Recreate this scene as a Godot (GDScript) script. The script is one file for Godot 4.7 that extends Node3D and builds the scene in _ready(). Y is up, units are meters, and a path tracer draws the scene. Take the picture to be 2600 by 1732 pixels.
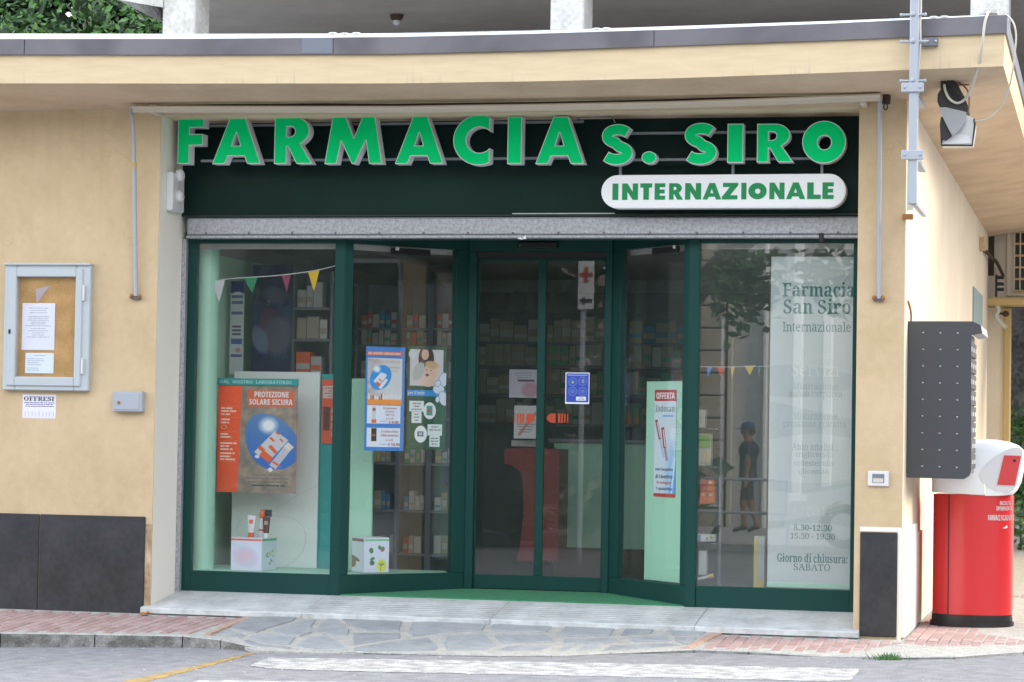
extends Node3D
# A corner pharmacy in a small street, seen from across the road. Units are metres; the front wall stands in the plane z = 0, y = 0 is about the pavement.

var M := {}
var rng := RandomNumberGenerator.new()

# ---------------------------------------------------------------- colour and textures
func lin(r: float, g: float, b: float) -> Color:
	return Color(r, g, b).linear_to_srgb()


func noise(seed_n: int, freq: float, oct: int, size: int) -> PackedByteArray:
	var n := FastNoiseLite.new()
	n.seed = seed_n
	n.noise_type = FastNoiseLite.TYPE_SIMPLEX_SMOOTH
	n.frequency = freq
	n.fractal_octaves = oct
	var im := n.get_seamless_image(size, size, false, false, 0.15, true)
	im.convert(Image.FORMAT_L8)
	return im.get_data()


# two layers of noise mixed between two colours (linear values); returns [albedo, normal]
func grain(seed_n: int, lo: Color, hi: Color, f1: float, f2: float, share: float, gain := 1.0, size := 512, bump := 0.0) -> Array:
	var a := noise(seed_n, f1, 4, size)
	var b := noise(seed_n + 7, f2, 3, size)
	var d := PackedByteArray()
	d.resize(size * size * 3)
	var lut := []
	for i in 256:
		var t := clampf((i / 255.0 - 0.5) * gain + 0.5, 0.0, 1.0)
		var c := lo.lerp(hi, t).linear_to_srgb()
		lut.append([c.r8, c.g8, c.b8])
	var h := PackedByteArray()
	h.resize(size * size)
	for i in size * size:
		var v := int(a[i] * share + b[i] * (1.0 - share))
		var c = lut[v]
		d[i * 3] = c[0]
		d[i * 3 + 1] = c[1]
		d[i * 3 + 2] = c[2]
		h[i] = b[i]
	var im := Image.create_from_data(size, size, false, Image.FORMAT_RGB8, d)
	im.generate_mipmaps()
	var out := [ImageTexture.create_from_image(im), null]
	if bump > 0.0:
		var hm := Image.create_from_data(size, size, false, Image.FORMAT_L8, h)
		hm.convert(Image.FORMAT_RGBA8)
		hm.bump_map_to_normal_map(bump)
		out[1] = ImageTexture.create_from_image(hm)
	return out


func mat(called: String, c: Color, rough := 0.6, metal := 0.0) -> StandardMaterial3D:
	var m := StandardMaterial3D.new()
	m.resource_name = called
	m.albedo_color = c.linear_to_srgb()
	m.roughness = rough
	m.metallic = metal
	M[called] = m
	return m


func tex(called: String, g: Array, metres: float, rough := 0.8, metal := 0.0, depth := 1.0) -> StandardMaterial3D:
	var m := StandardMaterial3D.new()
	m.resource_name = called
	m.albedo_texture = g[0]
	m.roughness = rough
	m.metallic = metal
	m.uv1_triplanar = true
	m.uv1_world_triplanar = true
	m.uv1_scale = Vector3.ONE / metres
	if g[1]:
		m.normal_enabled = true
		m.normal_texture = g[1]
		m.normal_scale = depth
	M[called] = m
	return m


func print_mat(im: Image, rough := 0.5) -> StandardMaterial3D:
	var m := StandardMaterial3D.new()
	im.generate_mipmaps()
	m.albedo_texture = ImageTexture.create_from_image(im)
	m.roughness = rough
	return m


# ---------------------------------------------------------------- mesh helpers
func mb() -> SurfaceTool:
	var st := SurfaceTool.new()
	st.begin(Mesh.PRIMITIVE_TRIANGLES)
	return st


# a, b, c run counter-clockwise as seen from outside
func tri(st: SurfaceTool, a: Vector3, b: Vector3, c: Vector3, ua := Vector2.ZERO, ub := Vector2.ZERO, uc := Vector2.ZERO) -> void:
	var n := (b - a).cross(c - a)
	if n.length_squared() < 1e-16:
		return
	n = n.normalized()
	for k in [[a, ua], [c, uc], [b, ub]]:
		st.set_normal(n)
		st.set_uv(k[1])
		st.add_vertex(k[0])


func quad(st: SurfaceTool, a: Vector3, b: Vector3, c: Vector3, d: Vector3, u0 := Vector2(0, 0), u1 := Vector2(1, 1)) -> void:
	var ua := Vector2(u0.x, u1.y)
	var ub := Vector2(u1.x, u1.y)
	var uc := Vector2(u1.x, u0.y)
	var ud := Vector2(u0.x, u0.y)
	tri(st, a, b, c, ua, ub, uc)
	tri(st, a, c, d, ua, uc, ud)


func box(st: SurfaceTool, lo: Vector3, hi: Vector3, bev := 0.0, xf := Transform3D.IDENTITY) -> void:
	var c := (lo + hi) / 2.0
	var h := (hi - lo).abs() / 2.0
	var e := minf(bev, minf(h.x, minf(h.y, h.z)) * 0.9)
	var p := func(x: float, y: float, z: float) -> Vector3: return xf * (c + Vector3(x, y, z))
	for s in [-1.0, 1.0]:
		var X = h.x - e
		var Y = h.y - e
		var Z = h.z - e
		var f = [[p.call(s * h.x, -Y, s * Z), p.call(s * h.x, -Y, -s * Z), p.call(s * h.x, Y, -s * Z), p.call(s * h.x, Y, s * Z)],
			[p.call(-X, s * h.y, s * Z), p.call(X, s * h.y, s * Z), p.call(X, s * h.y, -s * Z), p.call(-X, s * h.y, -s * Z)],
			[p.call(-s * X, -Y, s * h.z), p.call(s * X, -Y, s * h.z), p.call(s * X, Y, s * h.z), p.call(-s * X, Y, s * h.z)]]
		for q in f:
			quad(st, q[0], q[1], q[2], q[3])
		if e > 0.0:
			for t in [-1.0, 1.0]:
				var k = [[p.call(s * h.x, t * Y, -Z), p.call(s * h.x, t * Y, Z), p.call(s * X, t * h.y, Z), p.call(s * X, t * h.y, -Z)],
					[p.call(s * h.x, -Y, t * Z), p.call(s * h.x, Y, t * Z), p.call(s * X, Y, t * h.z), p.call(s * X, -Y, t * h.z)],
					[p.call(-X, s * h.y, t * Z), p.call(X, s * h.y, t * Z), p.call(X, s * Y, t * h.z), p.call(-X, s * Y, t * h.z)]]
				var out = [xf.basis * Vector3(s, t, 0), xf.basis * Vector3(s, 0, t), xf.basis * Vector3(0, s, t)]
				for i in 3:
					var q = k[i]
					if (q[1] - q[0]).cross(q[2] - q[0]).dot(out[i]) < 0:
						q.reverse()
					quad(st, q[0], q[1], q[2], q[3])
				for w in [-1.0, 1.0]:
					var a = p.call(s * h.x, t * Y, w * Z)
					var b = p.call(s * X, t * h.y, w * Z)
					var d = p.call(s * X, t * Y, w * h.z)
					if (b - a).cross(d - a).dot(xf.basis * Vector3(s, t, w)) < 0:
						tri(st, a, d, b)
					else:
						tri(st, a, b, d)


func boxes(lo: Vector3, hi: Vector3, bev := 0.0, xf := Transform3D.IDENTITY) -> SurfaceTool:
	var st := mb()
	box(st, lo, hi, bev, xf)
	return st


func rbox(r: Rect2, z0: float, z1: float, bev := 0.0) -> SurfaceTool:
	return boxes(Vector3(r.position.x, r.position.y, z0), Vector3(r.end.x, r.end.y, z1), bev)


func ccw(pts: Array) -> PackedVector2Array:
	var p := PackedVector2Array(pts)
	if Geometry2D.is_polygon_clockwise(p) == (Geometry2D.is_polygon_clockwise(PackedVector2Array([Vector2(0, 0), Vector2(1, 0), Vector2(1, 1)]))):
		return p
	p.reverse()
	return p


# joins a hole to its outline with a bridge so that the whole can be cut into triangles
func bridged(outer: PackedVector2Array, hole: PackedVector2Array) -> PackedVector2Array:
	var h := PackedVector2Array(hole)
	h.reverse()
	var best := INF
	var bi := 0
	var bj := 0
	for i in outer.size():
		for j in h.size():
			var d := outer[i].distance_squared_to(h[j])
			if d < best:
				best = d
				bi = i
				bj = j
	var out := PackedVector2Array()
	for i in bi + 1:
		out.append(outer[i])
	for j in h.size() + 1:
		out.append(h[(bj + j) % h.size()])
	for i in range(bi, outer.size()):
		out.append(outer[i])
	return out


func flat(st: SurfaceTool, poly: PackedVector2Array, holes: Array, f: Callable) -> void:
	var p := poly
	for h in holes:
		p = bridged(p, ccw(Array(h)))
	var ix := Geometry2D.triangulate_polygon(p)
	for k in range(0, ix.size(), 3):
		var a := p[ix[k]]
		var b := p[ix[k + 1]]
		var c := p[ix[k + 2]]
		if (b - a).cross(c - a) < 0:
			tri(st, f.call(a), f.call(c), f.call(b))
		else:
			tri(st, f.call(a), f.call(b), f.call(c))


# outline in x, y pushed from depth z0 (back) to z1 (front)
func prism(st: SurfaceTool, pts: Array, z0: float, z1: float, holes := [], bev := 0.0) -> void:
	var p := ccw(pts)
	var face := p
	if bev > 0.0:
		var o := Geometry2D.offset_polygon(p, -bev)
		if o.size() == 1 and o[0].size() == p.size():
			face = p
	flat(st, face, holes, func(q: Vector2) -> Vector3: return Vector3(q.x, q.y, z1))
	var back := mb()
	var rev := func(q: Vector2) -> Vector3: return Vector3(q.x, q.y, z0)
	flat(st, face, holes, rev)
	for loop in [p] + holes.map(func(h): return ccw(Array(h))):
		var is_hole: bool = loop != p
		for i in loop.size():
			var a: Vector2 = loop[i]
			var b: Vector2 = loop[(i + 1) % loop.size()]
			if is_hole:
				var t := a
				a = b
				b = t
			quad(st, Vector3(a.x, a.y, z0), Vector3(b.x, b.y, z0), Vector3(b.x, b.y, z1), Vector3(a.x, a.y, z1))


# a flat stone or sheet: its top outline (any slope) and its thickness, with a worn edge
func plate(st: SurfaceTool, top: Array, thick: float, bev := 0.0) -> void:
	var p := PackedVector2Array()
	for v in top:
		p.append(Vector2(v.x, -v.z))
	var cen := Vector3.ZERO
	for v in top:
		cen += v / top.size()
	var q := ccw(Array(p))
	var pts := []
	for w in q:
		for v in top:
			if absf(v.x - w.x) < 1e-6 and absf(v.z + w.y) < 1e-6:
				pts.append(v)
				break
	var inner := []
	for v in pts:
		var d: Vector3 = cen - v
		inner.append(v + d.normalized() * minf(bev, d.length() * 0.5) if bev > 0.0 else v)
	var flat2 := PackedVector2Array()
	for v in inner:
		flat2.append(Vector2(v.x, -v.z))
	var ix := Geometry2D.triangulate_polygon(flat2)
	for k in range(0, ix.size(), 3):
		var a: Vector3 = inner[ix[k]]
		var b: Vector3 = inner[ix[k + 1]]
		var c: Vector3 = inner[ix[k + 2]]
		if (b - a).cross(c - a).y < 0:
			tri(st, a, c, b)
		else:
			tri(st, a, b, c)
	for i in pts.size():
		var j := (i + 1) % pts.size()
		var lo := Vector3(0, bev * 0.6, 0)
		if bev > 0.0:
			quad(st, pts[i] - lo, pts[j] - lo, inner[j], inner[i])
		quad(st, pts[i] - Vector3(0, thick, 0), pts[j] - Vector3(0, thick, 0), pts[j] - lo, pts[i] - lo)


func tube(st: SurfaceTool, pts: Array, r: float, n := 8, caps := true) -> void:
	var rings := []
	var side := Vector3.ZERO
	for i in pts.size():
		var d: Vector3 = (pts[mini(i + 1, pts.size() - 1)] - pts[maxi(i - 1, 0)]).normalized()
		if side == Vector3.ZERO:
			side = d.cross(Vector3.UP if absf(d.y) < 0.9 else Vector3.RIGHT).normalized()
		side = (side - d * side.dot(d)).normalized()
		var up := side.cross(d)
		var ring := []
		for k in n:
			var a := TAU * k / n
			var o := side * cos(a) + up * sin(a)
			ring.append([pts[i] + o * r, o])
		rings.append(ring)
	for i in rings.size() - 1:
		for k in n:
			var l := (k + 1) % n
			var q = [rings[i][k], rings[i][l], rings[i + 1][l], rings[i + 1][k]]
			for t in [[0, 1, 2], [0, 2, 3]]:
				for w in t:
					st.set_normal(q[w][1])
					st.set_uv(Vector2.ZERO)
					st.add_vertex(q[w][0])
	if caps:
		for e in [0, rings.size() - 1]:
			for k in range(1, n - 1):
				if e == 0:
					tri(st, rings[e][0][0], rings[e][k][0], rings[e][k + 1][0])
				else:
					tri(st, rings[e][0][0], rings[e][k + 1][0], rings[e][k][0])


func tubes(pts: Array, r: float, n := 8) -> SurfaceTool:
	var st := mb()
	tube(st, pts, r, n)
	return st


func smooth_line(pts: Array, per := 6) -> Array:
	var c := Curve3D.new()
	for i in pts.size():
		var t: Vector3 = (pts[mini(i + 1, pts.size() - 1)] - pts[maxi(i - 1, 0)]) / 6.0
		c.add_point(pts[i], -t, t)
	var out := []
	for i in (pts.size() - 1) * per + 1:
		out.append(c.sample(mini(i / per, pts.size() - 2), 1.0 if i == (pts.size() - 1) * per else float(i % per) / per))
	return out


# a turned shape: profile of (radius, height) along the axis y of the given frame
func lathe(st: SurfaceTool, prof: Array, xf: Transform3D, n := 20) -> void:
	for i in prof.size() - 1:
		var d: Vector2 = prof[i + 1] - prof[i]
		var nn := Vector2(d.y, -d.x).normalized()
		for k in n:
			var q := []
			for e in [[i, k], [i, k + 1], [i + 1, k + 1], [i + 1, k]]:
				var a: float = TAU * e[1] / n
				q.append([xf * Vector3(prof[e[0]].x * cos(a), prof[e[0]].y, -prof[e[0]].x * sin(a)), (xf.basis * Vector3(nn.x * cos(a), nn.y, -nn.x * sin(a))).normalized()])
			for t in [[0, 2, 1], [0, 3, 2]]:
				if q[t[0]][0].is_equal_approx(q[t[1]][0]) or q[t[1]][0].is_equal_approx(q[t[2]][0]) or q[t[0]][0].is_equal_approx(q[t[2]][0]):
					continue
				for w in t:
					st.set_normal(q[w][1])
					st.set_uv(Vector2.ZERO)
					st.add_vertex(q[w][0])


func ball(st: SurfaceTool, c: Vector3, r: Vector3, n := 12) -> void:
	var prof := []
	for i in n / 2 + 1:
		var a := -PI / 2 + PI * i / (n / 2)
		prof.append(Vector2(cos(a), sin(a)))
	lathe(st, prof, Transform3D(Basis.from_scale(r), c), n)


# ---------------------------------------------------------------- lettering
func font(serif: bool, bold: bool) -> SystemFont:
	var f := SystemFont.new()
	f.font_names = PackedStringArray(["Droid Serif" if serif else "Droid Sans"])
	f.font_weight = 700 if bold else 400
	return f


# one line of lettering, fitted into the rectangle r, raised from depth z
func txt(st: SurfaceTool, s: String, f: Font, r: Rect2, z: float, raised := 0.0015) -> void:
	var t := TextMesh.new()
	t.text = s
	t.font = f
	t.font_size = 48
	t.pixel_size = 0.01
	t.depth = 0.01
	t.curve_step = 2.0
	var b := t.get_aabb()
	if b.size.x <= 0.0:
		return
	var sc := Vector3(r.size.x / b.size.x, r.size.y / b.size.y, raised / 0.01)
	var xf := Transform3D(Basis.from_scale(sc), Vector3(r.position.x, r.position.y, z + raised / 2) - Vector3(b.position.x, b.position.y, 0) * sc)
	var arr := t.get_mesh_arrays()
	var v: PackedVector3Array = arr[Mesh.ARRAY_VERTEX]
	var nn: PackedVector3Array = arr[Mesh.ARRAY_NORMAL]
	var ix: PackedInt32Array = arr[Mesh.ARRAY_INDEX] if arr[Mesh.ARRAY_INDEX] != null else PackedInt32Array(range(v.size()))
	for k in ix:
		st.set_normal(nn[k])
		st.set_uv(Vector2.ZERO)
		st.add_vertex(xf * v[k])


# ---------------------------------------------------------------- printed sheets
func sheet(w: int, h: int, c: Color) -> Image:
	var im := Image.create(w, h, false, Image.FORMAT_RGB8)
	im.fill(c)
	return im


func rgb(r: int, g: int, b: int) -> Color:
	return Color8(r, g, b)


func fr(im: Image, x0: float, y0: float, x1: float, y1: float, c: Color) -> void:
	im.fill_rect(Rect2i(int(x0 * im.get_width()), int(y0 * im.get_height()), maxi(1, int((x1 - x0) * im.get_width())), maxi(1, int((y1 - y0) * im.get_height()))), c)


func blob(im: Image, cx: float, cy: float, rx: float, ry: float, c: Color, turn := 0.0, soft := 0.0) -> void:
	var w := im.get_width()
	var h := im.get_height()
	var R := maxf(rx * w, ry * h) * (1.0 + soft)
	for y in range(maxi(0, int(cy * h - R)), mini(h, int(cy * h + R) + 1)):
		for x in range(maxi(0, int(cx * w - R)), mini(w, int(cx * w + R) + 1)):
			var d := Vector2(x - cx * w, y - cy * h).rotated(-turn)
			var q := Vector2(d.x / (rx * w), d.y / (ry * h)).length()
			if q < 1.0:
				im.set_pixel(x, y, c)
			elif q < 1.0 + soft:
				im.set_pixel(x, y, im.get_pixel(x, y).lerp(c, 1.0 - (q - 1.0) / soft))


func bar(im: Image, x0: float, y0: float, x1: float, y1: float, wd: float, c: Color) -> void:
	var w := im.get_width()
	var h := im.get_height()
	var a := Vector2(x0 * w, y0 * h)
	var b := Vector2(x1 * w, y1 * h)
	var t := wd * w / 2.0
	for y in range(maxi(0, int(minf(a.y, b.y) - t)), mini(h, int(maxf(a.y, b.y) + t) + 1)):
		for x in range(maxi(0, int(minf(a.x, b.x) - t)), mini(w, int(maxf(a.x, b.x) + t) + 1)):
			var p := Vector2(x, y)
			var q := (p - a).dot(b - a) / maxf(1e-6, a.distance_squared_to(b))
			if q >= 0.0 and q <= 1.0 and p.distance_to(a.lerp(b, q)) <= t:
				im.set_pixel(x, y, c)


# lines of print too small to read
func small_print(im: Image, x0: float, y0: float, x1: float, lines: int, pitch: float, hgt: float, c: Color, centred := true) -> void:
	for l in lines:
		var full := x1 - x0
		var wd := full * rng.randf_range(0.45, 1.0)
		var x := x0 + (full - wd) / 2.0 if centred else x0
		var e := x + wd
		var y := y0 + l * pitch
		while x < e:
			var k := minf(rng.randf_range(0.04, 0.16), e - x)
			fr(im, x, y, x + k, y + hgt, c)
			x += k + 0.010


# ---------------------------------------------------------------- naming
func thing(called: String, label: String, category: String, at: Vector3, group := "") -> Node3D:
	var o := Node3D.new()
	o.name = called
	add_child(o, true)
	o.position = at
	tag(o, label, category, group)
	return o


func tag(o: Node, label: String, category: String, group := "") -> void:
	o.set_meta("label", label)
	o.set_meta("category", category)
	if group:
		o.set_meta("group", group)


# shapes are built where they stand; a part is shifted back by its thing's base
func part(called: String, st, m: Material, parent: Node = self, label := "") -> MeshInstance3D:
	var o := MeshInstance3D.new()
	o.name = called
	o.mesh = st.commit() if st is SurfaceTool else st
	o.material_override = m
	parent.add_child(o, true)
	if parent != self and parent is Node3D and not parent is MeshInstance3D:
		o.position = -parent.position
	if label:
		o.set_meta("label", label)
	return o


func solo(called: String, st, m: Material, label: String, category: String, group := "") -> MeshInstance3D:
	var o := part(called, st, m)
	tag(o, label, category, group)
	return o


func struct(called: String, st, m: Material, parent: Node = self) -> MeshInstance3D:
	var o := part(called, st, m, parent)
	if parent == self:
		o.set_meta("kind", "structure")
	return o


# a printed card facing the street: the print on its front, plain paper at its edges
func card(called: String, r: Rect2, z: float, thick: float, im: Image, parent: Node = self, xf := Transform3D.IDENTITY, rough := 0.5) -> MeshInstance3D:
	var st := mb()
	var a := xf * Vector3(r.position.x, r.position.y, z)
	var b := xf * Vector3(r.end.x, r.position.y, z)
	var c := xf * Vector3(r.end.x, r.end.y, z)
	var d := xf * Vector3(r.position.x, r.end.y, z)
	var k := xf.basis * Vector3(0, 0, -thick)
	quad(st, a, b, c, d)
	var e := Vector2(0.002, 0.002)
	quad(st, b + k, a + k, d + k, c + k, e, e)
	quad(st, a + k, b + k, b, a, e, e)
	quad(st, b + k, c + k, c, b, e, e)
	quad(st, c + k, d + k, d, c, e, e)
	quad(st, d + k, a + k, a, d, e, e)
	return part(called, st, print_mat(im, rough), parent)


func _ready() -> void:
	rng.seed = 11
	var cam := Camera3D.new()
	cam.name = "camera"
	cam.position = Vector3(3.465, 1.1965, 14.775)
	cam.basis = Basis(Vector3.UP, 0.2303) * Basis(Vector3.RIGHT, 0.0341) * Basis(Vector3.BACK, 0.0167)
	cam.fov = 15.232
	cam.near = 0.1
	cam.far = 400.0
	add_child(cam)
	var env := Environment.new()
	var sky := Sky.new()
	var ps := ProceduralSkyMaterial.new()
	ps.sky_top_color = Color(0.52, 0.56, 0.62)
	ps.sky_horizon_color = Color(0.93, 0.93, 0.93)
	ps.sky_curve = 0.45
	ps.ground_horizon_color = Color(0.5, 0.49, 0.47)
	ps.ground_bottom_color = Color(0.3, 0.29, 0.28)
	ps.sky_energy_multiplier = 1.35
	sky.sky_material = ps
	env.background_mode = Environment.BG_SKY
	env.sky = sky
	env.tonemap_mode = Environment.TONE_MAPPER_LINEAR
	env.tonemap_exposure = 3.05
	env.sdfgi_enabled = true
	env.ssao_enabled = true
	env.ssil_enabled = true
	var we := WorldEnvironment.new()
	we.name = "world"
	we.environment = env
	add_child(we)
	var sun := DirectionalLight3D.new()
	sun.name = "sun"
	sun.light_energy = 0.5
	sun.light_color = Color(1.0, 0.95, 0.87)
	sun.light_angular_distance = 22.0
	sun.shadow_enabled = true
	sun.basis = Basis.looking_at(-Vector3(0.80, 0.42, -0.36), Vector3.UP)
	add_child(sun)
	materials()
	ground()
	building()
	canopy()
	shopfront()
	signs()
	interior()
	window_display()
	wall_things()
	right_side()
	upper_floor()
	across_the_street()


func materials() -> void:
	tex("plaster", grain(3, Color(0.51, 0.385, 0.225), Color(0.61, 0.47, 0.29), 0.006, 0.05, 0.75, 1.5, 512, 1.2), 2.6, 0.9, 0.0, 0.35)
	tex("plaster_pale", grain(5, Color(0.60, 0.49, 0.34), Color(0.69, 0.57, 0.41), 0.006, 0.04, 0.75, 1.6, 512, 1.2), 2.6, 0.9, 0.0, 0.3)
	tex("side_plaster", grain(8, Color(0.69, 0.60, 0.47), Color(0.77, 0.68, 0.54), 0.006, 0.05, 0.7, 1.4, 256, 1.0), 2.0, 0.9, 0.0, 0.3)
	tex("soffit", grain(14, Color(0.56, 0.42, 0.29), Color(0.68, 0.53, 0.38), 0.008, 0.05, 0.75, 1.8, 512, 1.0), 2.3, 0.9, 0.0, 0.3)
	tex("black_stone", grain(21, Color(0.017, 0.017, 0.021), Color(0.038, 0.037, 0.043), 0.008, 0.05, 0.6, 1.8, 512, 1.0), 1.4, 0.55, 0.0, 0.2)
	tex("marble", grain(31, Color(0.42, 0.43, 0.43), Color(0.66, 0.68, 0.68), 0.007, 0.04, 0.7, 2.0, 512, 0.5), 1.1, 0.4, 0.0, 0.2)
	tex("asphalt", grain(41, Color(0.17, 0.173, 0.188), Color(0.335, 0.338, 0.35), 0.012, 0.16, 0.35, 2.0, 512, 2.5), 0.9, 0.92, 0.0, 1.0)
	tex("paint_white", grain(51, Color(0.22, 0.22, 0.225), Color(0.66, 0.66, 0.65), 0.012, 0.12, 0.45, 2.2, 512, 1.5), 0.8, 0.85, 0.0, 0.6)
	tex("paint_yellow", grain(55, Color(0.26, 0.20, 0.11), Color(0.50, 0.33, 0.10), 0.02, 0.12, 0.5, 2.4, 256, 1.5), 0.7, 0.85, 0.0, 0.6)
	tex("flagstone", grain(61, Color(0.29, 0.305, 0.32), Color(0.40, 0.415, 0.43), 0.01, 0.06, 0.6, 1.8, 512, 2.0), 0.8, 0.8, 0.0, 0.4)
	tex("flagstone_dark", grain(62, Color(0.25, 0.265, 0.28), Color(0.35, 0.365, 0.38), 0.01, 0.06, 0.6, 1.8, 256, 2.0), 0.7, 0.8, 0.0, 0.4)
	tex("mortar", grain(65, Color(0.36, 0.35, 0.32), Color(0.52, 0.505, 0.47), 0.02, 0.1, 0.5, 2.0, 256, 2.0), 0.6, 0.95, 0.0, 0.8)
	for k in 3:
		tex("brick_%d" % k, grain(70 + k, Color(0.32 + 0.03 * k, 0.215 + 0.03 * k, 0.20 + 0.03 * k), Color(0.43 + 0.03 * k, 0.295 + 0.03 * k, 0.275 + 0.03 * k), 0.03, 0.1, 0.6, 1.5, 128, 1.0), 0.3, 0.85, 0.0, 0.4)
	tex("terracotta", grain(75, Color(0.42, 0.27, 0.21), Color(0.52, 0.35, 0.28), 0.03, 0.1, 0.6, 1.5, 128, 1.0), 0.3, 0.85, 0.0, 0.4)
	tex("kerb_stone", grain(81, Color(0.13, 0.125, 0.115), Color(0.36, 0.36, 0.345), 0.008, 0.07, 0.65, 2.4, 512, 3.0), 0.7, 0.9, 0.0, 0.9)
	tex("kerb_top", grain(83, Color(0.30, 0.30, 0.285), Color(0.54, 0.535, 0.51), 0.02, 0.08, 0.5, 2.0, 256, 2.0), 0.6, 0.9, 0.0, 0.7)
	tex("galvanised", grain(91, Color(0.23, 0.24, 0.26), Color(0.50, 0.51, 0.54), 0.03, 0.11, 0.4, 2.4, 512), 0.45, 0.42, 0.35)
	tex("roof_metal", grain(95, Color(0.095, 0.090, 0.105), Color(0.165, 0.158, 0.178), 0.006, 0.03, 0.8, 1.8, 256), 1.6, 0.45, 0.3)
	mat("roof_metal_pale", Color(0.17, 0.19, 0.23), 0.5, 0.3)
	tex("concrete", grain(101, Color(0.44, 0.44, 0.43), Color(0.66, 0.66, 0.64), 0.01, 0.06, 0.5, 1.8, 256, 2.5), 0.9, 0.95, 0.0, 1.0)
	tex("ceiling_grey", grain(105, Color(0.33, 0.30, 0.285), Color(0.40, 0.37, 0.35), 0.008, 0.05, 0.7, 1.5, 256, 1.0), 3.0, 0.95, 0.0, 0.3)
	tex("rock", grain(111, Color(0.09, 0.09, 0.092), Color(0.23, 0.228, 0.225), 0.012, 0.06, 0.5, 2.2, 512, 4.0), 2.2, 0.95, 0.0, 1.2)
	tex("cork", grain(115, Color(0.43, 0.245, 0.085), Color(0.57, 0.34, 0.135), 0.01, 0.12, 0.6, 2.2, 256, 0.6), 0.5, 0.9, 0.0, 0.3)
	tex("carpet", grain(121, Color(0.03, 0.17, 0.08), Color(0.06, 0.27, 0.13), 0.02, 0.2, 0.4, 1.8, 256, 3.0), 0.3, 0.98, 0.0, 1.0)
	tex("stained", grain(125, Color(0.32, 0.22, 0.13), Color(0.60, 0.47, 0.31), 0.006, 0.03, 0.8, 2.4, 256, 1.0), 0.35, 0.9, 0.0, 0.3)
	mat("frame_green", Color(0.009, 0.052, 0.045), 0.42)
	M.frame_green.metallic_specular = 0.32
	mat("frame_dark", Color(0.007, 0.020, 0.020), 0.4)
	tex("sign_dark", grain(131, Color(0.006, 0.022, 0.019), Color(0.009, 0.029, 0.025), 0.006, 0.03, 0.8, 2.0, 256), 2.5, 0.4)
	M.sign_dark.metallic_specular = 0.25
	mat("acrylic_green", Color(0.0, 0.62, 0.185), 0.45)
	M.acrylic_green.metallic_specular = 0.2
	mat("acrylic_white", Color(0.82, 0.85, 0.87), 0.35)
	mat("trim_grey", Color(0.72, 0.75, 0.75), 0.4)
	mat("rail_grey", Color(0.20, 0.22, 0.24), 0.4, 0.3)
	mat("print_green", Color(0.0, 0.235, 0.072), 0.4)
	mat("grey_paint", Color(0.37, 0.40, 0.45), 0.42)
	mat("grey_paint_dark", Color(0.16, 0.17, 0.19), 0.5)
	mat("board_frame", Color(0.46, 0.51, 0.54), 0.38)
	mat("box_grey", Color(0.37, 0.40, 0.45), 0.45)
	mat("white_plastic", Color(0.66, 0.67, 0.68), 0.4)
	mat("pvc_cream", Color(0.55, 0.53, 0.47), 0.5)
	mat("awning_metal", Color(0.60, 0.54, 0.44), 0.42)
	mat("awning_cloth", Color(0.20, 0.12, 0.06), 0.9)
	mat("brown_dark", Color(0.06, 0.035, 0.025), 0.8)
	mat("black", Color(0.012, 0.012, 0.014), 0.5)
	mat("black_gloss", Color(0.015, 0.015, 0.017), 0.25)
	mat("steel", Color(0.52, 0.54, 0.57), 0.3, 0.8)
	mat("aluminium", Color(0.55, 0.57, 0.58), 0.35, 0.6)
	mat("rust", Color(0.32, 0.14, 0.05), 0.9)
	mat("mailbox_grey", Color(0.062, 0.066, 0.074), 0.5, 0.2)
	mat("bin_red", Color(0.60, 0.018, 0.022), 0.3)
	M.bin_red.clearcoat_enabled = true
	M.bin_red.clearcoat = 0.4
	M.bin_red.clearcoat_roughness = 0.15
	mat("bin_flap", Color(0.62, 0.055, 0.06), 0.4)
	mat("paper", Color(0.72, 0.74, 0.79), 0.8)
	mat("ink", Color(0.03, 0.03, 0.04), 0.8)
	mat("ink_green", Color(0.025, 0.13, 0.125), 0.8)
	mat("ink_grey", Color(0.25, 0.33, 0.34), 0.8)
	mat("white_ink", Color(0.78, 0.78, 0.78), 0.7)
	mat("pale_green", Color(0.34, 0.62, 0.47), 0.6)
	mat("wall_green", Color(0.50, 0.78, 0.58), 0.8)
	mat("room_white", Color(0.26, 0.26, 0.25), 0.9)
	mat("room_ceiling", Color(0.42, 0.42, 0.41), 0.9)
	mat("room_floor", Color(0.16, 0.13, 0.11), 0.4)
	mat("wood_dark", Color(0.10, 0.06, 0.04), 0.6)
	mat("shelf_grey", Color(0.16, 0.17, 0.20), 0.5)
	mat("panel_white", Color(0.68, 0.76, 0.73), 0.6)
	mat("panel_teal", Color(0.02, 0.30, 0.28), 0.5)
	mat("film_white", Color(0.44, 0.50, 0.50), 0.55)
	mat("film_band", Color(0.38, 0.445, 0.45), 0.55)
	mat("string_white", Color(0.6, 0.6, 0.62), 0.8)
	mat("leaf_dry", Color(0.50, 0.22, 0.05), 0.8)
	mat("grass", Color(0.13, 0.26, 0.05), 0.8)
	mat("bark", Color(0.07, 0.055, 0.045), 0.95)
	mat("yellow_frame", Color(0.50, 0.37, 0.16), 0.7)
	mat("shutter_cream", Color(0.62, 0.56, 0.48), 0.7)
	for e in [["leaf_a", Color(0.035, 0.095, 0.024)], ["leaf_b", Color(0.065, 0.155, 0.04)], ["leaf_c", Color(0.012, 0.036, 0.013)]]:
		var l := mat(e[0], e[1], 0.55)
		l.cull_mode = BaseMaterial3D.CULL_DISABLED
		l.backlight_enabled = true
		l.backlight = Color(0.15, 0.25, 0.06)
	var g := mat("glass", Color(0.9, 1.0, 0.97), 0.0)
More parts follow.
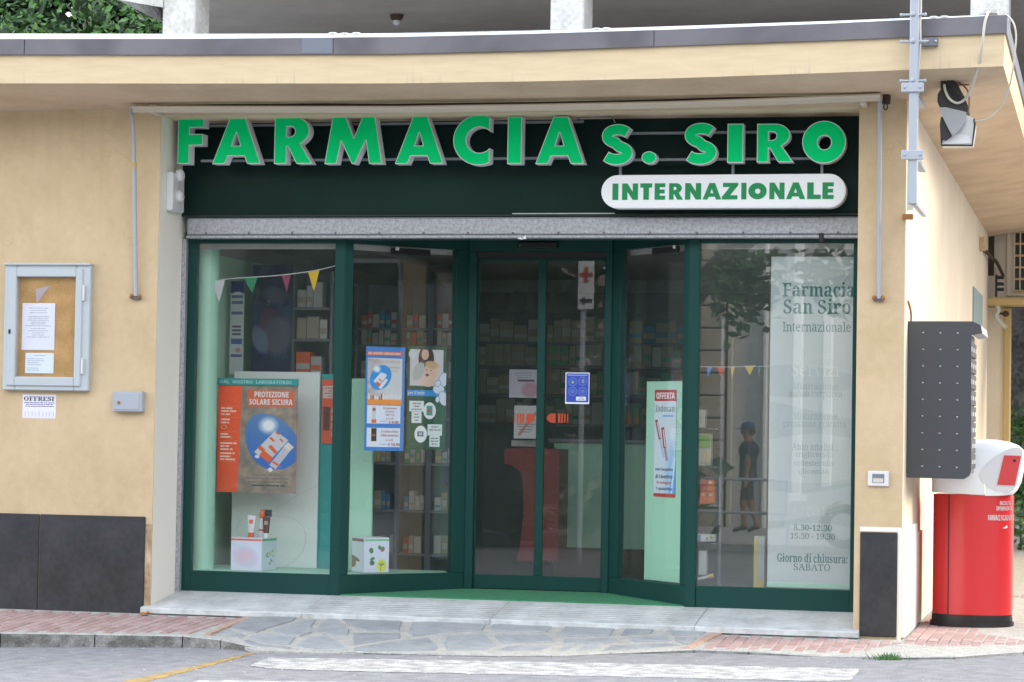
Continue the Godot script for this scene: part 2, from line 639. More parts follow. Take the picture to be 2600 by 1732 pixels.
	g.transparency = BaseMaterial3D.TRANSPARENCY_ALPHA
	g.albedo_color = Color(0.85, 0.95, 0.92, 0.012)


# ---------------------------------------------------------------- the ground
func road_y(x: float, z: float) -> float:
	return -0.05 + 0.02 * clampf(x, -6.0, 6.0) - 0.024 * maxf(0.0, z - 3.0)


func pave_y(z: float) -> float:
	return 0.03 - 0.045 * z


func ground() -> void:
	# road: one sheet out to the horizon, bending down gently away from the shop
	var st := mb()
	var xs := [-160.0, -30.0, -6.0, 0.0, 6.0, 30.0, 160.0]
	var zs := [-120.0, -14.0, 0.0, 3.0, 8.0, 22.0, 23.0, 160.0]
	for i in xs.size() - 1:
		for j in zs.size() - 1:
			var p := func(x: float, z: float) -> Vector3: return Vector3(x, road_y(x, minf(z, 40.0)) - (0.35 if z < -13.0 else 0.0), z)
			quad(st, p.call(xs[i], zs[j + 1]), p.call(xs[i + 1], zs[j + 1]), p.call(xs[i + 1], zs[j]), p.call(xs[i], zs[j]))
	struct("road", st, M.asphalt)
	# the kerb line, foot of the kerb
	var foot := [Vector3(-9.0, -0.17, 1.75)] + [Vector3(-2.687, -0.104, 1.208), Vector3(-2.155, -0.093, 1.103), Vector3(-1.652, -0.083, 1.031), Vector3(-1.410, -0.078, 1.067), Vector3(-1.152, -0.073, 1.206), Vector3(-0.796, -0.066, 1.242), Vector3(-0.340, -0.057, 1.257), Vector3(0.219, -0.046, 1.274), Vector3(0.534, -0.039, 1.212), Vector3(0.818, -0.034, 1.000), Vector3(1.250, -0.025, 0.809), Vector3(1.557, -0.019, 0.853), Vector3(1.996, -0.010, 0.945), Vector3(2.400, -0.002, 1.015), Vector3(2.672, 0.003, 0.936), Vector3(3.025, 0.011, 0.561)]
	foot.append(Vector3(3.9, 0.02, -0.6))
	foot.append(Vector3(4.6, 0.02, -4.0))
	foot.append(Vector3(4.8, 0.0, -14.0))
	var tops := [-0.075, -0.02, -0.016, -0.014, -0.024, -0.047, -0.050, -0.045, -0.036, -0.030, -0.024, -0.004, 0.000, -0.004, 0.014, 0.020, 0.030, 0.06, 0.06, 0.05]
	# bed of the pavement, from the wall to the kerb
	st = mb()
	var back := [-9.0, -2.7, -2.35, -1.8, -1.5, -1.15, -0.8, -0.34, 0.2, 0.5, 0.8, 1.25, 1.5, 2.0, 2.3, 2.32, 2.33]
	for i in foot.size() - 1:
		var a: Vector3 = foot[i]
		var b: Vector3 = foot[i + 1]
		a.y = tops[i] - 0.008
		b.y = tops[i + 1] - 0.008
		if i < 15:
			var c := Vector3(back[i + 1], 0.022, 0.0)
			var d := Vector3(back[i], 0.022, 0.0)
			quad(st, a, b, c, d)
		elif i == 15:
			tri(st, a, b, Vector3(2.32, 0.022, -0.6))
			tri(st, a, Vector3(2.32, 0.022, -0.6), Vector3(2.32, 0.022, 0.0))
		elif i == 16:
			tri(st, a, b, Vector3(2.32, 0.022, -0.6))
		else:
			quad(st, a, b, Vector3(2.32, 0.03, b.z), Vector3(2.32, 0.022, a.z))
	var pave := struct("pavement", st, M.mortar)
	# kerb stones: a vertical face and a pale worn top, each stone a piece of its own
	for i in foot.size() - 2:
		var a: Vector3 = foot[i]
		var b: Vector3 = foot[i + 1]
		var ta := Vector3(a.x, tops[i], a.z)
		var tb := Vector3(b.x, tops[i + 1], b.z)
		var n := Vector3(-(b.z - a.z), 0, b.x - a.x).normalized()
		if n.z < 0 and i < 16:
			n = -n
		var steps := 1 if i > 0 and i < 16 else 5
		for s in steps:
			var p0 := a.lerp(b, float(s) / steps)
			var p1 := a.lerp(b, float(s + 1) / steps)
			var q0 := ta.lerp(tb, float(s) / steps)
			var q1 := ta.lerp(tb, float(s + 1) / steps)
			var g := (p1 - p0).normalized() * 0.003
			p0 += g
			q0 += g
			p1 -= g
			q1 -= g
			var wd := 0.05 if i < 4 or i > 9 else 0.035
			var inn := Vector3(-n.x, 0, -n.z) * wd
			st = mb()
			var r := Vector3(0, -0.006, 0)
			quad(st, p0 - Vector3(0, 0.03, 0), p1 - Vector3(0, 0.03, 0), q1 + r, q0 + r)
			var top := mb()
			quad(top, q0 + r, q1 + r, q1 + inn * 0.2, q0 + inn * 0.2)
			quad(top, q0 + inn * 0.2, q1 + inn * 0.2, q1 + inn, q0 + inn)
			var k := part("kerb_stone", st, M.kerb_stone, pave)
			part("worn_top", top, M.kerb_top, k)
	# crazy paving in front of the door
	var stones := [
		[Vector3(-1.581, -0.018, 0.727), Vector3(-1.569, -0.006, 0.551), Vector3(-1.350, -0.024, 0.811), Vector3(-1.327, -0.035, 0.957)], [Vector3(-1.565, -0.001, 0.486), Vector3(-1.558, 0.026, 0.106), Vector3(-1.293, 0.032, 0.026), Vector3(-1.271, 0.019, 0.205), Vector3(-1.324, -0.002, 0.493), Vector3(-1.327, -0.016, 0.698), Vector3(-1.500, -0.008, 0.582)],
		[Vector3(-1.319, -0.028, 0.865), Vector3(-1.278, -0.020, 0.748), Vector3(-1.054, -0.024, 0.802), Vector3(-1.009, -0.042, 1.060), Vector3(-1.137, -0.041, 1.046)], [Vector3(-1.272, -0.007, 0.576), Vector3(-1.225, 0.013, 0.293), Vector3(-1.154, 0.027, 0.094), Vector3(-1.091, 0.005, 0.406), Vector3(-1.021, -0.009, 0.595), Vector3(-1.046, -0.020, 0.755), Vector3(-1.223, -0.014, 0.673)],
		[Vector3(-1.058, 0.008, 0.366), Vector3(-1.085, 0.028, 0.078), Vector3(-1.056, 0.031, 0.038), Vector3(-0.839, 0.001, 0.458), Vector3(-0.786, -0.014, 0.663), Vector3(-0.903, -0.014, 0.660), Vector3(-1.015, -0.004, 0.531)], [Vector3(-0.959, -0.046, 1.106), Vector3(-0.971, -0.023, 0.798), Vector3(-0.905, -0.018, 0.722), Vector3(-0.753, -0.033, 0.926), Vector3(-0.643, -0.048, 1.133), Vector3(-0.807, -0.049, 1.157)],
		[Vector3(-1.005, 0.030, 0.059), Vector3(-0.832, 0.034, 0.002), Vector3(-0.638, 0.031, 0.039), Vector3(-0.545, 0.003, 0.436), Vector3(-0.721, 0.001, 0.462), Vector3(-0.875, 0.013, 0.291)], [Vector3(-0.771, -0.009, 0.598), Vector3(-0.706, -0.006, 0.552), Vector3(-0.512, -0.005, 0.537), Vector3(-0.467, -0.015, 0.679), Vector3(-0.646, -0.037, 0.989)],
		[Vector3(-0.615, -0.045, 1.097), Vector3(-0.458, -0.026, 0.827), Vector3(-0.297, -0.014, 0.669), Vector3(-0.172, -0.035, 0.964), Vector3(-0.141, -0.045, 1.100), Vector3(-0.581, -0.053, 1.203)], [Vector3(-0.555, 0.027, 0.102), Vector3(-0.332, 0.034, -0.000), Vector3(-0.133, 0.037, -0.047), Vector3(-0.080, 0.013, 0.295), Vector3(-0.266, 0.005, 0.401), Vector3(-0.408, -0.010, 0.604), Vector3(-0.489, 0.004, 0.423)],
		[Vector3(-0.216, -0.008, 0.590), Vector3(-0.029, 0.001, 0.454), Vector3(0.093, -0.020, 0.756), Vector3(0.143, -0.027, 0.846), Vector3(0.115, -0.041, 1.039), Vector3(-0.082, -0.044, 1.086), Vector3(-0.168, -0.025, 0.817)], [Vector3(-0.079, 0.035, -0.011), Vector3(0.281, 0.034, 0.002), Vector3(0.298, 0.014, 0.284), Vector3(0.009, 0.011, 0.321), Vector3(-0.044, 0.017, 0.239)],
		[Vector3(0.038, 0.000, 0.469), Vector3(0.333, 0.005, 0.399), Vector3(0.422, -0.013, 0.649), Vector3(0.153, -0.018, 0.727), Vector3(0.090, -0.010, 0.608)], [Vector3(0.208, -0.027, 0.846), Vector3(0.442, -0.023, 0.790), Vector3(0.426, -0.040, 1.022), Vector3(0.168, -0.042, 1.055)],
		[Vector3(0.364, 0.033, 0.015), Vector3(0.655, 0.031, 0.042), Vector3(0.683, 0.011, 0.316), Vector3(0.457, 0.004, 0.416), Vector3(0.380, 0.013, 0.295)], [Vector3(0.459, -0.005, 0.536), Vector3(0.714, 0.003, 0.431), Vector3(0.767, -0.005, 0.538), Vector3(0.674, -0.014, 0.663), Vector3(0.483, -0.013, 0.649)],
		[Vector3(0.722, 0.030, 0.058), Vector3(0.890, 0.032, 0.034), Vector3(0.895, 0.020, 0.189), Vector3(0.745, 0.012, 0.302)], [Vector3(0.970, 0.029, 0.063), Vector3(1.202, 0.031, 0.039), Vector3(1.185, 0.022, 0.167), Vector3(1.042, 0.017, 0.232)],
		[Vector3(0.792, 0.008, 0.367), Vector3(0.997, 0.013, 0.288), Vector3(1.059, 0.003, 0.424), Vector3(0.873, -0.003, 0.513)], [Vector3(1.059, 0.012, 0.304), Vector3(1.182, 0.014, 0.275), Vector3(1.176, -0.005, 0.545), Vector3(1.090, 0.003, 0.432)],
		[Vector3(0.523, -0.022, 0.771), Vector3(0.572, -0.020, 0.745), Vector3(0.567, -0.034, 0.947), Vector3(0.508, -0.038, 1.003)], [Vector3(0.622, -0.020, 0.748), Vector3(0.705, -0.018, 0.728), Vector3(0.690, -0.033, 0.932), Vector3(0.610, -0.034, 0.951)], [Vector3(0.765, -0.017, 0.714), Vector3(1.050, -0.005, 0.545), Vector3(1.140, -0.009, 0.597), Vector3(0.958, -0.019, 0.741), Vector3(0.749, -0.031, 0.904)],
		[Vector3(-1.297, -0.039, 1.010), Vector3(-1.299, -0.034, 0.951), Vector3(-1.131, -0.046, 1.118), Vector3(-0.959, -0.051, 1.178), Vector3(-0.952, -0.054, 1.220), Vector3(-1.165, -0.050, 1.169)]]
	for s in stones:
		var up := []
		for v in s:
			up.append(v + Vector3(0, 0.006 + rng.randf() * 0.004, 0))
		st = mb()
		plate(st, up, 0.03, 0.006)
		part("flagstone", st, M.flagstone if rng.randf() < 0.6 else M.flagstone_dark, pave)
	# mortar bed between the flagstones
	st = mb()
	plate(st, [Vector3(-1.582, -0.021, 0.758), Vector3(-1.560, 0.030, 0.056), Vector3(-1.196, 0.035, -0.013), Vector3(-0.710, 0.037, -0.044), Vector3(0.263, 0.036, -0.026), Vector3(1.260, 0.033, 0.010), Vector3(1.221, -0.009, 0.592), Vector3(0.829, -0.034, 0.941), Vector3(0.509, -0.045, 1.100), Vector3(0.192, -0.050, 1.161), Vector3(-0.347, -0.055, 1.233), Vector3(-0.784, -0.058, 1.280), Vector3(-1.124, -0.059, 1.289)], 0.02)
	part("mortar_bed", st, M.mortar, pave)
	# brick strips beside the flagstones
	for e in [[Vector3(1.183, -0.005, 0.769), Vector3(1.219, -0.004, 0.759), Vector3(1.302, 0.031, -0.015), Vector3(1.233, 0.031, -0.014)], [Vector3(-1.563, -0.011, 0.909), Vector3(-1.528, -0.011, 0.918), Vector3(-1.570, 0.026, 0.078), Vector3(-1.619, 0.028, 0.051)]]:
		var a: Vector3 = e[0]
		var b: Vector3 = e[1]
		var c: Vector3 = e[2]
		var d: Vector3 = e[3]
		for k in 5:
			var t0 := k / 5.0 + 0.01
			var t1 := (k + 1) / 5.0 - 0.01
			st = mb()
			var l := Vector3(0, 0.004, 0)
			plate(st, [a.lerp(d, t0) + l, b.lerp(c, t0) + l, b.lerp(c, t1) + l, a.lerp(d, t1) + l], 0.03, 0.004)
			part("brick", st, M.terracotta, pave)
	# clinker paving: narrow bricks with their long side towards the road
	var spots := []
	for col in range(-60, 110):
		var x := col * 0.0625
		for row in range(-24, 10):
			var z := row * 0.183 + (0.0915 if posmod(col, 2) else 0.0)
			var ok := false
			if x < -1.0 and x > -3.45 and z > 0.12:
				var edge := lerpf(1.13, 0.86, clampf((x + 2.69) / 1.05, 0.0, 1.0))
				var lim := lerpf(-1.62, -1.36, clampf((z - 0.1) / 0.7, 0.0, 1.0))
				ok = z < edge - 0.02 and x < -1.64 - 0.02 + (0.0 if z > 0.4 else 0.06)
			elif x > 1.22 and x < 4.0:
				var edge := 0.66 if x < 2.5 else lerpf(0.66, -0.5, clampf((x - 2.5) / 1.2, 0.0, 1.0))
				ok = z < edge and x > 1.30 - 0.05 * z and (z > 0.14 or x > 2.36)
			if ok:
				spots.append(Vector3(x, pave_y(z) + rng.randf_range(-0.0015, 0.0015) if z > 0.0 else 0.03, z))
	var eye := Vector3(2.3, 1.2, 14.0)
	spots.sort_custom(func(a: Vector3, b: Vector3) -> bool: return a.distance_squared_to(eye) < b.distance_squared_to(eye))
	st = mb()
	box(st, Vector3(-0.0275, -0.03, -0.0875), Vector3(0.0275, 0.0, 0.0875), 0.003)
	var one := st.commit()
	var rest := mb()
	for i in spots.size():
		var xf := Transform3D(Basis(Vector3.UP, rng.randf_range(-0.02, 0.02)) * Basis(Vector3.RIGHT, 0.045 if spots[i].z > 0.0 else 0.0), spots[i])
		if i < 280:
			var b := part("brick", one, M["brick_%d" % rng.randi_range(0, 2)], pave)
			b.transform = xf
		else:
			rest.append_from(one, 0, xf)
	var more := part("farther_bricks", rest, M.brick_1, pave)
	more.set_meta("kind", "stuff")
	# pale petals and grit lying on the road
	st = mb()
	for k in 260:
		var x := rng.randf_range(-2.6, 2.9)
		var z := rng.randf_range(1.15, 2.6)
		var o := Vector3(x, road_y(x, z) + 0.009, z)
		var s := rng.randf_range(0.004, 0.014)
		var a := rng.randf() * TAU
		var u := Vector3(cos(a), 0.15, sin(a)) * s
		var v := Vector3(-sin(a), 0.1, cos(a)) * s * 0.6
		tri(st, o - u, o + v, o + u)
		tri(st, o - u, o + u, o - v)
	struct("road_grit", st, M.mortar).set_meta("kind", "stuff")
	# painted lines
	st = mb()
	var l := Vector3(0, 0.004, 0)
	var yl := [Vector3(-1.147, -0.073, 1.365), Vector3(-1.117, -0.072, 1.333), Vector3(-1.106, -0.072, 1.666), Vector3(-1.093, -0.072, 2.313), Vector3(-1.102, -0.072, 3.052), Vector3(-1.217, -0.074, 3.076), Vector3(-1.160, -0.073, 2.303), Vector3(-1.156, -0.073, 1.776)]
	plate(st, worn(yl).map(func(v: Vector3) -> Vector3: return v + l), 0.003)
	struct("yellow_road_line", st, M.paint_yellow)
	for e in [[Vector3(-0.940, -0.069, 1.608), Vector3(-0.465, -0.059, 1.588), Vector3(0.824, -0.034, 1.575), Vector3(2.070, -0.009, 1.630), Vector3(2.241, -0.005, 1.664), Vector3(2.251, -0.005, 2.248), Vector3(2.145, -0.007, 2.331), Vector3(0.970, -0.031, 2.296), Vector3(-0.258, -0.055, 2.281), Vector3(-0.714, -0.064, 2.237), Vector3(-0.873, -0.067, 2.083), Vector3(-0.928, -0.069, 1.829)], [Vector3(-0.876, -0.068, 2.903), Vector3(-0.094, -0.052, 2.827), Vector3(1.085, -0.028, 2.868), Vector3(2.210, -0.006, 2.943), Vector3(2.295, -0.004, 3.407), Vector3(1.186, -0.026, 3.372), Vector3(0.067, -0.049, 3.363), Vector3(-0.786, -0.066, 3.308)]]:
		st = mb()
		plate(st, worn(e).map(func(v: Vector3) -> Vector3: return v + l), 0.003)
		struct("white_road_stripe", st, M.paint_white)
	# threshold: four marble slabs sloping to the street, the middle ones grooved against slipping
	var cuts := [-2.292, -1.26, -0.09, 1.13, 2.083]
	for k in 4:
		st = mb()
		var a = cuts[k] + 0.0015
		var b = cuts[k + 1] - 0.0015
		var prof := [Vector2(0.062, 0.030), Vector2(0.062, 0.058), Vector2(0.056, 0.064)]
		if k == 1 or k == 2:
			for g in 6:
				var z := -0.03 - g * 0.055
				prof += [Vector2(z + 0.005, hz(z + 0.005)), Vector2(z + 0.004, hz(z) - 0.006), Vector2(z - 0.004, hz(z) - 0.006), Vector2(z - 0.005, hz(z - 0.005))]
		prof += [Vector2(-0.46, hz(-0.46))]
		for i in prof.size() - 1:
			var p: Vector2 = prof[i]
			var q: Vector2 = prof[i + 1]
			quad(st, Vector3(a, p.y, p.x), Vector3(b, p.y, p.x), Vector3(b, q.y, q.x), Vector3(a, q.y, q.x))
		quad(st, Vector3(a, -0.02, 0.03), Vector3(b, -0.02, 0.03), Vector3(b, 0.030, 0.03), Vector3(a, 0.030, 0.03))
		quad(st, Vector3(a, 0.030, 0.03), Vector3(b, 0.030, 0.03), Vector3(b, 0.030, 0.062), Vector3(a, 0.030, 0.062))
		for e in [a, b]:
			quad(st, Vector3(e, 0.030, -0.46), Vector3(e, 0.030, 0.062), Vector3(e, 0.058, 0.062), Vector3(e, hz(-0.46), -0.46))
		solo("marble_slab", st, M.marble, ["white marble threshold slab at the left end below the sunscreen poster", "grooved white marble slab below the left angled window", "grooved white marble slab below the sliding door and right angled window", "white marble threshold slab at the right end below the service list panel"][k], "stone slab", "marble slabs of the doorstep")
	# green mat inside the recess of the entrance
	st = mb()
	plate(st, [Vector3(-1.18, 0.147, -0.46), Vector3(1.05, 0.147, -0.46), Vector3(0.42, 0.165, -1.12), Vector3(-0.56, 0.165, -1.12)], 0.02)
	solo("entrance_mat", st, M.carpet, "green carpet mat filling the recess before the sliding doors", "mat")
	# a dry leaf and a tuft of grass
	var lp := [Vector3(-2.203, 0.023, 0.158), Vector3(-2.201, 0.023, 0.158)]
	st = mb()
	for k in 3:
		var o: Vector3 = lp[0] + Vector3((k - 1) * 0.018, 0.004 + 0.004 * k, (k % 2) * 0.02)
		tri(st, o + Vector3(-0.02, 0.0, 0.03), o + Vector3(0.025, 0.014, 0.01), o + Vector3(0.0, 0.006, -0.03))
		tri(st, o + Vector3(-0.02, 0.0, 0.03), o + Vector3(0.0, 0.006, -0.03), o + Vector3(-0.03, 0.016, -0.01))
	solo("dry_leaf", st, M.leaf_dry, "curled orange dry leaf below the left end of the doorstep", "leaf")
	var gp := [Vector3(2.332, -0.003, 1.054), Vector3(2.334, -0.003, 1.053)]
	st = mb()
	for k in 110:
		var a := rng.randf() * TAU
		var o: Vector3 = gp[0] + Vector3(rng.randfn(0.0, 0.045), 0.0, rng.randfn(-0.01, 0.02))
		var h := rng.randf_range(0.015, 0.045)
		var tip := o + Vector3(cos(a) * h * 0.8, h, sin(a) * h * 0.5)
		var w := Vector3(0.004, 0, 0)
		tri(st, o - w, o + w, tip)
	solo("grass_tuft", st, M.leaf_b, "small green tuft of grass growing at the kerb by the dark plinth", "grass").set_meta("kind", "stuff")


# an outline with a ragged, worn edge
func worn(pts: Array) -> Array:
	var out := []
	for i in pts.size():
		var a: Vector3 = pts[i]
		var b: Vector3 = pts[(i + 1) % pts.size()]
		var n := maxi(1, int(a.distance_to(b) / 0.035))
		for k in n:
			var p := a.lerp(b, float(k) / n)
			out.append(p + Vector3(rng.randf_range(-0.008, 0.008), 0.0, rng.randf_range(-0.014, 0.014)))
	return out


func hz(z: float) -> float:
	return 0.067 - (z - 0.05) * 0.142


# ---------------------------------------------------------------- the building
func building() -> void:
	var t := thing("pharmacy_building", "cream plastered corner building with a flat overhanging roof and black stone plinth", "building", Vector3(0, 0, -3))
	var st := mb()
	box(st, Vector3(-9.0, -0.3, -0.30), Vector3(-2.247, 3.35, 0.0), 0.006)
	part("front_wall", st, M.plaster, t)
	# weathered face of the plaster: grime, runs and hairline cracks of its own
	var skin := wall_skin()
	for e in [[-4.4, -2.2472, 0.0], [2.0435, 2.3135, 0.35]]:
		st = mb()
		quad(st, Vector3(e[0], 0.0, 0.0018), Vector3(e[1], 0.0, 0.0018), Vector3(e[1], 3.2, 0.0018), Vector3(e[0], 3.2, 0.0018), Vector2(e[2], 0.0), Vector2(e[2] + (e[1] - e[0]) / 1.2, 1.0))
		part("plaster_face", st, skin, t)
	st = mb()
	box(st, Vector3(-2.36, 0.02, -0.44), Vector3(-2.2465, 3.12, -0.302))
	box(st, Vector3(-2.2468, 0.06, -0.40), Vector3(-2.2445, 3.10, -0.003))
	part("door_reveal", st, mat("reveal_cream", Color(0.82, 0.78, 0.70), 0.9), t)
	var eb := Rect2(2.292, 0.033, 0.042, 0.600)
	st = mb()
	box(st, Vector3(eb.position.x, 0.02, -0.005), Vector3(2.3135, eb.end.y + 0.03, 0.0042), 0.001)
	box(st, Vector3(2.075, eb.end.y + 0.003, -0.005), Vector3(eb.position.x - 0.001, eb.end.y + 0.03, 0.0040), 0.001)
	part("pale_border", st, M.reveal_cream, t)
	st = mb()
	box(st, Vector3(2.043, 0.0, -0.62), Vector3(2.314, 3.35, 0.0), 0.008)
	part("pillar", st, M.plaster, t)
	st = mb()
	box(st, Vector3(2.10, -0.1, -10.2), Vector3(2.312, 3.35, -0.622))
	box(st, Vector3(2.312, 0.03, -10.2), Vector3(2.3165, 3.16, -0.010))
	part("side_wall", st, M.side_plaster, t)
	st = mb()
	box(st, Vector3(-2.246, 3.082, -0.44), Vector3(2.042, 3.35, -0.002))
	part("lintel", st, M.plaster_pale, t)
	# shell of the shop behind the glass
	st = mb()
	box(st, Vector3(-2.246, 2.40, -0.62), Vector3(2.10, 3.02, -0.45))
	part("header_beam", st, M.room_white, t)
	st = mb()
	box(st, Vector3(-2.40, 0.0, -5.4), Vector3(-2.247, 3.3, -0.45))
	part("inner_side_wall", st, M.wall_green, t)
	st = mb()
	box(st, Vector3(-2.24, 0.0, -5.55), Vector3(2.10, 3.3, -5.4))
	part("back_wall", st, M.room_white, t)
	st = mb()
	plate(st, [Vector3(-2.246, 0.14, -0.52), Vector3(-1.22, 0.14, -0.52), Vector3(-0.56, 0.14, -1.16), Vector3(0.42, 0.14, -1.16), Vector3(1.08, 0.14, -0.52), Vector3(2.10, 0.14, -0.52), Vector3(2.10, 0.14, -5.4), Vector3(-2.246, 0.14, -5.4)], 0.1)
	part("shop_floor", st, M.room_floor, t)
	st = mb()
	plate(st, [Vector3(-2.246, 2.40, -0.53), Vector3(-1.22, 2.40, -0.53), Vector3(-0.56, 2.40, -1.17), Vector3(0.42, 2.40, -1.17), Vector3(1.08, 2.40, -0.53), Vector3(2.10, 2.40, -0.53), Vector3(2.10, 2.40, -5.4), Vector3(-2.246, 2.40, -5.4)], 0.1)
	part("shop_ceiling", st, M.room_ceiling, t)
	# plinth of black stone slabs
	var seam = -2.986
	var ptop := 0.614
	for e in [[seam - 3.3, seam - 2.2], [seam - 2.194, seam - 1.1], [seam - 1.094, seam - 0.003], [seam + 0.003, -2.291]]:
		st = mb()
		box(st, Vector3(e[0], -0.02, -0.01), Vector3(e[1], ptop, 0.014), 0.004)
		part("plinth_slab", st, M.black_stone, t)
	var pr := Rect2(2.079, 0.036, 0.211, 0.597)
	part("plinth_slab", rbox(pr, -0.01, 0.014, 0.004), M.black_stone, t)
	st = mb()
	var sr := Rect2(-2.297, 0.070, 0.049, 0.501)
	box(st, Vector3(sr.position.x, sr.position.y, -0.01), Vector3(-2.2475, sr.end.y, 0.0025), 0.001)
	part("stained_edge", st, M.stained, t, "brown stained plaster edge beside the doorstep")
	# pale slab facing along the foot of the side wall
	st = mb()
	box(st, Vector3(2.30, 0.03, -0.95), Vector3(2.335, 0.66, -0.03), 0.004)
	part("side_plinth", st, M.acrylic_white, t, "pale grey plinth panel on the side wall")
	st = mb()
	box(st, Vector3(2.30, 0.03, -10.1), Vector3(2.330, 0.60, -0.954), 0.004)
	part("side_plinth", st, M.side_plaster, t)


# ---------------------------------------------------------------- the overhanging roof
func band(st: SurfaceTool, lo: Array, hi: Array) -> void:
	for i in lo.size() - 1:
		quad(st, lo[i], lo[i + 1], hi[i + 1], hi[i])


func canopy() -> void:
	var t := thing("roof_canopy", "cream roof overhang with dark metal edge above the pharmacy front", "canopy", Vector3(0, 3.1, 0))
	var low := [Vector3(-9.0, 3.21, 0.66)] + [Vector3(-3.021, 3.209, 0.660), Vector3(-1.773, 3.190, 0.660), Vector3(-0.570, 3.173, 0.660), Vector3(0.245, 3.173, 0.660), Vector3(1.041, 3.178, 0.660), Vector3(1.969, 3.196, 0.660), Vector3(2.888, 3.217, 0.660)]
	var mid := [Vector3(-9.0, 3.39, 0.66)] + [Vector3(-3.026, 3.386, 0.660), Vector3(-1.777, 3.363, 0.660), Vector3(-0.574, 3.346, 0.660), Vector3(0.242, 3.350, 0.660), Vector3(1.038, 3.364, 0.660), Vector3(1.967, 3.379, 0.660), Vector3(2.894, 3.401, 0.660)]
	var st := mb()
	for i in low.size() - 1:
		var u0 := Vector2(low[i].x / 3.0, 0.0)
		var u1 := Vector2(low[i + 1].x / 3.0, 1.0)
		quad(st, low[i], low[i + 1], mid[i + 1], mid[i], u0, u1)
	var right: Vector3 = low[-1]
	var r2: Vector3 = mid[-1]
	var far := Vector3(0, 0, -11.0)
	quad(st, right, right + far, r2 + far, r2, Vector2(0, 0), Vector2(4, 1))
	part("fascia", st, fascia_mat(), t)
	# underside, rising a little towards its outer edge
	st = mb()
	var inner := []
	for v in low:
		inner.append(Vector3(minf(v.x, 2.316), 3.13 if v.x > -4 else 3.13, 0.0))
	inner[-1].x = 2.316
	for i in low.size() - 1:
		quad(st, inner[i], inner[i + 1], low[i + 1], low[i])
	quad(st, inner[-1], inner[-1] + far + Vector3(0, 0, 0.66), right + far, right)
	part("soffit", st, M.soffit, t)
	# roof top
	st = mb()
	quad(st, Vector3(-9, 3.47, 0.64), Vector3(2.88, 3.47, 0.64), Vector3(2.88, 3.47, -10.3), Vector3(-9, 3.47, -10.3))
	part("roof_slab", st, M.concrete, t)
	# dark metal sheets along the edge
	var cuts := [[-9.0, -4.6], [-4.597, -2.863], [-2.863 + 0.003, -0.934], [-0.934 + 0.003, 0.951], [0.951 + 0.003, 2.905]]
	var top := [Vector3(-9.0, 3.475, 0.68)] + [Vector3(-3.019, 3.473, 0.680), Vector3(-1.771, 3.451, 0.680), Vector3(-0.570, 3.439, 0.680), Vector3(0.245, 3.442, 0.680), Vector3(1.040, 3.451, 0.680), Vector3(1.968, 3.468, 0.680), Vector3(2.905, 3.495, 0.680)]
	var bot := [Vector3(-9.0, 3.385, 0.68)] + [Vector3(-3.017, 3.380, 0.680), Vector3(-1.769, 3.357, 0.680), Vector3(-0.568, 3.341, 0.680), Vector3(0.247, 3.345, 0.680), Vector3(1.042, 3.359, 0.680), Vector3(1.969, 3.374, 0.680), Vector3(2.899, 3.396, 0.680)]
	for k in cuts.size():
		st = mb()
		var xs := [cuts[k][0]]
		for v in top:
			if v.x > cuts[k][0] + 0.01 and v.x < cuts[k][1] - 0.01:
				xs.append(v.x)
		xs.append(cuts[k][1])
		var front := 0.68 + (0.003 if k % 2 else 0.0)
		for i in xs.size() - 1:
			var a := line_y(bot, xs[i])
			var b := line_y(bot, xs[i + 1])
			var c := line_y(top, xs[i + 1])
			var d := line_y(top, xs[i])
			quad(st, Vector3(xs[i], a, front), Vector3(xs[i + 1], b, front), Vector3(xs[i + 1], c, front), Vector3(xs[i], d, front))
			quad(st, Vector3(xs[i], a, 0.661), Vector3(xs[i + 1], b, 0.661), Vector3(xs[i + 1], b, front), Vector3(xs[i], a, front))
			quad(st, Vector3(xs[i], d, front), Vector3(xs[i + 1], c, front), Vector3(xs[i + 1], c, 0.56), Vector3(xs[i], d, 0.56))
		part("edge_sheet", st, M.roof_metal, t)
		if k == 2:
			st = mb()
			var xa = cuts[k][1] - 0.19
			var xb = cuts[k][1] - 0.004
			quad(st, Vector3(xa, line_y(bot, xa) + 0.006, front + 0.002), Vector3(xb, line_y(bot, xb) + 0.006, front + 0.002), Vector3(xb, line_y(top, xb) - 0.002, front + 0.002), Vector3(xa, line_y(top, xa) - 0.002, front + 0.002))
			part("lap_joint", st, M.roof_metal_pale, t)
	st = mb()
	var xr := top[-1].x as float
	quad(st, Vector3(xr, bot[-1].y, 0.683), Vector3(xr, bot[-1].y, -10.3), Vector3(xr, top[-1].y, -10.3), Vector3(xr, top[-1].y, 0.683))
	quad(st, Vector3(xr - 0.012, bot[-1].y, 0.683), Vector3(xr - 0.012, bot[-1].y, -10.3), Vector3(xr, bot[-1].y, -10.3), Vector3(xr, bot[-1].y, 0.683))
	part("edge_sheet", st, M.roof_metal_pale, t)
	# white waterproof lip lying on the metal, with a few lumps
	st = mb()
	var lipb := [Vector3(-9.0, 3.472, 0.675)] + [Vector3(-3.021, 3.472, 0.675), Vector3(-1.773, 3.450, 0.675), Vector3(-0.571, 3.438, 0.675), Vector3(0.244, 3.440, 0.675), Vector3(1.039, 3.450, 0.675), Vector3(1.967, 3.467, 0.675), Vector3(2.784, 3.489, 0.675)]
	var lipt := [Vector3(-9.0, 3.507, 0.67)] + [Vector3(-3.024, 3.508, 0.670), Vector3(-1.776, 3.482, 0.670), Vector3(-0.573, 3.462, 0.670), Vector3(0.243, 3.461, 0.670), Vector3(1.038, 3.471, 0.670), Vector3(1.967, 3.483, 0.670), Vector3(2.784, 3.499, 0.670)]
	band(st, lipb, lipt)
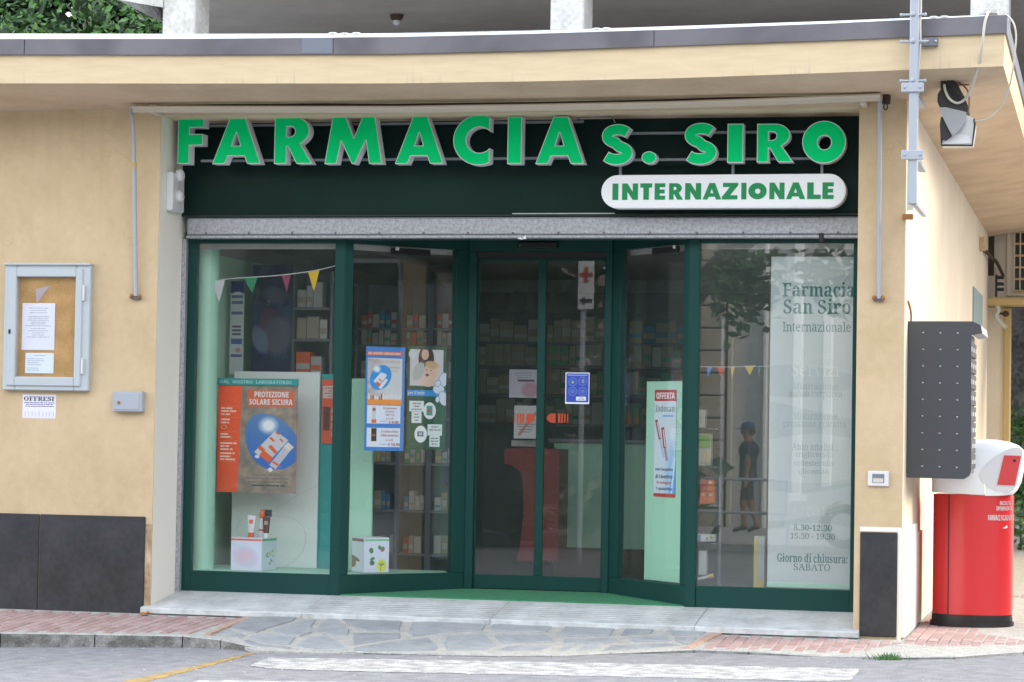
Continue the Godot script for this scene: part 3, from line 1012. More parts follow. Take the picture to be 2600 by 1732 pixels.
	for i in lipb.size() - 1:
		var k := Vector3(0, 0.004, -0.12)
		quad(st, lipt[i], lipt[i + 1], lipt[i + 1] + k, lipt[i] + k)
	for p in [Vector3(-0.944, 3.470, 0.660), Vector3(-0.873, 3.466, 0.660), Vector3(-0.801, 3.467, 0.660), Vector3(0.618, 3.465, 0.660), Vector3(0.675, 3.466, 0.660), Vector3(2.506, 3.493, 0.660), Vector3(2.566, 3.494, 0.660)]:
		ball(st, p, Vector3(0.028, 0.007, 0.03), 8)
	part("white_lip", st, M.acrylic_white, t)


func line_y(pts: Array, x: float) -> float:
	for i in pts.size() - 1:
		if x <= pts[i + 1].x:
			return lerpf(pts[i].y, pts[i + 1].y, (x - pts[i].x) / (pts[i + 1].x - pts[i].x))
	return pts[-1].y


# plaster with grey runs rising from the drip edge
func fascia_mat() -> StandardMaterial3D:
	var w := 1024
	var h := 96
	var n := noise(201, 0.02, 4, 256)
	var a := Color(0.60, 0.475, 0.30)
	var b := Color(0.67, 0.54, 0.355)
	var g := Color(0.30, 0.30, 0.28)
	var im := Image.create(w, h, false, Image.FORMAT_RGB8)
	var run := []
	for x in w:
		run.append(0.0)
	for k in 64:
		var c := rng.randi_range(0, w - 1)
		var s := rng.randf_range(0.05, 0.5) * rng.randf()
		for d in range(-3, 4):
			var i := posmod(c + d, w)
			run[i] = maxf(run[i], s * (1.0 - absf(d) / 4.0))
	for y in h:
		var up := 1.0 - float(y) / h
		for x in w:
			var v := n[(y * 2 % 256) * 256 + (x / 2) % 256] / 255.0
			var c := a.lerp(b, v)
			var reach: float = run[x] * 1.6
			var k: float = run[x] * clampf(1.0 - up / maxf(reach, 0.05), 0.0, 1.0)
			c = c.lerp(g, k * (0.6 + 0.6 * v))
			im.set_pixel(x, y, c.linear_to_srgb())
	var m := print_mat(im, 0.9)
	m.resource_name = "fascia_plaster"
	return m


# ---------------------------------------------------------------- the shopfront
func pane(called: String, r: Rect2, z: float, parent: Node, xf := Transform3D.IDENTITY) -> MeshInstance3D:
	return part(called, boxes(Vector3(r.position.x, r.position.y, z - 0.006), Vector3(r.end.x, r.end.y, z), 0.0, xf), M.glass, parent)


func shopfront() -> void:
	var t := thing("shopfront", "dark green metal shopfront with display windows, angled panes and recessed sliding doors", "shopfront", Vector3(0, 0.14, -0.5))
	var yb := 0.135
	var yg := 0.266
	var yt := 2.332
	var yh := 2.40
	var z := -0.45
	# jambs and rails of the two straight windows
	part("jamb", boxes(Vector3(-2.236, yb, z - 0.06), Vector3(-2.163, yh, z), 0.004), M.frame_green, t)
	part("jamb", boxes(Vector3(1.976, yb, z - 0.06), Vector3(2.05, yh, z), 0.004), M.frame_green, t)
	part("bottom_rail", boxes(Vector3(-2.163, yb, z - 0.055), Vector3(-1.245, yg, z - 0.004), 0.003), M.frame_green, t)
	part("bottom_rail", boxes(Vector3(1.055, yb, z - 0.055), Vector3(1.976, yg, z - 0.004), 0.003), M.frame_green, t)
	part("top_rail", boxes(Vector3(-2.163, yt, z - 0.055), Vector3(-1.245, yh, z - 0.004), 0.003), M.frame_green, t)
	part("top_rail", boxes(Vector3(1.055, yt, z - 0.055), Vector3(1.976, yh, z - 0.004), 0.003), M.frame_green, t)
	part("post", boxes(Vector3(-1.247, yb, z - 0.06), Vector3(-1.182, yh, z), 0.004), M.frame_green, t)
	part("post", boxes(Vector3(0.987, yb, z - 0.06), Vector3(1.053, yh, z), 0.004), M.frame_green, t)
	for e in [Rect2(-2.163, yg, 0.918, yt - yg), Rect2(1.053, yg, 0.923, yt - yg)]:
		pane("window_pane", e, z - 0.02, t)
		if e.position.x > 0.0:
			pane("window_pane", e, z - 0.036, t)
	# angled sides of the recess
	var A := Vector3(-1.182, 0, z - 0.002)
	var B := Vector3(-0.545, 0, -1.10)
	var C := Vector3(0.392, 0, -1.10)
	var D := Vector3(0.988, 0, z - 0.002)
	for e in [[A, B], [C, D]]:
		var d: Vector3 = e[1] - e[0]
		var len := d.length()
		var bx := d.normalized()
		var xf := Transform3D(Basis(bx, Vector3.UP, bx.cross(Vector3.UP)), e[0])
		part("angled_rail", boxes(Vector3(0, yb, -0.05), Vector3(len, yg, 0.0), 0.003, xf), M.frame_green, t)
		part("angled_rail", boxes(Vector3(0, yt, -0.05), Vector3(len, yh, 0.0), 0.003, xf), M.frame_green, t)
		var s0 := 0.06 if e[0] == A else 0.10
		var s1 := 0.10 if e[0] == A else 0.06
		part("angled_stile", boxes(Vector3(0, yg, -0.05), Vector3(s0, yt, 0.001), 0.003, xf), M.frame_green, t)
		part("angled_stile", boxes(Vector3(len - s1, yg, -0.05), Vector3(len, yt, 0.001), 0.003, xf), M.frame_green, t)
		pane("angled_pane", Rect2(s0, yg, len - s0 - s1, yt - yg), -0.02, t, xf)
		# a small door closer under the head rail
		var cx := 0.34 if e[0] == A else len - 0.36
		var cl := part("door_closer", boxes(Vector3(cx - 0.02, yt - 0.05, 0.002), Vector3(cx + 0.26, yt - 0.012, 0.03), 0.004, xf), M.black, t)
		part("closer_arm", boxes(Vector3(cx + (0.0 if e[0] == A else 0.23), yt - 0.028, 0.03), Vector3(cx + (0.025 if e[0] == A else 0.25), yt - 0.008, 0.036), 0.0, xf), M.white_plastic, cl)
	# head of the recess and the sliding doors
	var st := mb()
	plate(st, [Vector3(-1.18, yh + 0.015, z - 0.03), Vector3(0.99, yh + 0.015, z - 0.03), Vector3(0.40, yh + 0.015, -1.16), Vector3(-0.55, yh + 0.015, -1.16)], 0.03)
	part("recess_ceiling", st, M.frame_green, t)
	part("recess_beam", boxes(Vector3(-1.182, 2.352, z - 0.06), Vector3(0.988, yh, z - 0.004), 0.003), M.frame_green, t)
	part("transom", boxes(Vector3(-0.545, 2.325, -1.16), Vector3(0.392, yh, -1.085), 0.003), M.frame_green, t)
	part("door_track", boxes(Vector3(-0.50, 2.284, -1.15), Vector3(0.352, 2.323, -1.102)), M.black, t)
	var sen := part("door_sensor", boxes(Vector3(-0.22, 2.345, -1.083), Vector3(0.04, 2.385, -1.04), 0.006), M.black, t)
	part("green_lamp", boxes(Vector3(-0.205, 2.357, -1.041), Vector3(-0.198, 2.364, -1.037)), M.acrylic_green, sen)
	part("door_post", boxes(Vector3(-0.547, yb, -1.155), Vector3(-0.492, 2.325, -1.09), 0.004), M.frame_green, t)
	part("door_post", boxes(Vector3(0.347, yb, -1.155), Vector3(0.394, 2.325, -1.09), 0.004), M.frame_green, t)
	for s in [0, 1]:
		var x0 = [-0.492, -0.073][s]
		var x1 = [-0.068, 0.347][s]
		var dr := part("sliding_door", boxes(Vector3(x0, 0.168, -1.15), Vector3(x1, 0.258, -1.112), 0.004), M.frame_green, t)
		var g0 = x0 + [0.008, 0.030][s]
		var g1 = x1 - [0.026, 0.008][s]
		part("door_stile", boxes(Vector3(x0, 0.258, -1.15), Vector3(g0, 2.284, -1.112), 0.003), M.frame_green, dr)
		part("door_stile", boxes(Vector3(g1, 0.258, -1.15), Vector3(x1, 2.284, -1.112), 0.003), M.frame_green, dr)
		part("top_rail", boxes(Vector3(g0, 2.268, -1.15), Vector3(g1, 2.284, -1.112), 0.003), M.frame_green, dr)
		pane("door_pane", Rect2(g0, 0.258, g1 - g0, 2.01), -1.122, dr)
		# orange arrow of stripes stuck on the glass
		var r := Rect2(-0.239, 1.230, 0.134, 0.060) if s == 0 else Rect2(-0.023, 1.234, 0.141, 0.060)
		var mk := mb()
		var w := r.size.x
		var n := 4
		for k in n:
			var q0 := w * (0.02 + 0.115 * k + 0.006 * k)
			var q1 := q0 + w * (0.05 + 0.02 * k)
			if s == 1:
				var tmp := w - q0
				q0 = w - q1
				q1 = tmp
			prism(mk, [Vector2(r.position.x + q0, r.position.y), Vector2(r.position.x + q1, r.position.y), Vector2(r.position.x + q1, r.end.y), Vector2(r.position.x + q0, r.end.y)], -1.1175, -1.1165)
		var hx := r.position.x + (w * 0.60 if s == 0 else w * 0.40)
		var dx := w * (1.0 if s == 0 else -1.0)
		prism(mk, [Vector2(hx, r.position.y), Vector2(hx + dx * 0.22, r.position.y), Vector2(hx + dx * 0.40, r.position.y + r.size.y * 0.32), Vector2(hx + dx * 0.40, r.position.y + r.size.y * 0.68), Vector2(hx + dx * 0.22, r.end.y), Vector2(hx, r.end.y)], -1.1175, -1.1165)
		part("arrow_sticker", mk, M.get("orange") if M.has("orange") else mat("orange", Color(0.42, 0.055, 0.014), 0.6), dr)
	# roller shutter: housing with its bottom lip, rivets and the guide rail on the left
	var rs := thing("roller_shutter", "galvanised roller shutter housing above the shop windows", "shutter", Vector3(0, 2.36, -0.38))
	var sb := Rect2(-2.200, 2.362, 4.202, 0.123)
	st = mb()
	box(st, Vector3(sb.position.x, sb.position.y + 0.012, -0.46), Vector3(2.10, sb.end.y, -0.36), 0.01)
	part("housing", st, M.galvanised, rs)
	part("bottom_lip", boxes(Vector3(sb.position.x, sb.position.y - 0.006, -0.44), Vector3(2.10, sb.position.y + 0.011, -0.352), 0.003), M.galvanised, rs)
	for k in 16:
		st = mb()
		ball(st, Vector3(sb.position.x + 0.13 + k * 0.283, sb.position.y + 0.026, -0.36), Vector3(0.008, 0.008, 0.005), 8)
		part("rivet", st, M.grey_paint_dark, rs)
	st = mb()
	box(st, Vector3(1.780, sb.position.y - 0.03, -0.37), Vector3(1.808, sb.position.y + 0.022, -0.345), 0.004)
	part("latch", st, M.black, rs)
	st = mb()
	var lp := Vector3(-0.030, 2.352, -0.350)
	tri(st, lp, lp + Vector3(0.03, -0.004, 0.01), lp + Vector3(0.024, 0.022, 0.006))
	tri(st, lp + Vector3(-0.03, 0.0, 0.0), lp + Vector3(0.01, -0.008, 0.01), lp + Vector3(-0.01, 0.008, 0.004))
	part("torn_paper", st, M.paper, rs)
	part("guide_rail", boxes(Vector3(-2.246, 0.09, -0.445), Vector3(-2.216, sb.position.y - 0.006, -0.402), 0.003), M.galvanised, rs)
	part("guide_rail", boxes(Vector3(2.02, 0.09, -0.445), Vector3(2.042, sb.position.y - 0.006, -0.402), 0.003), M.galvanised, rs)


# ---------------------------------------------------------------- signs
func arc(cx: float, cy: float, rx: float, ry: float, a0: float, a1: float, n := 14) -> Array:
	var out := []
	for i in n + 1:
		var a := deg_to_rad(lerpf(a0, a1, float(i) / n))
		out.append(Vector2(cx + rx * cos(a), cy + ry * sin(a)))
	return out


# outlines of bold geometric capitals in a unit square: [outer, holes]
func glyph(c: String) -> Array:
	match c:
		"F":
			return [[Vector2(0, 0), Vector2(0.45, 0), Vector2(0.45, 0.39), Vector2(0.96, 0.39), Vector2(0.96, 0.63), Vector2(0.45, 0.63), Vector2(0.45, 0.765), Vector2(1, 0.765), Vector2(1, 1), Vector2(0, 1)], []]
		"A":
			return [[Vector2(0, 0), Vector2(0.26, 0), Vector2(0.325, 0.165), Vector2(0.66, 0.165), Vector2(0.725, 0), Vector2(1, 0), Vector2(0.66, 1), Vector2(0.36, 1)], [[Vector2(0.405, 0.385), Vector2(0.575, 0.385), Vector2(0.49, 0.66)]]]
		"R":
			var p := [Vector2(0, 0), Vector2(0.33, 0), Vector2(0.33, 0.36), Vector2(0.36, 0.36), Vector2(0.60, 0), Vector2(1.02, 0), Vector2(0.70, 0.42)]
			p += arc(0.50, 0.70, 0.43, 0.30, -50, 90, 12)
			p += [Vector2(0, 1)]
			return [p, [[Vector2(0.33, 0.575), Vector2(0.42, 0.575)] + arc(0.42, 0.68, 0.13, 0.105, -70, 70, 8) + [Vector2(0.42, 0.785), Vector2(0.33, 0.785)]]]
		"M":
			return [[Vector2(0, 0), Vector2(0.21, 0), Vector2(0.285, 0.48), Vector2(0.475, 0), Vector2(0.53, 0), Vector2(0.715, 0.49), Vector2(0.775, 0), Vector2(1, 0), Vector2(0.87, 1), Vector2(0.65, 1), Vector2(0.505, 0.55), Vector2(0.355, 1), Vector2(0.13, 1)], []]
		"C":
			var o := arc(0.70, 0.5, 0.70, 0.5, 64.6, 295.4, 26)
			o += arc(0.72, 0.5, 0.365, 0.255, 320, 40, 16)
			return [o, []]
		"I":
			return [[Vector2(0, 0), Vector2(1, 0), Vector2(1, 1), Vector2(0, 1)], []]
		"O":
			return [arc(0.5, 0.5, 0.5, 0.5, 0, 347, 30), [arc(0.51, 0.49, 0.155, 0.165, 0, 345, 20)]]
		".":
			return [arc(0.5, 0.5, 0.5, 0.5, 0, 345, 22), []]
		"S":
			var line := PackedVector2Array(arc(0.52, 0.715, 0.32, 0.165, 28, 262, 16) + arc(0.48, 0.285, 0.335, 0.165, 82, -152, 16))
			var got := Geometry2D.offset_polyline(line, 0.142, Geometry2D.JOIN_ROUND, Geometry2D.END_BUTT)
			var best := got[0]
			var lo := Vector2(9, 9)
			var hi := -lo
			for v in best:
				lo = lo.min(v)
				hi = hi.max(v)
			var out := []
			for v in best:
				out.append((v - lo) / (hi - lo))
			return [out, []]
		"N":
			return [[Vector2(0, 0), Vector2(0.33, 0), Vector2(0.33, 0.50), Vector2(0.67, 0), Vector2(1, 0), Vector2(1, 1), Vector2(0.67, 1), Vector2(0.67, 0.50), Vector2(0.33, 1), Vector2(0, 1)], []]
		"T":
			return [[Vector2(0.26, 0), Vector2(0.74, 0), Vector2(0.74, 0.74), Vector2(1, 0.74), Vector2(1, 1), Vector2(0, 1), Vector2(0, 0.74), Vector2(0.26, 0.74)], []]
		"E":
			return [[Vector2(0, 0), Vector2(1, 0), Vector2(1, 0.24), Vector2(0.48, 0.24), Vector2(0.48, 0.385), Vector2(0.95, 0.385), Vector2(0.95, 0.615), Vector2(0.48, 0.615), Vector2(0.48, 0.76), Vector2(1, 0.76), Vector2(1, 1), Vector2(0, 1)], []]
		"Z":
			return [[Vector2(0, 0), Vector2(0.96, 0), Vector2(0.96, 0.25), Vector2(0.50, 0.25), Vector2(1, 0.85), Vector2(1, 1), Vector2(0.06, 1), Vector2(0.06, 0.75), Vector2(0.48, 0.75), Vector2(0, 0.15)], []]
		"L":
			return [[Vector2(0, 0), Vector2(1, 0), Vector2(1, 0.26), Vector2(0.47, 0.26), Vector2(0.47, 1), Vector2(0, 1)], []]
	return []


func fitted(g: Array, r: Rect2) -> Array:
	var f := func(v: Vector2) -> Vector2: return r.position + v * r.size
	return [g[0].map(f), g[1].map(func(h): return h.map(f))]


func box_letter(c: String, r: Rect2, z0: float, z1: float, parent: Node) -> void:
	var g := fitted(glyph(c), r)
	var st := mb()
	prism(st, g[0], z0, z1, g[1])
	var body := part("letter", st, M.acrylic_white, parent)
	# the green face sits inside a thin grey trim
	var out := Geometry2D.offset_polygon(ccw(g[0]), -0.0045, Geometry2D.JOIN_MITER)
	var holes := []
	for h in g[1]:
		var o := Geometry2D.offset_polygon(ccw(h), 0.0045, Geometry2D.JOIN_MITER)
		if o.size():
			holes.append(Array(o[0]))
	if out.size():
		st = mb()
		prism(st, Array(out[0]), z1 - 0.002, z1 + 0.004, holes)
		part("letter_face", st, M.acrylic_green, body)
	var rim := mb()
	prism(rim, g[0], z1 - 0.006, z1 + 0.0015, g[1])
	part("letter_trim", rim, M.trim_grey, body)


func signs() -> void:
	var bd := thing("sign_board", "dark green fascia board carrying the shop sign above the shutter", "sign board", Vector3(0, 2.6, -0.4))
	var r := Rect2(-2.271, 2.492, 4.300, 0.607)
	part("panel", boxes(Vector3(-2.244, r.position.y + 0.004, -0.42), Vector3(2.041, r.end.y + 0.03, -0.38), 0.003), M.sign_dark, bd)
	part("lower_edge", boxes(Vector3(-2.22, r.position.y - 0.002, -0.40), Vector3(2.041, r.position.y + 0.011, -0.362), 0.002), M.frame_dark, bd)
	part("bright_strip", boxes(Vector3(-0.097, r.position.y + 0.0115, -0.379), Vector3(0.540, r.position.y + 0.017, -0.366)), M.aluminium, bd)
	part("upper_edge", boxes(Vector3(0.9, 3.099, -0.379), Vector3(2.041, 3.099 + 0.012, -0.365), 0.002), M.grey_paint, bd)
	var t := thing("letter_sign", "green box letters reading FARMACIA on two grey rails", "sign", Vector3(-0.9, 2.8, -0.25))
	for v in [314.5, 405.0]:
		var y := 0.0
		y = 3.054 if v < 350 else 2.834
		part("rail", boxes(Vector3(-2.08, y - 0.008, -0.28), Vector3(0.36, y + 0.008, -0.262), 0.002), M.rail_grey, t)
	var zf := -0.165
	var zb := -0.255
	var one := [["F", Rect2(-2.196, 2.805, 0.171, 0.295)], ["A", Rect2(-1.968, 2.803, 0.316, 0.294)], ["R", Rect2(-1.565, 2.801, 0.242, 0.292)], ["M", Rect2(-1.239, 2.798, 0.367, 0.291)],
		["A", Rect2(-0.790, 2.795, 0.306, 0.289)], ["C", Rect2(-0.425, 2.783, 0.229, 0.307)], ["I", Rect2(-0.086, 2.790, 0.088, 0.286)], ["A", Rect2(0.088, 2.788, 0.300, 0.285)]]
	for e in one:
		box_letter(e[0], e[1], zb, zf, t)
	var u := thing("letter_sign", "green box letters reading S. SIRO on two grey rails", "sign", Vector3(1.2, 2.8, -0.25))
	for y in [2.979, 2.819]:
		part("rail", boxes(Vector3(0.55, y - 0.008, -0.28), Vector3(1.82, y + 0.008, -0.262), 0.002), M.rail_grey, u)
	for e in [["S", Rect2(0.494, 2.778, 0.189, 0.246)], [".", Rect2(0.737, 2.784, 0.091, 0.075)], ["S", Rect2(0.995, 2.777, 0.194, 0.249)], ["I", Rect2(1.252, 2.787, 0.094, 0.231)], ["R", Rect2(1.428, 2.788, 0.210, 0.228)], ["O", Rect2(1.695, 2.779, 0.256, 0.251)]]:
		box_letter(e[0], e[1], zb, zf, u)
	# light box below, hung on three short bars
	var w := thing("light_box", "white rounded light box reading INTERNAZIONALE in green", "sign", Vector3(1.2, 2.55, -0.25))
	var b := Rect2(0.489, 2.522, 1.462, 0.199)
	var rad := b.size.y / 2.0
	var cy := b.position.y + rad
	var out := arc(b.end.x - rad, cy, rad, rad, -90, 90, 16) + arc(b.position.x + rad, cy, rad, rad, 90, 270, 16)
	var st := mb()
	prism(st, out, -0.30, -0.20)
	part("case", st, M.acrylic_white, w)
	st = mb()
	var ins := Geometry2D.offset_polygon(ccw(out), -0.006)
	prism(st, Array(ins[0]), -0.202, -0.196)
	part("face", st, M.acrylic_white, w)
	var xs := [["I", 1555, 1570], ["N", 1580, 1621], ["T", 1627, 1657], ["E", 1664, 1691], ["R", 1701, 1736], ["N", 1742, 1783], ["A", 1787, 1834], ["Z", 1836, 1877], ["I", 1885, 1898], ["O", 1903, 1949], ["N", 1956, 1994], ["A", 1998, 2046], ["L", 2051, 2085], ["E", 2089, 2117]]
	var fx0 := 0.558
	var fx1 := 1.880
	var y0 := 2.572
	var y1 := 2.670
	for e in xs:
		var a := lerpf(fx0, fx1, (e[1] - 1555.0) / 562.0)
		var c := lerpf(fx0, fx1, (e[2] - 1555.0) / 562.0)
		var g := fitted(glyph(e[0]), Rect2(a, y0, c - a, y1 - y0))
		st = mb()
		prism(st, g[0], -0.196, -0.1935, g[1])
		part("letter", st, M.print_green, w)
	for x in [0.591, 1.273, 1.802]:
		part("hanger", boxes(Vector3(x - 0.008, b.end.y - 0.01, -0.275), Vector3(x + 0.008, b.end.y + 0.085, -0.260)), M.rail_grey, w)
	# supply lead looping between the two letter rows
	solo("cable", tubes(smooth_line([Vector3(0.298, 3.059, -0.250), Vector3(0.346, 3.075, -0.250), Vector3(0.407, 3.079, -0.250), Vector3(0.492, 3.078, -0.250), Vector3(0.540, 3.073, -0.250), Vector3(0.555, 3.042, -0.250)], 5), 0.0045, 6), M.rail_grey, "grey cable arching between the letters of FARMACIA and S. SIRO", "cable")


func wall_skin() -> StandardMaterial3D:
	var w := 512
	var h := 1365
	var a := noise(501, 0.006, 4, 512)
	var b := noise(503, 0.03, 4, 512)
	var c := noise(507, 0.16, 2, 512)
	var lo := Color(0.50, 0.375, 0.225)
	var hi := Color(0.63, 0.49, 0.315)
	var grime := Color(0.30, 0.24, 0.16)
	var run := []
	for x in w:
		run.append(0.0)
	for k in 15:
		var m := rng.randi_range(0, w - 1)
		var s := rng.randf_range(0.03, 0.14)
		var wd := rng.randi_range(3, 12)
		for d in range(-wd, wd + 1):
			var i := posmod(m + d, w)
			run[i] = maxf(run[i], s * (1.0 - absf(d) / (wd + 1.0)))
	var d8 := PackedByteArray()
	d8.resize(w * h * 3)
	var hm := PackedByteArray()
	hm.resize(w * h)
	for y in h:
		var vy := float(y) / h
		for x in w:
			var i := (y % 512) * 512 + x
			var va := a[((y * 2 / 3) % 512) * 512 + x] / 255.0
			var vb := b[i] / 255.0
			var vc := c[i] / 255.0
			var t := clampf(0.5 + (va - 0.5) * 0.7 + (vb - 0.5) * 0.35 + (vc - 0.5) * 0.12, 0.0, 1.0)
			var col := lo.lerp(hi, t)
			var k: float = run[x] * clampf(1.1 - vy * 2.4, 0.0, 1.0) * clampf(vb * 2.4 - 0.5, 0.0, 1.4)
			# splashes above the pavement and dirt specks
			k = maxf(k, clampf((vy - 0.90) * 6.0, 0.0, 0.5) * vb)
			if vc > 0.93:
				k = maxf(k, 0.22)
			col = col.lerp(grime, k).linear_to_srgb()
			var o := (y * w + x) * 3
			d8[o] = col.r8
			d8[o + 1] = col.g8
			d8[o + 2] = col.b8
			hm[y * w + x] = int(clampf(vc * 0.6 + vb * 0.4, 0.0, 1.0) * 255.0)
	var im := Image.create_from_data(w, h, false, Image.FORMAT_RGB8, d8)
	# hairline cracks
	for k in 3:
		var p := Vector2(rng.randf() * w, rng.randf_range(0.1, 0.5) * h)
		var dir := rng.randf_range(-2.6, -0.5) + PI
		for s in rng.randi_range(50, 170):
			dir += rng.randf_range(-0.5, 0.5) - sin(s * 0.05) * 0.02
			p += Vector2(cos(dir), sin(dir))
			var q := Vector2i(posmod(int(p.x), w), clampi(int(p.y), 0, h - 1))
			im.set_pixelv(q, im.get_pixelv(q).lerp(Color(0.50, 0.40, 0.28), 0.28))
	var bm := Image.create_from_data(w, h, false, Image.FORMAT_L8, hm)
	bm.convert(Image.FORMAT_RGBA8)
	bm.bump_map_to_normal_map(1.5)
	var m := print_mat(im, 0.92)
	m.resource_name = "weathered_plaster"
	m.normal_enabled = true
	m.normal_texture = ImageTexture.create_from_image(bm)
	m.normal_scale = 0.5
	return m


# ---------------------------------------------------------------- things fixed to the front wall
func wall_things() -> void:
	# awning: roller under the soffit, front bar and two hanging arms
	var t := thing("awning", "closed awning with cream front bar and two thin grey arms hanging at the wall", "awning", Vector3(0, 3.0, 0.1))
	var bar_pts := [Vector3(-2.374, 3.112, 0.160), Vector3(-1.452, 3.099, 0.160), Vector3(-0.710, 3.089, 0.160), Vector3(0.253, 3.091, 0.160), Vector3(0.957, 3.096, 0.160), Vector3(1.646, 3.110, 0.160), Vector3(2.178, 3.124, 0.160)]
	var st := mb()
	for i in bar_pts.size() - 1:
		var a: Vector3 = bar_pts[i]
		var b: Vector3 = bar_pts[i + 1]
		var pr := [Vector2(0.022, 0.0), Vector2(0.026, 0.008), Vector2(0.022, 0.016), Vector2(-0.02, 0.018), Vector2(-0.024, -0.022), Vector2(0.010, -0.024), Vector2(0.014, -0.004)]
		for k in pr.size():
			var p: Vector2 = pr[k]
			var q: Vector2 = pr[(k + 1) % pr.size()]
			quad(st, a + Vector3(0, p.y, p.x), b + Vector3(0, p.y, p.x), b + Vector3(0, q.y, q.x), a + Vector3(0, q.y, q.x))
	part("front_bar", st, M.awning_metal, t)
	var roll := [Vector3(-2.274, 3.171, 0.050), Vector3(-0.743, 3.151, 0.050), Vector3(0.228, 3.149, 0.050), Vector3(0.938, 3.152, 0.050), Vector3(1.906, 3.171, 0.050)]
	part("cloth_roll", tubes(roll, 0.017, 10), M.awning_cloth, t)
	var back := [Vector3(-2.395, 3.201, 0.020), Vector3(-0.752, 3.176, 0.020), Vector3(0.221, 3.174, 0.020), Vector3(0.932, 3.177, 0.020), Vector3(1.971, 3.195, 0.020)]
	part("back_shadow_rail", tubes(back, 0.012, 6), M.brown_dark, t)  # dark brown strip put in for the upper shadow line above the bar
	part("lower_shadow_rail", tubes([Vector3(-2.375, 3.144, 0.100), Vector3(-0.728, 3.122, 0.100), Vector3(0.239, 3.122, 0.100), Vector3(0.947, 3.127, 0.100), Vector3(1.639, 3.139, 0.100), Vector3(2.173, 3.154, 0.100)], 0.008, 6), M.brown_dark, t)  # second dark strip, standing in for the shadow just over the bar
	part("arm", tubes([Vector3(-2.390, 3.099, 0.130), Vector3(-2.381, 2.987, 0.115), Vector3(-2.381, 2.773, 0.090)], 0.0115, 8), M.grey_paint, t)
	part("arm", tubes([Vector3(-2.381, 2.773, 0.090), Vector3(-2.381, 2.337, 0.050), Vector3(-2.375, 1.970, 0.030)], 0.0135, 8), M.grey_paint, t)
	part("arm_joint", tubes([Vector3(-2.380, 2.790, 0.092), Vector3(-2.381, 2.759, 0.089)], 0.016, 8), M.yellow_frame, t)
	part("arm", tubes([Vector3(2.172, 3.105, 0.130), Vector3(2.171, 2.783, 0.090), Vector3(2.169, 2.333, 0.050), Vector3(2.171, 1.976, 0.030)], 0.0125, 8), M.grey_paint, t)
	for p in [Vector3(-2.379, 1.968, 0.020), Vector3(2.169, 1.979, 0.020)]:
		var br := part("arm_bracket", boxes(p + Vector3(-0.03, -0.018, -0.02), p + Vector3(0.03, 0.010, 0.008), 0.004), M.grey_paint_dark, t)
		for s in [-1.0, 1.0]:
			st = mb()
			ball(st, p + Vector3(s * 0.026, 0.0, 0.012), Vector3(0.012, 0.016, 0.012), 8)
			part("wing_nut", st, M.rust, br)
	part("end_cap", boxes(Vector3(-2.373, 3.107, 0.160) + Vector3(-0.012, -0.03, -0.026), Vector3(-2.373, 3.107, 0.160) + Vector3(0.002, 0.02, 0.026), 0.003), M.grey_paint, t)
	st = mb()
	tube(st, [Vector3(2.203, 3.164, 0.090), Vector3(2.208, 3.128, 0.090), Vector3(2.204, 3.092, 0.090)], 0.024, 10)
	var gear := part("winding_gear", st, M.brown_dark, t)
	part("crank_eye", tubes(smooth_line([Vector3(2.198, 3.095, 0.100), Vector3(2.192, 3.072, 0.100), Vector3(2.203, 3.056, 0.100), Vector3(2.214, 3.072, 0.100), Vector3(2.207, 3.095, 0.100)], 4), 0.004, 6), M.black, gear)
	for u in [385, 2190]:
		var h := 270.0 if u < 1000 else 249.0
		var p: Vector3 = Vector3(-2.256, 3.132, 0.140) if u < 1000 else Vector3(2.074, 3.128, 0.140)
		part("wall_bracket", boxes(p + Vector3(-0.02, -0.045, -0.14), p + Vector3(0.02, 0.03, 0.0), 0.004), M.awning_metal, t)
	# cable creeping from the awning to the lamp in the reveal
	solo("cable", tubes(smooth_line([Vector3(-2.244, 3.110, -0.030), Vector3(-2.251, 3.057, -0.120), Vector3(-2.249, 2.985, -0.200), Vector3(-2.255, 2.955, -0.300), Vector3(-2.264, 2.864, -0.330), Vector3(-2.231, 2.773, -0.220)], 4), 0.005, 6), M.pvc_cream, "thin cable hanging in the left reveal beside the first letter", "cable")
	# twin emergency lamp in the reveal
	t = thing("emergency_lamp", "white wall unit with two round lenses in the left door reveal", "emergency lamp", Vector3(-2.24, 2.6, -0.2))
	var top: float = 2.751
	var bot: float = 2.509
	part("case", boxes(Vector3(-2.246, bot, -0.31), Vector3(-2.20, top, -0.10), 0.008), M.white_plastic, t)
	for v in [[456, 447], [456, 500]]:
		st = mb()
		var c := Vector3(-2.212, 2.735, -0.220) if v[1] == 447 else Vector3(-2.209, 2.605, -0.220)
		lathe(st, [Vector2(0.0, 0.040), Vector2(0.022, 0.038), Vector2(0.036, 0.030), Vector2(0.040, 0.015), Vector2(0.038, 0.0), Vector2(0.0, 0.0)], Transform3D(Basis(Vector3.BACK, -1.5), Vector3(-2.205, c.y, -0.20)), 18)
		part("lens", st, M.white_plastic, t)
	# notice board
	t = thing("notice_board", "grey metal notice board with glass door and cork back", "notice board", Vector3(-2.9, 1.5, 0.03))
	var o := Rect2(-3.242, 1.380, 0.571, 0.784)
	var g := Rect2(-3.158, 1.465, 0.393, 0.621)
	part("cork_panel", rbox(g.grow(0.02), 0.004, 0.012), M.cork, t)
	for e in [Rect2(o.position.x, o.position.y, g.position.x - o.position.x, o.size.y), Rect2(g.end.x, o.position.y, o.end.x - g.end.x, o.size.y), Rect2(g.position.x, g.end.y, g.size.x, o.end.y - g.end.y), Rect2(g.position.x, o.position.y, g.size.x, g.position.y - o.position.y)]:
		part("casing", rbox(e, 0.0, 0.045, 0.006), M.board_frame, t)
	var d := o.grow(-0.028)
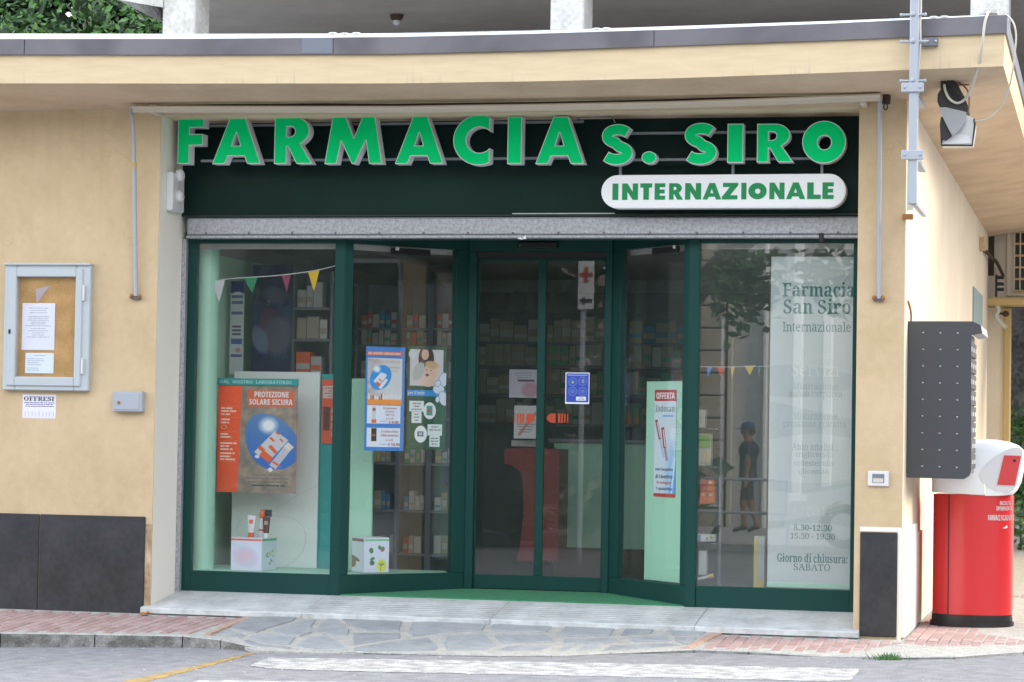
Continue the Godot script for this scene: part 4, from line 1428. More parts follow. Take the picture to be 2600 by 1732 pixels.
	for e in [Rect2(d.position.x, d.position.y, g.position.x - d.position.x, d.size.y), Rect2(g.end.x, d.position.y, d.end.x - g.end.x - 0.02, d.size.y), Rect2(g.position.x, g.end.y, g.size.x, d.end.y - g.end.y), Rect2(g.position.x, d.position.y, g.size.x, g.position.y - d.position.y)]:
		part("door_frame", rbox(e, 0.040, 0.056, 0.005), M.board_frame, t)
	part("pane", rbox(g.grow(0.004), 0.040, 0.043), M.glass, t)
	part("drip_edge", boxes(Vector3(o.position.x - 0.004, o.end.y - 0.006, 0.0), Vector3(o.end.x + 0.004, o.end.y + 0.008, 0.062), 0.003), M.board_frame, t)
	for v in [Vector3(-2.708, 1.986, 0.055), Vector3(-2.707, 1.533, 0.055)]:
		part("hinge", boxes(v + Vector3(-0.007, -0.05, -0.01), v + Vector3(0.007, 0.05, 0.012), 0.004), M.white_plastic, t)
	var kp := Vector3(-3.196, 1.744, 0.057)
	part("keyhole", boxes(kp + Vector3(-0.007, -0.014, -0.004), kp + Vector3(0.007, 0.014, 0.004), 0.002), M.black, t)
	# papers pinned inside it
	var im := sheet(160, 240, rgb(224, 226, 240))
	small_print(im, 0.14, 0.10, 0.86, 3, 0.05, 0.014, rgb(150, 152, 170))
	small_print(im, 0.10, 0.28, 0.90, 6, 0.04, 0.014, rgb(140, 142, 160))
	small_print(im, 0.12, 0.54, 0.88, 5, 0.045, 0.014, rgb(150, 152, 172))
	var c1 := card("notice_sheet", Rect2(-3.131, 1.632, 0.218, 0.292), 0.016, 0.002, im)
	tag(c1, "larger white typed sheet pinned to the cork of the notice board", "paper sheet", "papers in the notice board")
	im = sheet(160, 120, rgb(222, 232, 242))
	small_print(im, 0.12, 0.12, 0.9, 1, 0.1, 0.03, rgb(120, 140, 170))
	small_print(im, 0.08, 0.28, 0.8, 4, 0.1, 0.03, rgb(130, 135, 160), false)
	small_print(im, 0.08, 0.74, 0.7, 2, 0.1, 0.03, rgb(130, 135, 160), false)
	var c2 := card("notice_sheet", Rect2(-3.104, 1.487, 0.189, 0.127), 0.016, 0.002, im)
	tag(c2, "smaller white typed sheet under the larger one in the notice board", "paper sheet", "papers in the notice board")
	st = mb()
	prism(st, [Vector2(-3.047, 2.012), Vector2(-2.948, 2.034), Vector2(-2.994, 1.982), Vector2(-3.026, 1.933), Vector2(-3.040, 1.928)], 0.013, 0.0145)
	solo("paper_scrap", st, mat("mauve_paper", Color(0.44, 0.38, 0.42), 0.8), "torn triangular paper scrap at the top of the cork board", "paper scrap")
	# tear-off leaflet below the board
	t = thing("tear_off_leaflet", "white tear-off leaflet headed OFFRESI taped below the notice board", "leaflet", Vector3(-2.85, 1.25, 0.0))
	im = sheet(200, 150, rgb(222, 220, 238))
	small_print(im, 0.04, 0.33, 0.98, 3, 0.075, 0.035, rgb(90, 84, 120))
	for k in 9:
		fr(im, 0.05 + k * 0.105, 0.66, 0.052 + k * 0.105, 1.0, rgb(170, 168, 195))
		fr(im, 0.08 + k * 0.105, 0.72, 0.105 + k * 0.105, 0.94, rgb(180, 178, 205))
	var lr := Rect2(-3.121, 1.208, 0.221, 0.147)
	card("paper", lr, 0.003, 0.002, im, t)
	st = mb()
	txt(st, "OFFRESI", font(true, true), Rect2(lr.position.x + lr.size.x * 0.04, lr.position.y + lr.size.y * 0.735, lr.size.x * 0.91, lr.size.y * 0.18), 0.003)
	part("heading", st, M.ink, t)
	# little grey meter door
	t = thing("meter_box", "small grey metal box with a lock left of the shop entrance", "meter box", Vector3(-2.4, 1.3, 0.0))
	var mr := Rect2(-2.507, 1.256, 0.196, 0.128)
	part("case", rbox(mr, 0.0, 0.05, 0.006), M.box_grey, t)
	part("door", rbox(Rect2(mr.position.x + 0.015, mr.position.y + 0.012, mr.size.x - 0.034, mr.size.y - 0.024), 0.045, 0.054, 0.003), M.box_grey, t)
	st = mb()
	lathe(st, [Vector2(0.009, 0.0), Vector2(0.009, 0.010), Vector2(0.0, 0.011)], Transform3D(Basis(Vector3.RIGHT, PI / 2), Vector3(-2.462, 1.313, 0.052)), 12)
	part("lock", st, M.rust, t)
	# bell plate on the pillar
	t = thing("bell_plate", "small white plate with a grey window on the right pillar", "bell plate", Vector3(2.15, 0.9, 0.0))
	var br := Rect2(2.118, 0.897, 0.121, 0.088)
	part("frame", rbox(br, 0.0, 0.02, 0.005), M.white_plastic, t)
	part("window", rbox(Rect2(br.position.x + 0.026, br.position.y + 0.019, br.size.x - 0.052, br.size.y - 0.036), 0.015, 0.0225, 0.002), M.rail_grey, t)
	part("name_slip", rbox(Rect2(br.position.x + 0.031, br.position.y + 0.022, br.size.x - 0.062, br.size.y * 0.28), 0.02, 0.0235), M.pvc_cream, t)


# ---------------------------------------------------------------- right corner: pole, floodlight, mailboxes, bin, yard
func right_side() -> void:
	var t := thing("square_pole", "light grey square steel pole fixed to the roof edge at the building corner", "pole", Vector3(2.4, 2.4, 0.75))
	var z := 0.79
	var st := mb()
	var u0 := Vector3(2.386, 2.452, 0.790)
	var u1 := Vector3(2.441, 2.452, 0.790)
	box(st, Vector3(u0.x + 0.002, u0.y, z - 0.055), Vector3(u1.x - 0.004, 4.6, z), 0.005)
	part("shaft", st, M.grey_paint, t)
	for v in [3.362, 3.159]:
		pass
	# clamps: a cross plate with two bolts, a clamp head with wing bolts, an arm back to the wall
	for e in [[Vector3(2.402, 3.492, 0.790), false], [Vector3(2.403, 3.345, 0.790), false], [Vector3(2.404, 3.129, 0.790), true], [Vector3(2.408, 2.760, 0.790), true]]:
		var c: Vector3 = e[0]
		if e[1]:
			var low := c + Vector3(0, -0.04 if c.y > 2.7 else 0.0, 0)
			var cl := part("clamp_plate", boxes(low + Vector3(-0.058, -0.026, -0.004), low + Vector3(0.064, 0.026, 0.012), 0.004), M.grey_paint, t)
			for s in [-0.038, 0.044]:
				st = mb()
				ball(st, low + Vector3(s, 0, 0.012), Vector3(0.009, 0.009, 0.006), 8)
				part("bolt", st, M.grey_paint, cl)
			part("wall_arm", boxes(Vector3(low.x - 0.02, low.y - 0.015, 0.0), Vector3(low.x + 0.02, low.y + 0.015, z - 0.056), 0.003), M.grey_paint, t)
		if c.y > 2.9:
			st = mb()
			tube(st, [c + Vector3(-0.060, 0.0, -0.02), c + Vector3(0.066, 0.0, -0.02)], 0.007, 8)
			var bolt := part("cross_bolt", st, M.grey_paint, t)
			for s in [-0.062, 0.068]:
				st = mb()
				ball(st, c + Vector3(s, 0, -0.02), Vector3(0.009, 0.011, 0.011), 8)
				part("bolt_head", st, M.grey_paint, bolt)
			st = mb()
			ball(st, c + Vector3(0.002, 0, 0.0), Vector3(0.016, 0.016, 0.010), 10)
			part("bolt_head", st, M.grey_paint, bolt)
	var bp := Rect2(2.419, 3.330, 0.116, 0.046)
	st = mb()
	box(st, Vector3(bp.position.x - 0.04, bp.position.y, 0.66), Vector3(bp.end.x, bp.end.y, 0.70), 0.003)
	var pl := part("fixing_plate", st, M.grey_paint_dark, t)
	for v in [Vector3(2.480, 3.355, 0.700), Vector3(2.523, 3.354, 0.700)]:
		st = mb()
		ball(st, v, Vector3(0.010, 0.010, 0.007), 8)
		part("bolt", st, M.steel, pl)
	# foot of the pole runs back to the wall corner
	part("foot_arm", boxes(Vector3(u0.x + 0.02, u0.y - 0.004, 0.0), Vector3(u1.x - 0.008, u0.y + 0.03, z - 0.01), 0.003), M.grey_paint, t)
	part("rusty_plate", boxes(Vector3(2.30, u0.y - 0.02, 0.001), Vector3(2.36, u0.y + 0.012, 0.03), 0.003), M.rust, t)
	solo("cable", tubes(smooth_line([Vector3(2.442, 3.704, 0.760), Vector3(2.444, 3.530, 0.760), Vector3(2.441, 3.444, 0.760), Vector3(2.444, 3.336, 0.760), Vector3(2.437, 3.206, 0.760), Vector3(2.431, 3.120, 0.760)], 4), 0.007, 6), M.pvc_cream, "white cable running down beside the square pole", "cable")
	# narrow trunking on the side wall behind the pole
	st = mb()
	box(st, Vector3(2.312, 2.50, -0.16), Vector3(2.35, 2.80, -0.10), 0.004)
	solo("cable_trunking", st, M.aluminium, "short grey cable trunking on the side wall behind the pole", "trunking")
	# floodlight hanging under the roof corner
	t = thing("floodlight", "black floodlight with silver visor and lens hanging under the roof corner", "floodlight", Vector3(2.5, 2.9, 0.3))
	st = mb()
	prism(st, [Vector2(2.532, 3.214), Vector2(2.556, 3.214), Vector2(2.559, 3.143), Vector2(2.548, 3.108), Vector2(2.531, 3.121)], 0.33, 0.38)
	part("bracket", st, M.black, t)
	st = mb()
	prism(st, [Vector2(2.539, 3.141), Vector2(2.559, 3.156), Vector2(2.567, 3.180), Vector2(2.584, 3.198), Vector2(2.597, 3.193), Vector2(2.604, 3.178), Vector2(2.626, 3.164), Vector2(2.639, 3.133), Vector2(2.664, 3.088), Vector2(2.684, 3.035), Vector2(2.686, 3.006), Vector2(2.658, 2.998), Vector2(2.610, 3.009), Vector2(2.562, 3.023), Vector2(2.525, 3.035), Vector2(2.514, 3.064), Vector2(2.516, 3.104)], 0.20, 0.39)
	part("housing", st, M.black, t)
	st = mb()
	for k in 4:
		var a := Vector3(0.0, 0.0, 0.0)
		tube(st, [Vector3(2.568, 3.157, 0.392) + Vector3(0.022 * k, -0.02 * k, 0), Vector3(2.637, 3.043, 0.392) + Vector3(0.012 * k - 0.02, 0.006 * k, 0)], 0.004, 5)
	part("cooling_fin", st, M.black_gloss, t)
	st = mb()
	prism(st, [Vector2(2.526, 3.023), Vector2(2.560, 3.027), Vector2(2.626, 3.011), Vector2(2.673, 2.999), Vector2(2.676, 2.977), Vector2(2.665, 2.938), Vector2(2.640, 2.898), Vector2(2.608, 2.870), Vector2(2.601, 2.868), Vector2(2.583, 2.899), Vector2(2.552, 2.961)], 0.405, 0.42)
	part("visor", st, mat("visor_metal", Color(0.30, 0.31, 0.32), 0.45, 0.4), t)
	st = mb()
	prism(st, [Vector2(2.534, 2.972), Vector2(2.547, 2.977), Vector2(2.598, 2.868), Vector2(2.565, 2.844), Vector2(2.541, 2.853)], 0.37, 0.40)
	part("lamp_cheek", st, M.black, t)
	st = mb()
	prism(st, [Vector2(2.534, 2.933), Vector2(2.538, 2.968), Vector2(2.557, 2.990), Vector2(2.666, 2.994), Vector2(2.701, 2.975), Vector2(2.718, 2.964), Vector2(2.723, 2.935), Vector2(2.717, 2.871), Vector2(2.709, 2.819), Vector2(2.541, 2.818), Vector2(2.536, 2.873)], 0.22, 0.36)
	var lamp := part("reflector", st, M.aluminium, t)
	st = mb()
	prism(st, [Vector2(2.550, 2.857), Vector2(2.563, 2.873), Vector2(2.584, 2.884), Vector2(2.645, 2.883), Vector2(2.693, 2.869), Vector2(2.704, 2.829), Vector2(2.550, 2.826)], 0.358, 0.366)
	part("lens", st, M.white_plastic, lamp)
	part("lens_frame", tubes([Vector3(2.538, 2.972, 0.370), Vector3(2.534, 2.932, 0.370), Vector3(2.540, 2.819, 0.370), Vector3(2.709, 2.817, 0.370), Vector3(2.723, 2.934, 0.370), Vector3(2.717, 2.965, 0.370)], 0.006, 6), M.black, lamp)
	st = mb()
	tube(st, smooth_line([Vector3(2.595, 3.199, 0.340), Vector3(2.641, 3.167, 0.340), Vector3(2.676, 3.133, 0.340), Vector3(2.688, 3.084, 0.340), Vector3(2.686, 3.007, 0.340)], 4), 0.005, 6)
	tube(st, [Vector3(2.628, 3.161, 0.340), Vector3(2.659, 3.162, 0.340), Vector3(2.687, 3.162, 0.340)], 0.005, 6)
	part("stay_wire", st, M.rust, t)
	# leads of the floodlight: from the roof down to its housing
	solo("cable", tubes(smooth_line([Vector3(2.808, 3.527, 0.600), Vector3(2.802, 3.501, 0.710), Vector3(2.787, 3.437, 0.730), Vector3(2.775, 3.325, 0.720), Vector3(2.744, 3.199, 0.620), Vector3(2.706, 3.118, 0.500), Vector3(2.673, 3.074, 0.420), Vector3(2.628, 3.051, 0.400), Vector3(2.585, 3.072, 0.410), Vector3(2.561, 3.117, 0.410), Vector3(2.553, 3.156, 0.400)], 5), 0.0078, 8), M.pvc_cream, "thick white cable looping from the roof edge to the floodlight back", "cable")
	solo("cable", tubes(smooth_line([Vector3(2.899, 3.506, 0.600), Vector3(2.924, 3.473, 0.690), Vector3(2.944, 3.437, 0.710), Vector3(2.955, 3.378, 0.700), Vector3(2.949, 3.295, 0.680), Vector3(2.928, 3.156, 0.600), Vector3(2.891, 3.061, 0.500), Vector3(2.842, 2.994, 0.430), Vector3(2.781, 2.959, 0.400), Vector3(2.719, 2.952, 0.370)], 5), 0.005, 8), M.pvc_cream, "thin cable hanging in a wide arc from the roof corner to the floodlight lens", "cable")
	part("cable_socket", boxes(Vector3(2.756, 3.528, 0.550) + Vector3(-0.01, -0.012, -0.05), Vector3(2.842, 3.526, 0.550) + Vector3(0.01, 0.02, 0.05), 0.004), M.concrete, t)
	mailboxes()
	bin()
	yard()


func mailboxes() -> void:
	var t := thing("mailbox_block", "dark grey riveted side of a mailbox block on the side wall", "mailbox", Vector3(2.5, 0.95, -0.6))
	var z := -0.24
	var st := mb()
	var out := [Vector2(2.331, 0.946), Vector2(2.309, 1.860), Vector2(2.681, 1.863)]
	var p := [Vector3(2.319, 1.858, -0.240), Vector3(2.690, 1.860, -0.240), Vector3(2.736, 1.838, -0.240), Vector3(2.745, 1.792, -0.240), Vector3(2.684, 1.780, -0.240), Vector3(2.690, 0.995, -0.240), Vector3(2.682, 0.965, -0.240), Vector3(2.650, 0.944, -0.240), Vector3(2.320, 0.946, -0.240)]
	var o2 := []
	for v in p:
		o2.append(Vector2(v.x, v.y))
	prism(st, o2, -0.262, -0.24)
	part("side_plate", st, M.mailbox_grey, t)
	for i in 10:
		for j in 3:
			var c: Vector3
			c = Vector3(2.406, 1.792, -0.240).lerp(Vector3(2.605, 1.791, -0.240), j / 2.0)
			var low: Vector3 = Vector3(2.408, 1.014, -0.240).lerp(Vector3(2.607, 1.011, -0.240), j / 2.0)
			c = c.lerp(low, i / 8.0)
			if i > 8:
				continue
			st = mb()
			ball(st, c, Vector3(0.0085, 0.005, 0.005), 8)
			part("rivet", st, M.steel, t)
	# body behind the plate, its hood and the rows of little doors on the street-side face
	var xr: float = 2.686
	var xl := 2.316
	var yt: float = 1.855
	var yb: float = 0.948
	part("body", boxes(Vector3(xl, yb + 0.02, -0.98), Vector3(xr - 0.02, yt - 0.06, -0.262), 0.004), M.grey_paint_dark, t)
	st = mb()
	var hood := [Vector3(2.690, 1.860, -0.240), Vector3(2.736, 1.838, -0.240), Vector3(2.745, 1.792, -0.240)]
	for i in 2:
		var a: Vector3 = hood[i]
		var b: Vector3 = hood[i + 1]
		quad(st, b, b + Vector3(0, 0, -0.76), a + Vector3(0, 0, -0.76), a)
	var h2: Vector3 = hood[2]
	quad(st, Vector3(xr, h2.y - 0.008, -0.24), Vector3(xr, h2.y - 0.008, -1.0), h2 + Vector3(0, 0, -0.76), h2)
	quad(st, Vector3(xl, yt + 0.004, -0.24), hood[0], hood[0] + Vector3(0, 0, -0.76), Vector3(xl, yt + 0.004, -1.0))
	part("hood", st, M.grey_paint, t)
	for i in 8:
		for j in 3:
			var y0 := lerpf(yb + 0.05, yt - 0.10, i / 8.0)
			var y1 := lerpf(yb + 0.05, yt - 0.10, (i + 1) / 8.0) - 0.008
			var z0 := -0.27 - j * 0.235
			var dr := part("mailbox_door", boxes(Vector3(xr - 0.022, y0, z0 - 0.228), Vector3(xr - 0.008, y1, z0), 0.003), M.mailbox_grey, t)
			part("name_tag", boxes(Vector3(xr - 0.009, y0 + 0.03, z0 - 0.12), Vector3(xr - 0.004, y0 + 0.055, z0 - 0.06)), M.white_plastic, dr)
	# bent pipe ends above it
	solo("cable", tubes(smooth_line([Vector3(2.33, yt - 0.01, -0.30), Vector3(2.332, yt + 0.05, -0.28), Vector3(2.325, yt + 0.10, -0.22), Vector3(2.318, yt + 0.12, -0.19)], 4), 0.007, 6), M.rust, "thin bent cable rising from the mailbox block to the side wall", "cable")
	# plaque on the side wall beyond
	solo("wall_plaque", boxes(Vector3(2.312, 2.109, -8.9), Vector3(2.332, 2.478, -7.4), 0.004), M.ink_grey, "grey green plaque on the sunlit side wall above the mailbox block", "plaque")
	solo("junction_box", boxes(Vector3(2.312, 2.865, -8.6), Vector3(2.372, 2.981, -8.4), 0.004), M.plaster, "cream junction box high on the side wall before the barred window", "junction box")


func bin() -> void:
	var t := thing("medicine_bin", "red metal bin for expired medicines with a white domed lid", "bin", Vector3(2.66, 0.03, -1.15))
	var zc := -1.27
	var x0: float = 2.409
	var x1: float = 2.895
	var cx := (x0 + x1) / 2.0
	var w := (x1 - x0) / 2.0
	var yt: float = 0.837
	var ring := func(k: float, y: float, seam := 0.0) -> Array:
		var out := []
		for i in 33:
			var a := PI * (1.0 + i / 32.0)
			var c := cos(a)
			var s := sin(a)
			var x := signf(c) * pow(absf(c), 0.62)
			var zz := -signf(s) * pow(absf(s), 0.8)
			out.append(Vector3(cx + x * w * k, y, zc + zz * 0.24 * k))
		return out
	var skin := func(lo: Array, hi: Array) -> SurfaceTool:
		var st := mb()
		for i in lo.size() - 1:
			var na := Vector3(lo[i].x - cx, 0, (lo[i].z - zc) * 1.6).normalized()
			var nb := Vector3(lo[i + 1].x - cx, 0, (lo[i + 1].z - zc) * 1.6).normalized()
			var q := [[lo[i], na], [lo[i + 1], nb], [hi[i + 1], nb], [hi[i], na]]
			for tr in [[0, 2, 1], [0, 3, 2]]:
				for k in tr:
					st.set_normal(q[k][1])
					st.set_uv(Vector2.ZERO)
					st.add_vertex(q[k][0])
		return st
	var lo: Array = ring.call(1.0, 0.105)
	var hi: Array = ring.call(1.0, yt)
	part("front_shell", skin.call(lo.slice(12), hi.slice(12)), M.bin_red, t)
	var l2: Array = ring.call(0.994, 0.105)
	var h2: Array = ring.call(0.994, yt - 0.002)
	part("side_panel", skin.call(l2.slice(0, 13), h2.slice(0, 13)), M.bin_red, t)
	var sm: Vector3 = ring.call(1.003, 0.105)[12]
	part("seam", tubes([sm, Vector3(sm.x, yt, sm.z)], 0.0035, 6), M.black, t)
	part("back_panel", boxes(Vector3(cx - w * 0.99, 0.105, zc - 0.24), Vector3(cx + w * 0.99, yt - 0.004, zc + 0.004), 0.01), M.bin_red, t)
	var st: SurfaceTool = skin.call(ring.call(1.02, 0.045), ring.call(1.0, 0.105))
	part("base", st, M.black_gloss, t)
	st = skin.call(ring.call(1.05, 0.03), ring.call(1.05, 0.062))
	part("base_rim", st, M.black_gloss, t)
	# oval maker's badge without text
	st = mb()
	prism(st, arc(2.473, 0.809, 0.026, 0.007, 0, 345, 18), zc + 0.135, zc + 0.165)
	part("badge", st, M.steel, t)
	# lettering on the front shell
	var zl := zc + 0.232
	for e in [["RACCOLTA", Rect2(2.823, 0.777, 0.061, 0.024), 0.0], ["DIFFERENZIATA", Rect2(2.803, 0.744, 0.087, 0.024), 0.0], ["FARMACI SCADUTI", Rect2(2.754, 0.683, 0.146, 0.033), 0.0]]:
		st = mb()
		txt(st, e[0], font(false, true), e[1], 0.0, 0.001)
		var mesh := st.commit()
		var wrap := mb()
		var arr := mesh.surface_get_arrays(0)
		var vs: PackedVector3Array = arr[Mesh.ARRAY_VERTEX]
		var ns: PackedVector3Array = arr[Mesh.ARRAY_NORMAL]
		for k in vs.size():
			var v := vs[k]
			var c: float = clampf((v.x - cx) / w, -0.999, 0.999)
			var ca := pow(absf(c), 1.0 / 0.62)
			var sa := sqrt(maxf(0.0, 1.0 - ca * ca))
			wrap.set_normal(ns[k])
			wrap.set_uv(Vector2.ZERO)
			wrap.add_vertex(Vector3(v.x, v.y, zc + pow(sa, 0.8) * 0.24 + 0.003 + v.z))
		part("lettering", wrap, M.white_ink, t)
	st = mb()
	prism(st, [Vector2(2.841, 0.638), Vector2(2.855, 0.646), Vector2(2.867, 0.656), Vector2(2.870, 0.641), Vector2(2.860, 0.636)], zc + 0.222, zc + 0.236)
	part("emblem", st, M.white_ink, t)
	# lid: a hood whose mouth leans towards the street corner
	var prof := []
	for v in [Vector3(2.405, 0.847, -1.150), Vector3(2.399, 1.014, -1.150), Vector3(2.427, 1.087, -1.150), Vector3(2.508, 1.137, -1.150), Vector3(2.603, 1.165, -1.150), Vector3(2.699, 1.177, -1.150), Vector3(2.794, 1.174, -1.150), Vector3(2.865, 1.163, -1.150), Vector3(2.924, 1.142, -1.150), Vector3(2.960, 1.109, -1.150), Vector3(2.968, 1.061, -1.150), Vector3(2.957, 0.989, -1.150), Vector3(2.943, 0.916, -1.150), Vector3(2.920, 0.867, -1.150), Vector3(2.897, 0.840, -1.150), Vector3(2.821, 0.832, -1.150), Vector3(2.631, 0.837, -1.150), Vector3(2.487, 0.843, -1.150)]:
		prof.append(Vector2(v.x, v.y))
	var cen := Vector2.ZERO
	for v in prof:
		cen += v / prof.size()
	st = mb()
	var secs := [[-0.20, 0.60], [-0.19, 0.84], [-0.14, 0.96], [-0.05, 1.0], [0.06, 1.0], [0.14, 0.985], [0.19, 0.93], [0.215, 0.82], [0.225, 0.6], [0.228, 0.01]]
	var rows := []
	for s in secs:
		var row := []
		for v in prof:
			var q: Vector2 = cen + (v - cen) * s[1]
			if v.y < yt + 0.03:
				q.y = maxf(v.y, q.y - 0.3 * (1.0 - s[1]))
			row.append(Vector3(q.x, q.y, zc + s[0] + 0.02))
		rows.append(row)
	st.set_smooth_group(0)
	for i in rows.size() - 1:
		for k in prof.size():
			var l := (k + 1) % prof.size()
			for v in [rows[i][k], rows[i][l], rows[i + 1][l], rows[i][k], rows[i + 1][l], rows[i + 1][k]]:
				st.add_vertex(v)
	st.generate_normals()
	part("lid", st, M.acrylic_white, t)
	st = mb()
	prism(st, [Vector2(2.700, 0.954), Vector2(2.711, 0.992), Vector2(2.744, 1.031), Vector2(2.795, 1.076), Vector2(2.852, 1.110), Vector2(2.903, 1.130), Vector2(2.941, 1.131), Vector2(2.957, 1.110), Vector2(2.953, 1.050), Vector2(2.938, 0.966), Vector2(2.922, 0.896), Vector2(2.903, 0.870), Vector2(2.864, 0.859), Vector2(2.807, 0.865), Vector2(2.750, 0.888), Vector2(2.714, 0.921)], zc + 0.17, zc + 0.252)
	part("lid_mouth", st, M.white_plastic, t)
	st = mb()
	prism(st, [Vector2(2.847, 1.081), Vector2(2.948, 1.078), Vector2(2.913, 0.899), Vector2(2.807, 0.901)], zc + 0.25, zc + 0.258)
	var flap := part("flap", st, M.bin_flap, t)
	st = mb()
	prism(st, [Vector2(2.902, 1.056), Vector2(2.918, 1.054), Vector2(2.916, 1.042), Vector2(2.900, 1.044)], zc + 0.257, zc + 0.263)
	part("flap_lock", st, M.black, flap)


func yard() -> void:
	# annex at the end of the side wall with a barred window on a wooden ledge
	var t := thing("annex", "cream annex with a barred window behind the side wall", "building", Vector3(3.2, 0, -10.6))
	var z := -10.4
	var wl: float = 2.320
	part("wall", boxes(Vector3(2.1, 2.480, z - 0.4), Vector3(5.5, 3.339, z), 0.004), M.shutter_cream, t)
	part("roof_beam", boxes(Vector3(2.1, 3.346, z - 0.5), Vector3(5.5, 3.35, z + 0.06), 0.01), M.wood_dark, t)
	part("side_post", boxes(Vector3(wl - 0.01, 2.756, z), Vector3(wl + 0.045, 3.350, z + 0.05), 0.004), M.brown_dark, t)
	var fr2 := Rect2(2.486, 2.555, 0.538, 0.786)
	var win := part("window", rbox(fr2, z, z + 0.03, 0.004), M.shutter_cream, t)
	part("pane", rbox(Rect2(fr2.position.x + 0.075, fr2.position.y + 0.05, fr2.size.x - 0.15, fr2.size.y - 0.10), z + 0.02, z + 0.034), M.black_gloss, win)
	for k in 7:
		var y := fr2.position.y + 0.05 + (fr2.size.y - 0.10) * k / 6.0
		part("bar", boxes(Vector3(fr2.position.x + 0.07, y - 0.010, z + 0.04), Vector3(fr2.end.x - 0.07, y + 0.010, z + 0.055)), M.yellow_frame, win)
	for k in 8:
		var x := fr2.position.x + 0.075 + k * 0.055
		part("bar", boxes(Vector3(x - 0.006, fr2.position.y + 0.05, z + 0.055), Vector3(x + 0.006, fr2.end.y - 0.05, z + 0.066)), M.shutter_cream, win)
	part("ledge", boxes(Vector3(wl - 0.02, 2.452, z), Vector3(5.5, 2.521, z + 0.35), 0.01), M.yellow_frame, t)
	solo("yard_wall", boxes(Vector3(2.1, -0.3, z - 0.12), Vector3(2.471, 2.448, z - 0.002), 0.004), M.side_plaster, "narrow cream wall under the wooden ledge, beside the yellowish post", "wall")
	# post and pipes below
	solo("yellow_post", boxes(Vector3(2.467, -0.2, z - 0.1), Vector3(2.534, 2.444, z + 0.06), 0.01), M.yellow_frame, "yellowish weathered post under the wooden ledge", "post")
	t = thing("pipe_fitting", "dark iron pipe elbow and valve under the ledge", "pipe", Vector3(2.9, 2.0, z))
	var st := mb()
	tube(st, smooth_line([Vector3(2.415, 2.453, -10.100), Vector3(2.426, 2.396, -10.100), Vector3(2.404, 2.358, -10.100), Vector3(2.427, 2.302, -10.100), Vector3(2.502, 2.238, -10.100)], 4), 0.022, 8)
	part("pipe", st, M.pvc_cream, t)
	st = mb()
	ball(st, Vector3(2.493, 2.370, -10.100), Vector3(0.035, 0.03, 0.03), 8)
	tube(st, [Vector3(2.404, 2.377, -10.100), Vector3(2.486, 2.370, -10.100)], 0.014, 6)
	part("valve", st, M.brown_dark, t)
	t = thing("insulator_rack", "black iron rack of cable insulators before the annex wall", "insulator rack", Vector3(2.75, 2.6, z))
	st = mb()
	box(st, Vector3(2.387, 2.538, -10.200), Vector3(2.407, 2.751, -10.200) + Vector3(0, 0, 0.04), 0.0)
	part("upright", st, M.black, t)
	for v in [706, 722, 736]:
		var y: float
		y = lerpf(2.743, 2.545, (v - 700) / 52.0)
		part("insulator", boxes(Vector3(2.396, y - 0.012, z + 0.2), Vector3(2.471, y + 0.018, z + 0.25), 0.005), M.black, t)
	st = mb()
	tube(st, smooth_line([Vector3(2.324, 2.915, -9.000), Vector3(2.352, 2.903, -9.500), Vector3(2.377, 2.889, -10.100), Vector3(2.403, 2.865, -10.200), Vector3(2.464, 2.736, -10.200)], 4), 0.018, 6)
	part("lead", st, M.brown_dark, t)
	# retaining wall of dark rock with plants
	st = mb()
	box(st, Vector3(0.5, -0.5, -16.5), Vector3(9.0, 6.0, -14.5), 0.02)
	solo("rock_wall", st, M.rock, "dark grey rough stone wall behind the yard", "wall")
	solo("low_wall", boxes(Vector3(1.0, -0.1, -13.6), Vector3(8.0, 0.30, -13.3), 0.02), M.concrete, "low pale kerb wall in front of the plants in the yard", "wall")
	for e in [[Vector3(2.549, 1.274, -13.000), 0.26, "small green plant growing from the rock wall"], [Vector3(2.593, 0.212, -12.000), 0.34, "leafy green plant in the bed behind the red bin"], [Vector3(2.572, 0.603, -13.000), 0.18, "little creeping plant at the foot of the rock wall"]]:
		var pt := thing("yard_plant", e[2], "plant", e[0] - Vector3(0, e[1], 0), "plants in the yard")
		var lv := mb()
		for k in 240:
			var o: Vector3 = Vector3(rng.randfn(), rng.randfn(), rng.randfn()) * e[1] * 0.45
			leaf(lv, e[0] + o, rng.randf_range(0.03, 0.06))
		part("foliage", lv, M.leaf_b, pt)
		part("stem", tubes([e[0] - Vector3(0, e[1], 0), e[0]], 0.012, 6), M.bark, pt)


func leaf(st: SurfaceTool, c: Vector3, s: float) -> void:
	var a := Vector3(rng.randfn(), rng.randfn() * 0.6, rng.randfn()).normalized()
	var b := a.cross(Vector3(rng.randfn(), rng.randfn(), rng.randfn())).normalized()
	tri(st, c - a * s, c + b * s * 0.5, c + a * s)
	tri(st, c - a * s, c + a * s, c - b * s * 0.5 + a.cross(b) * s * 0.2)


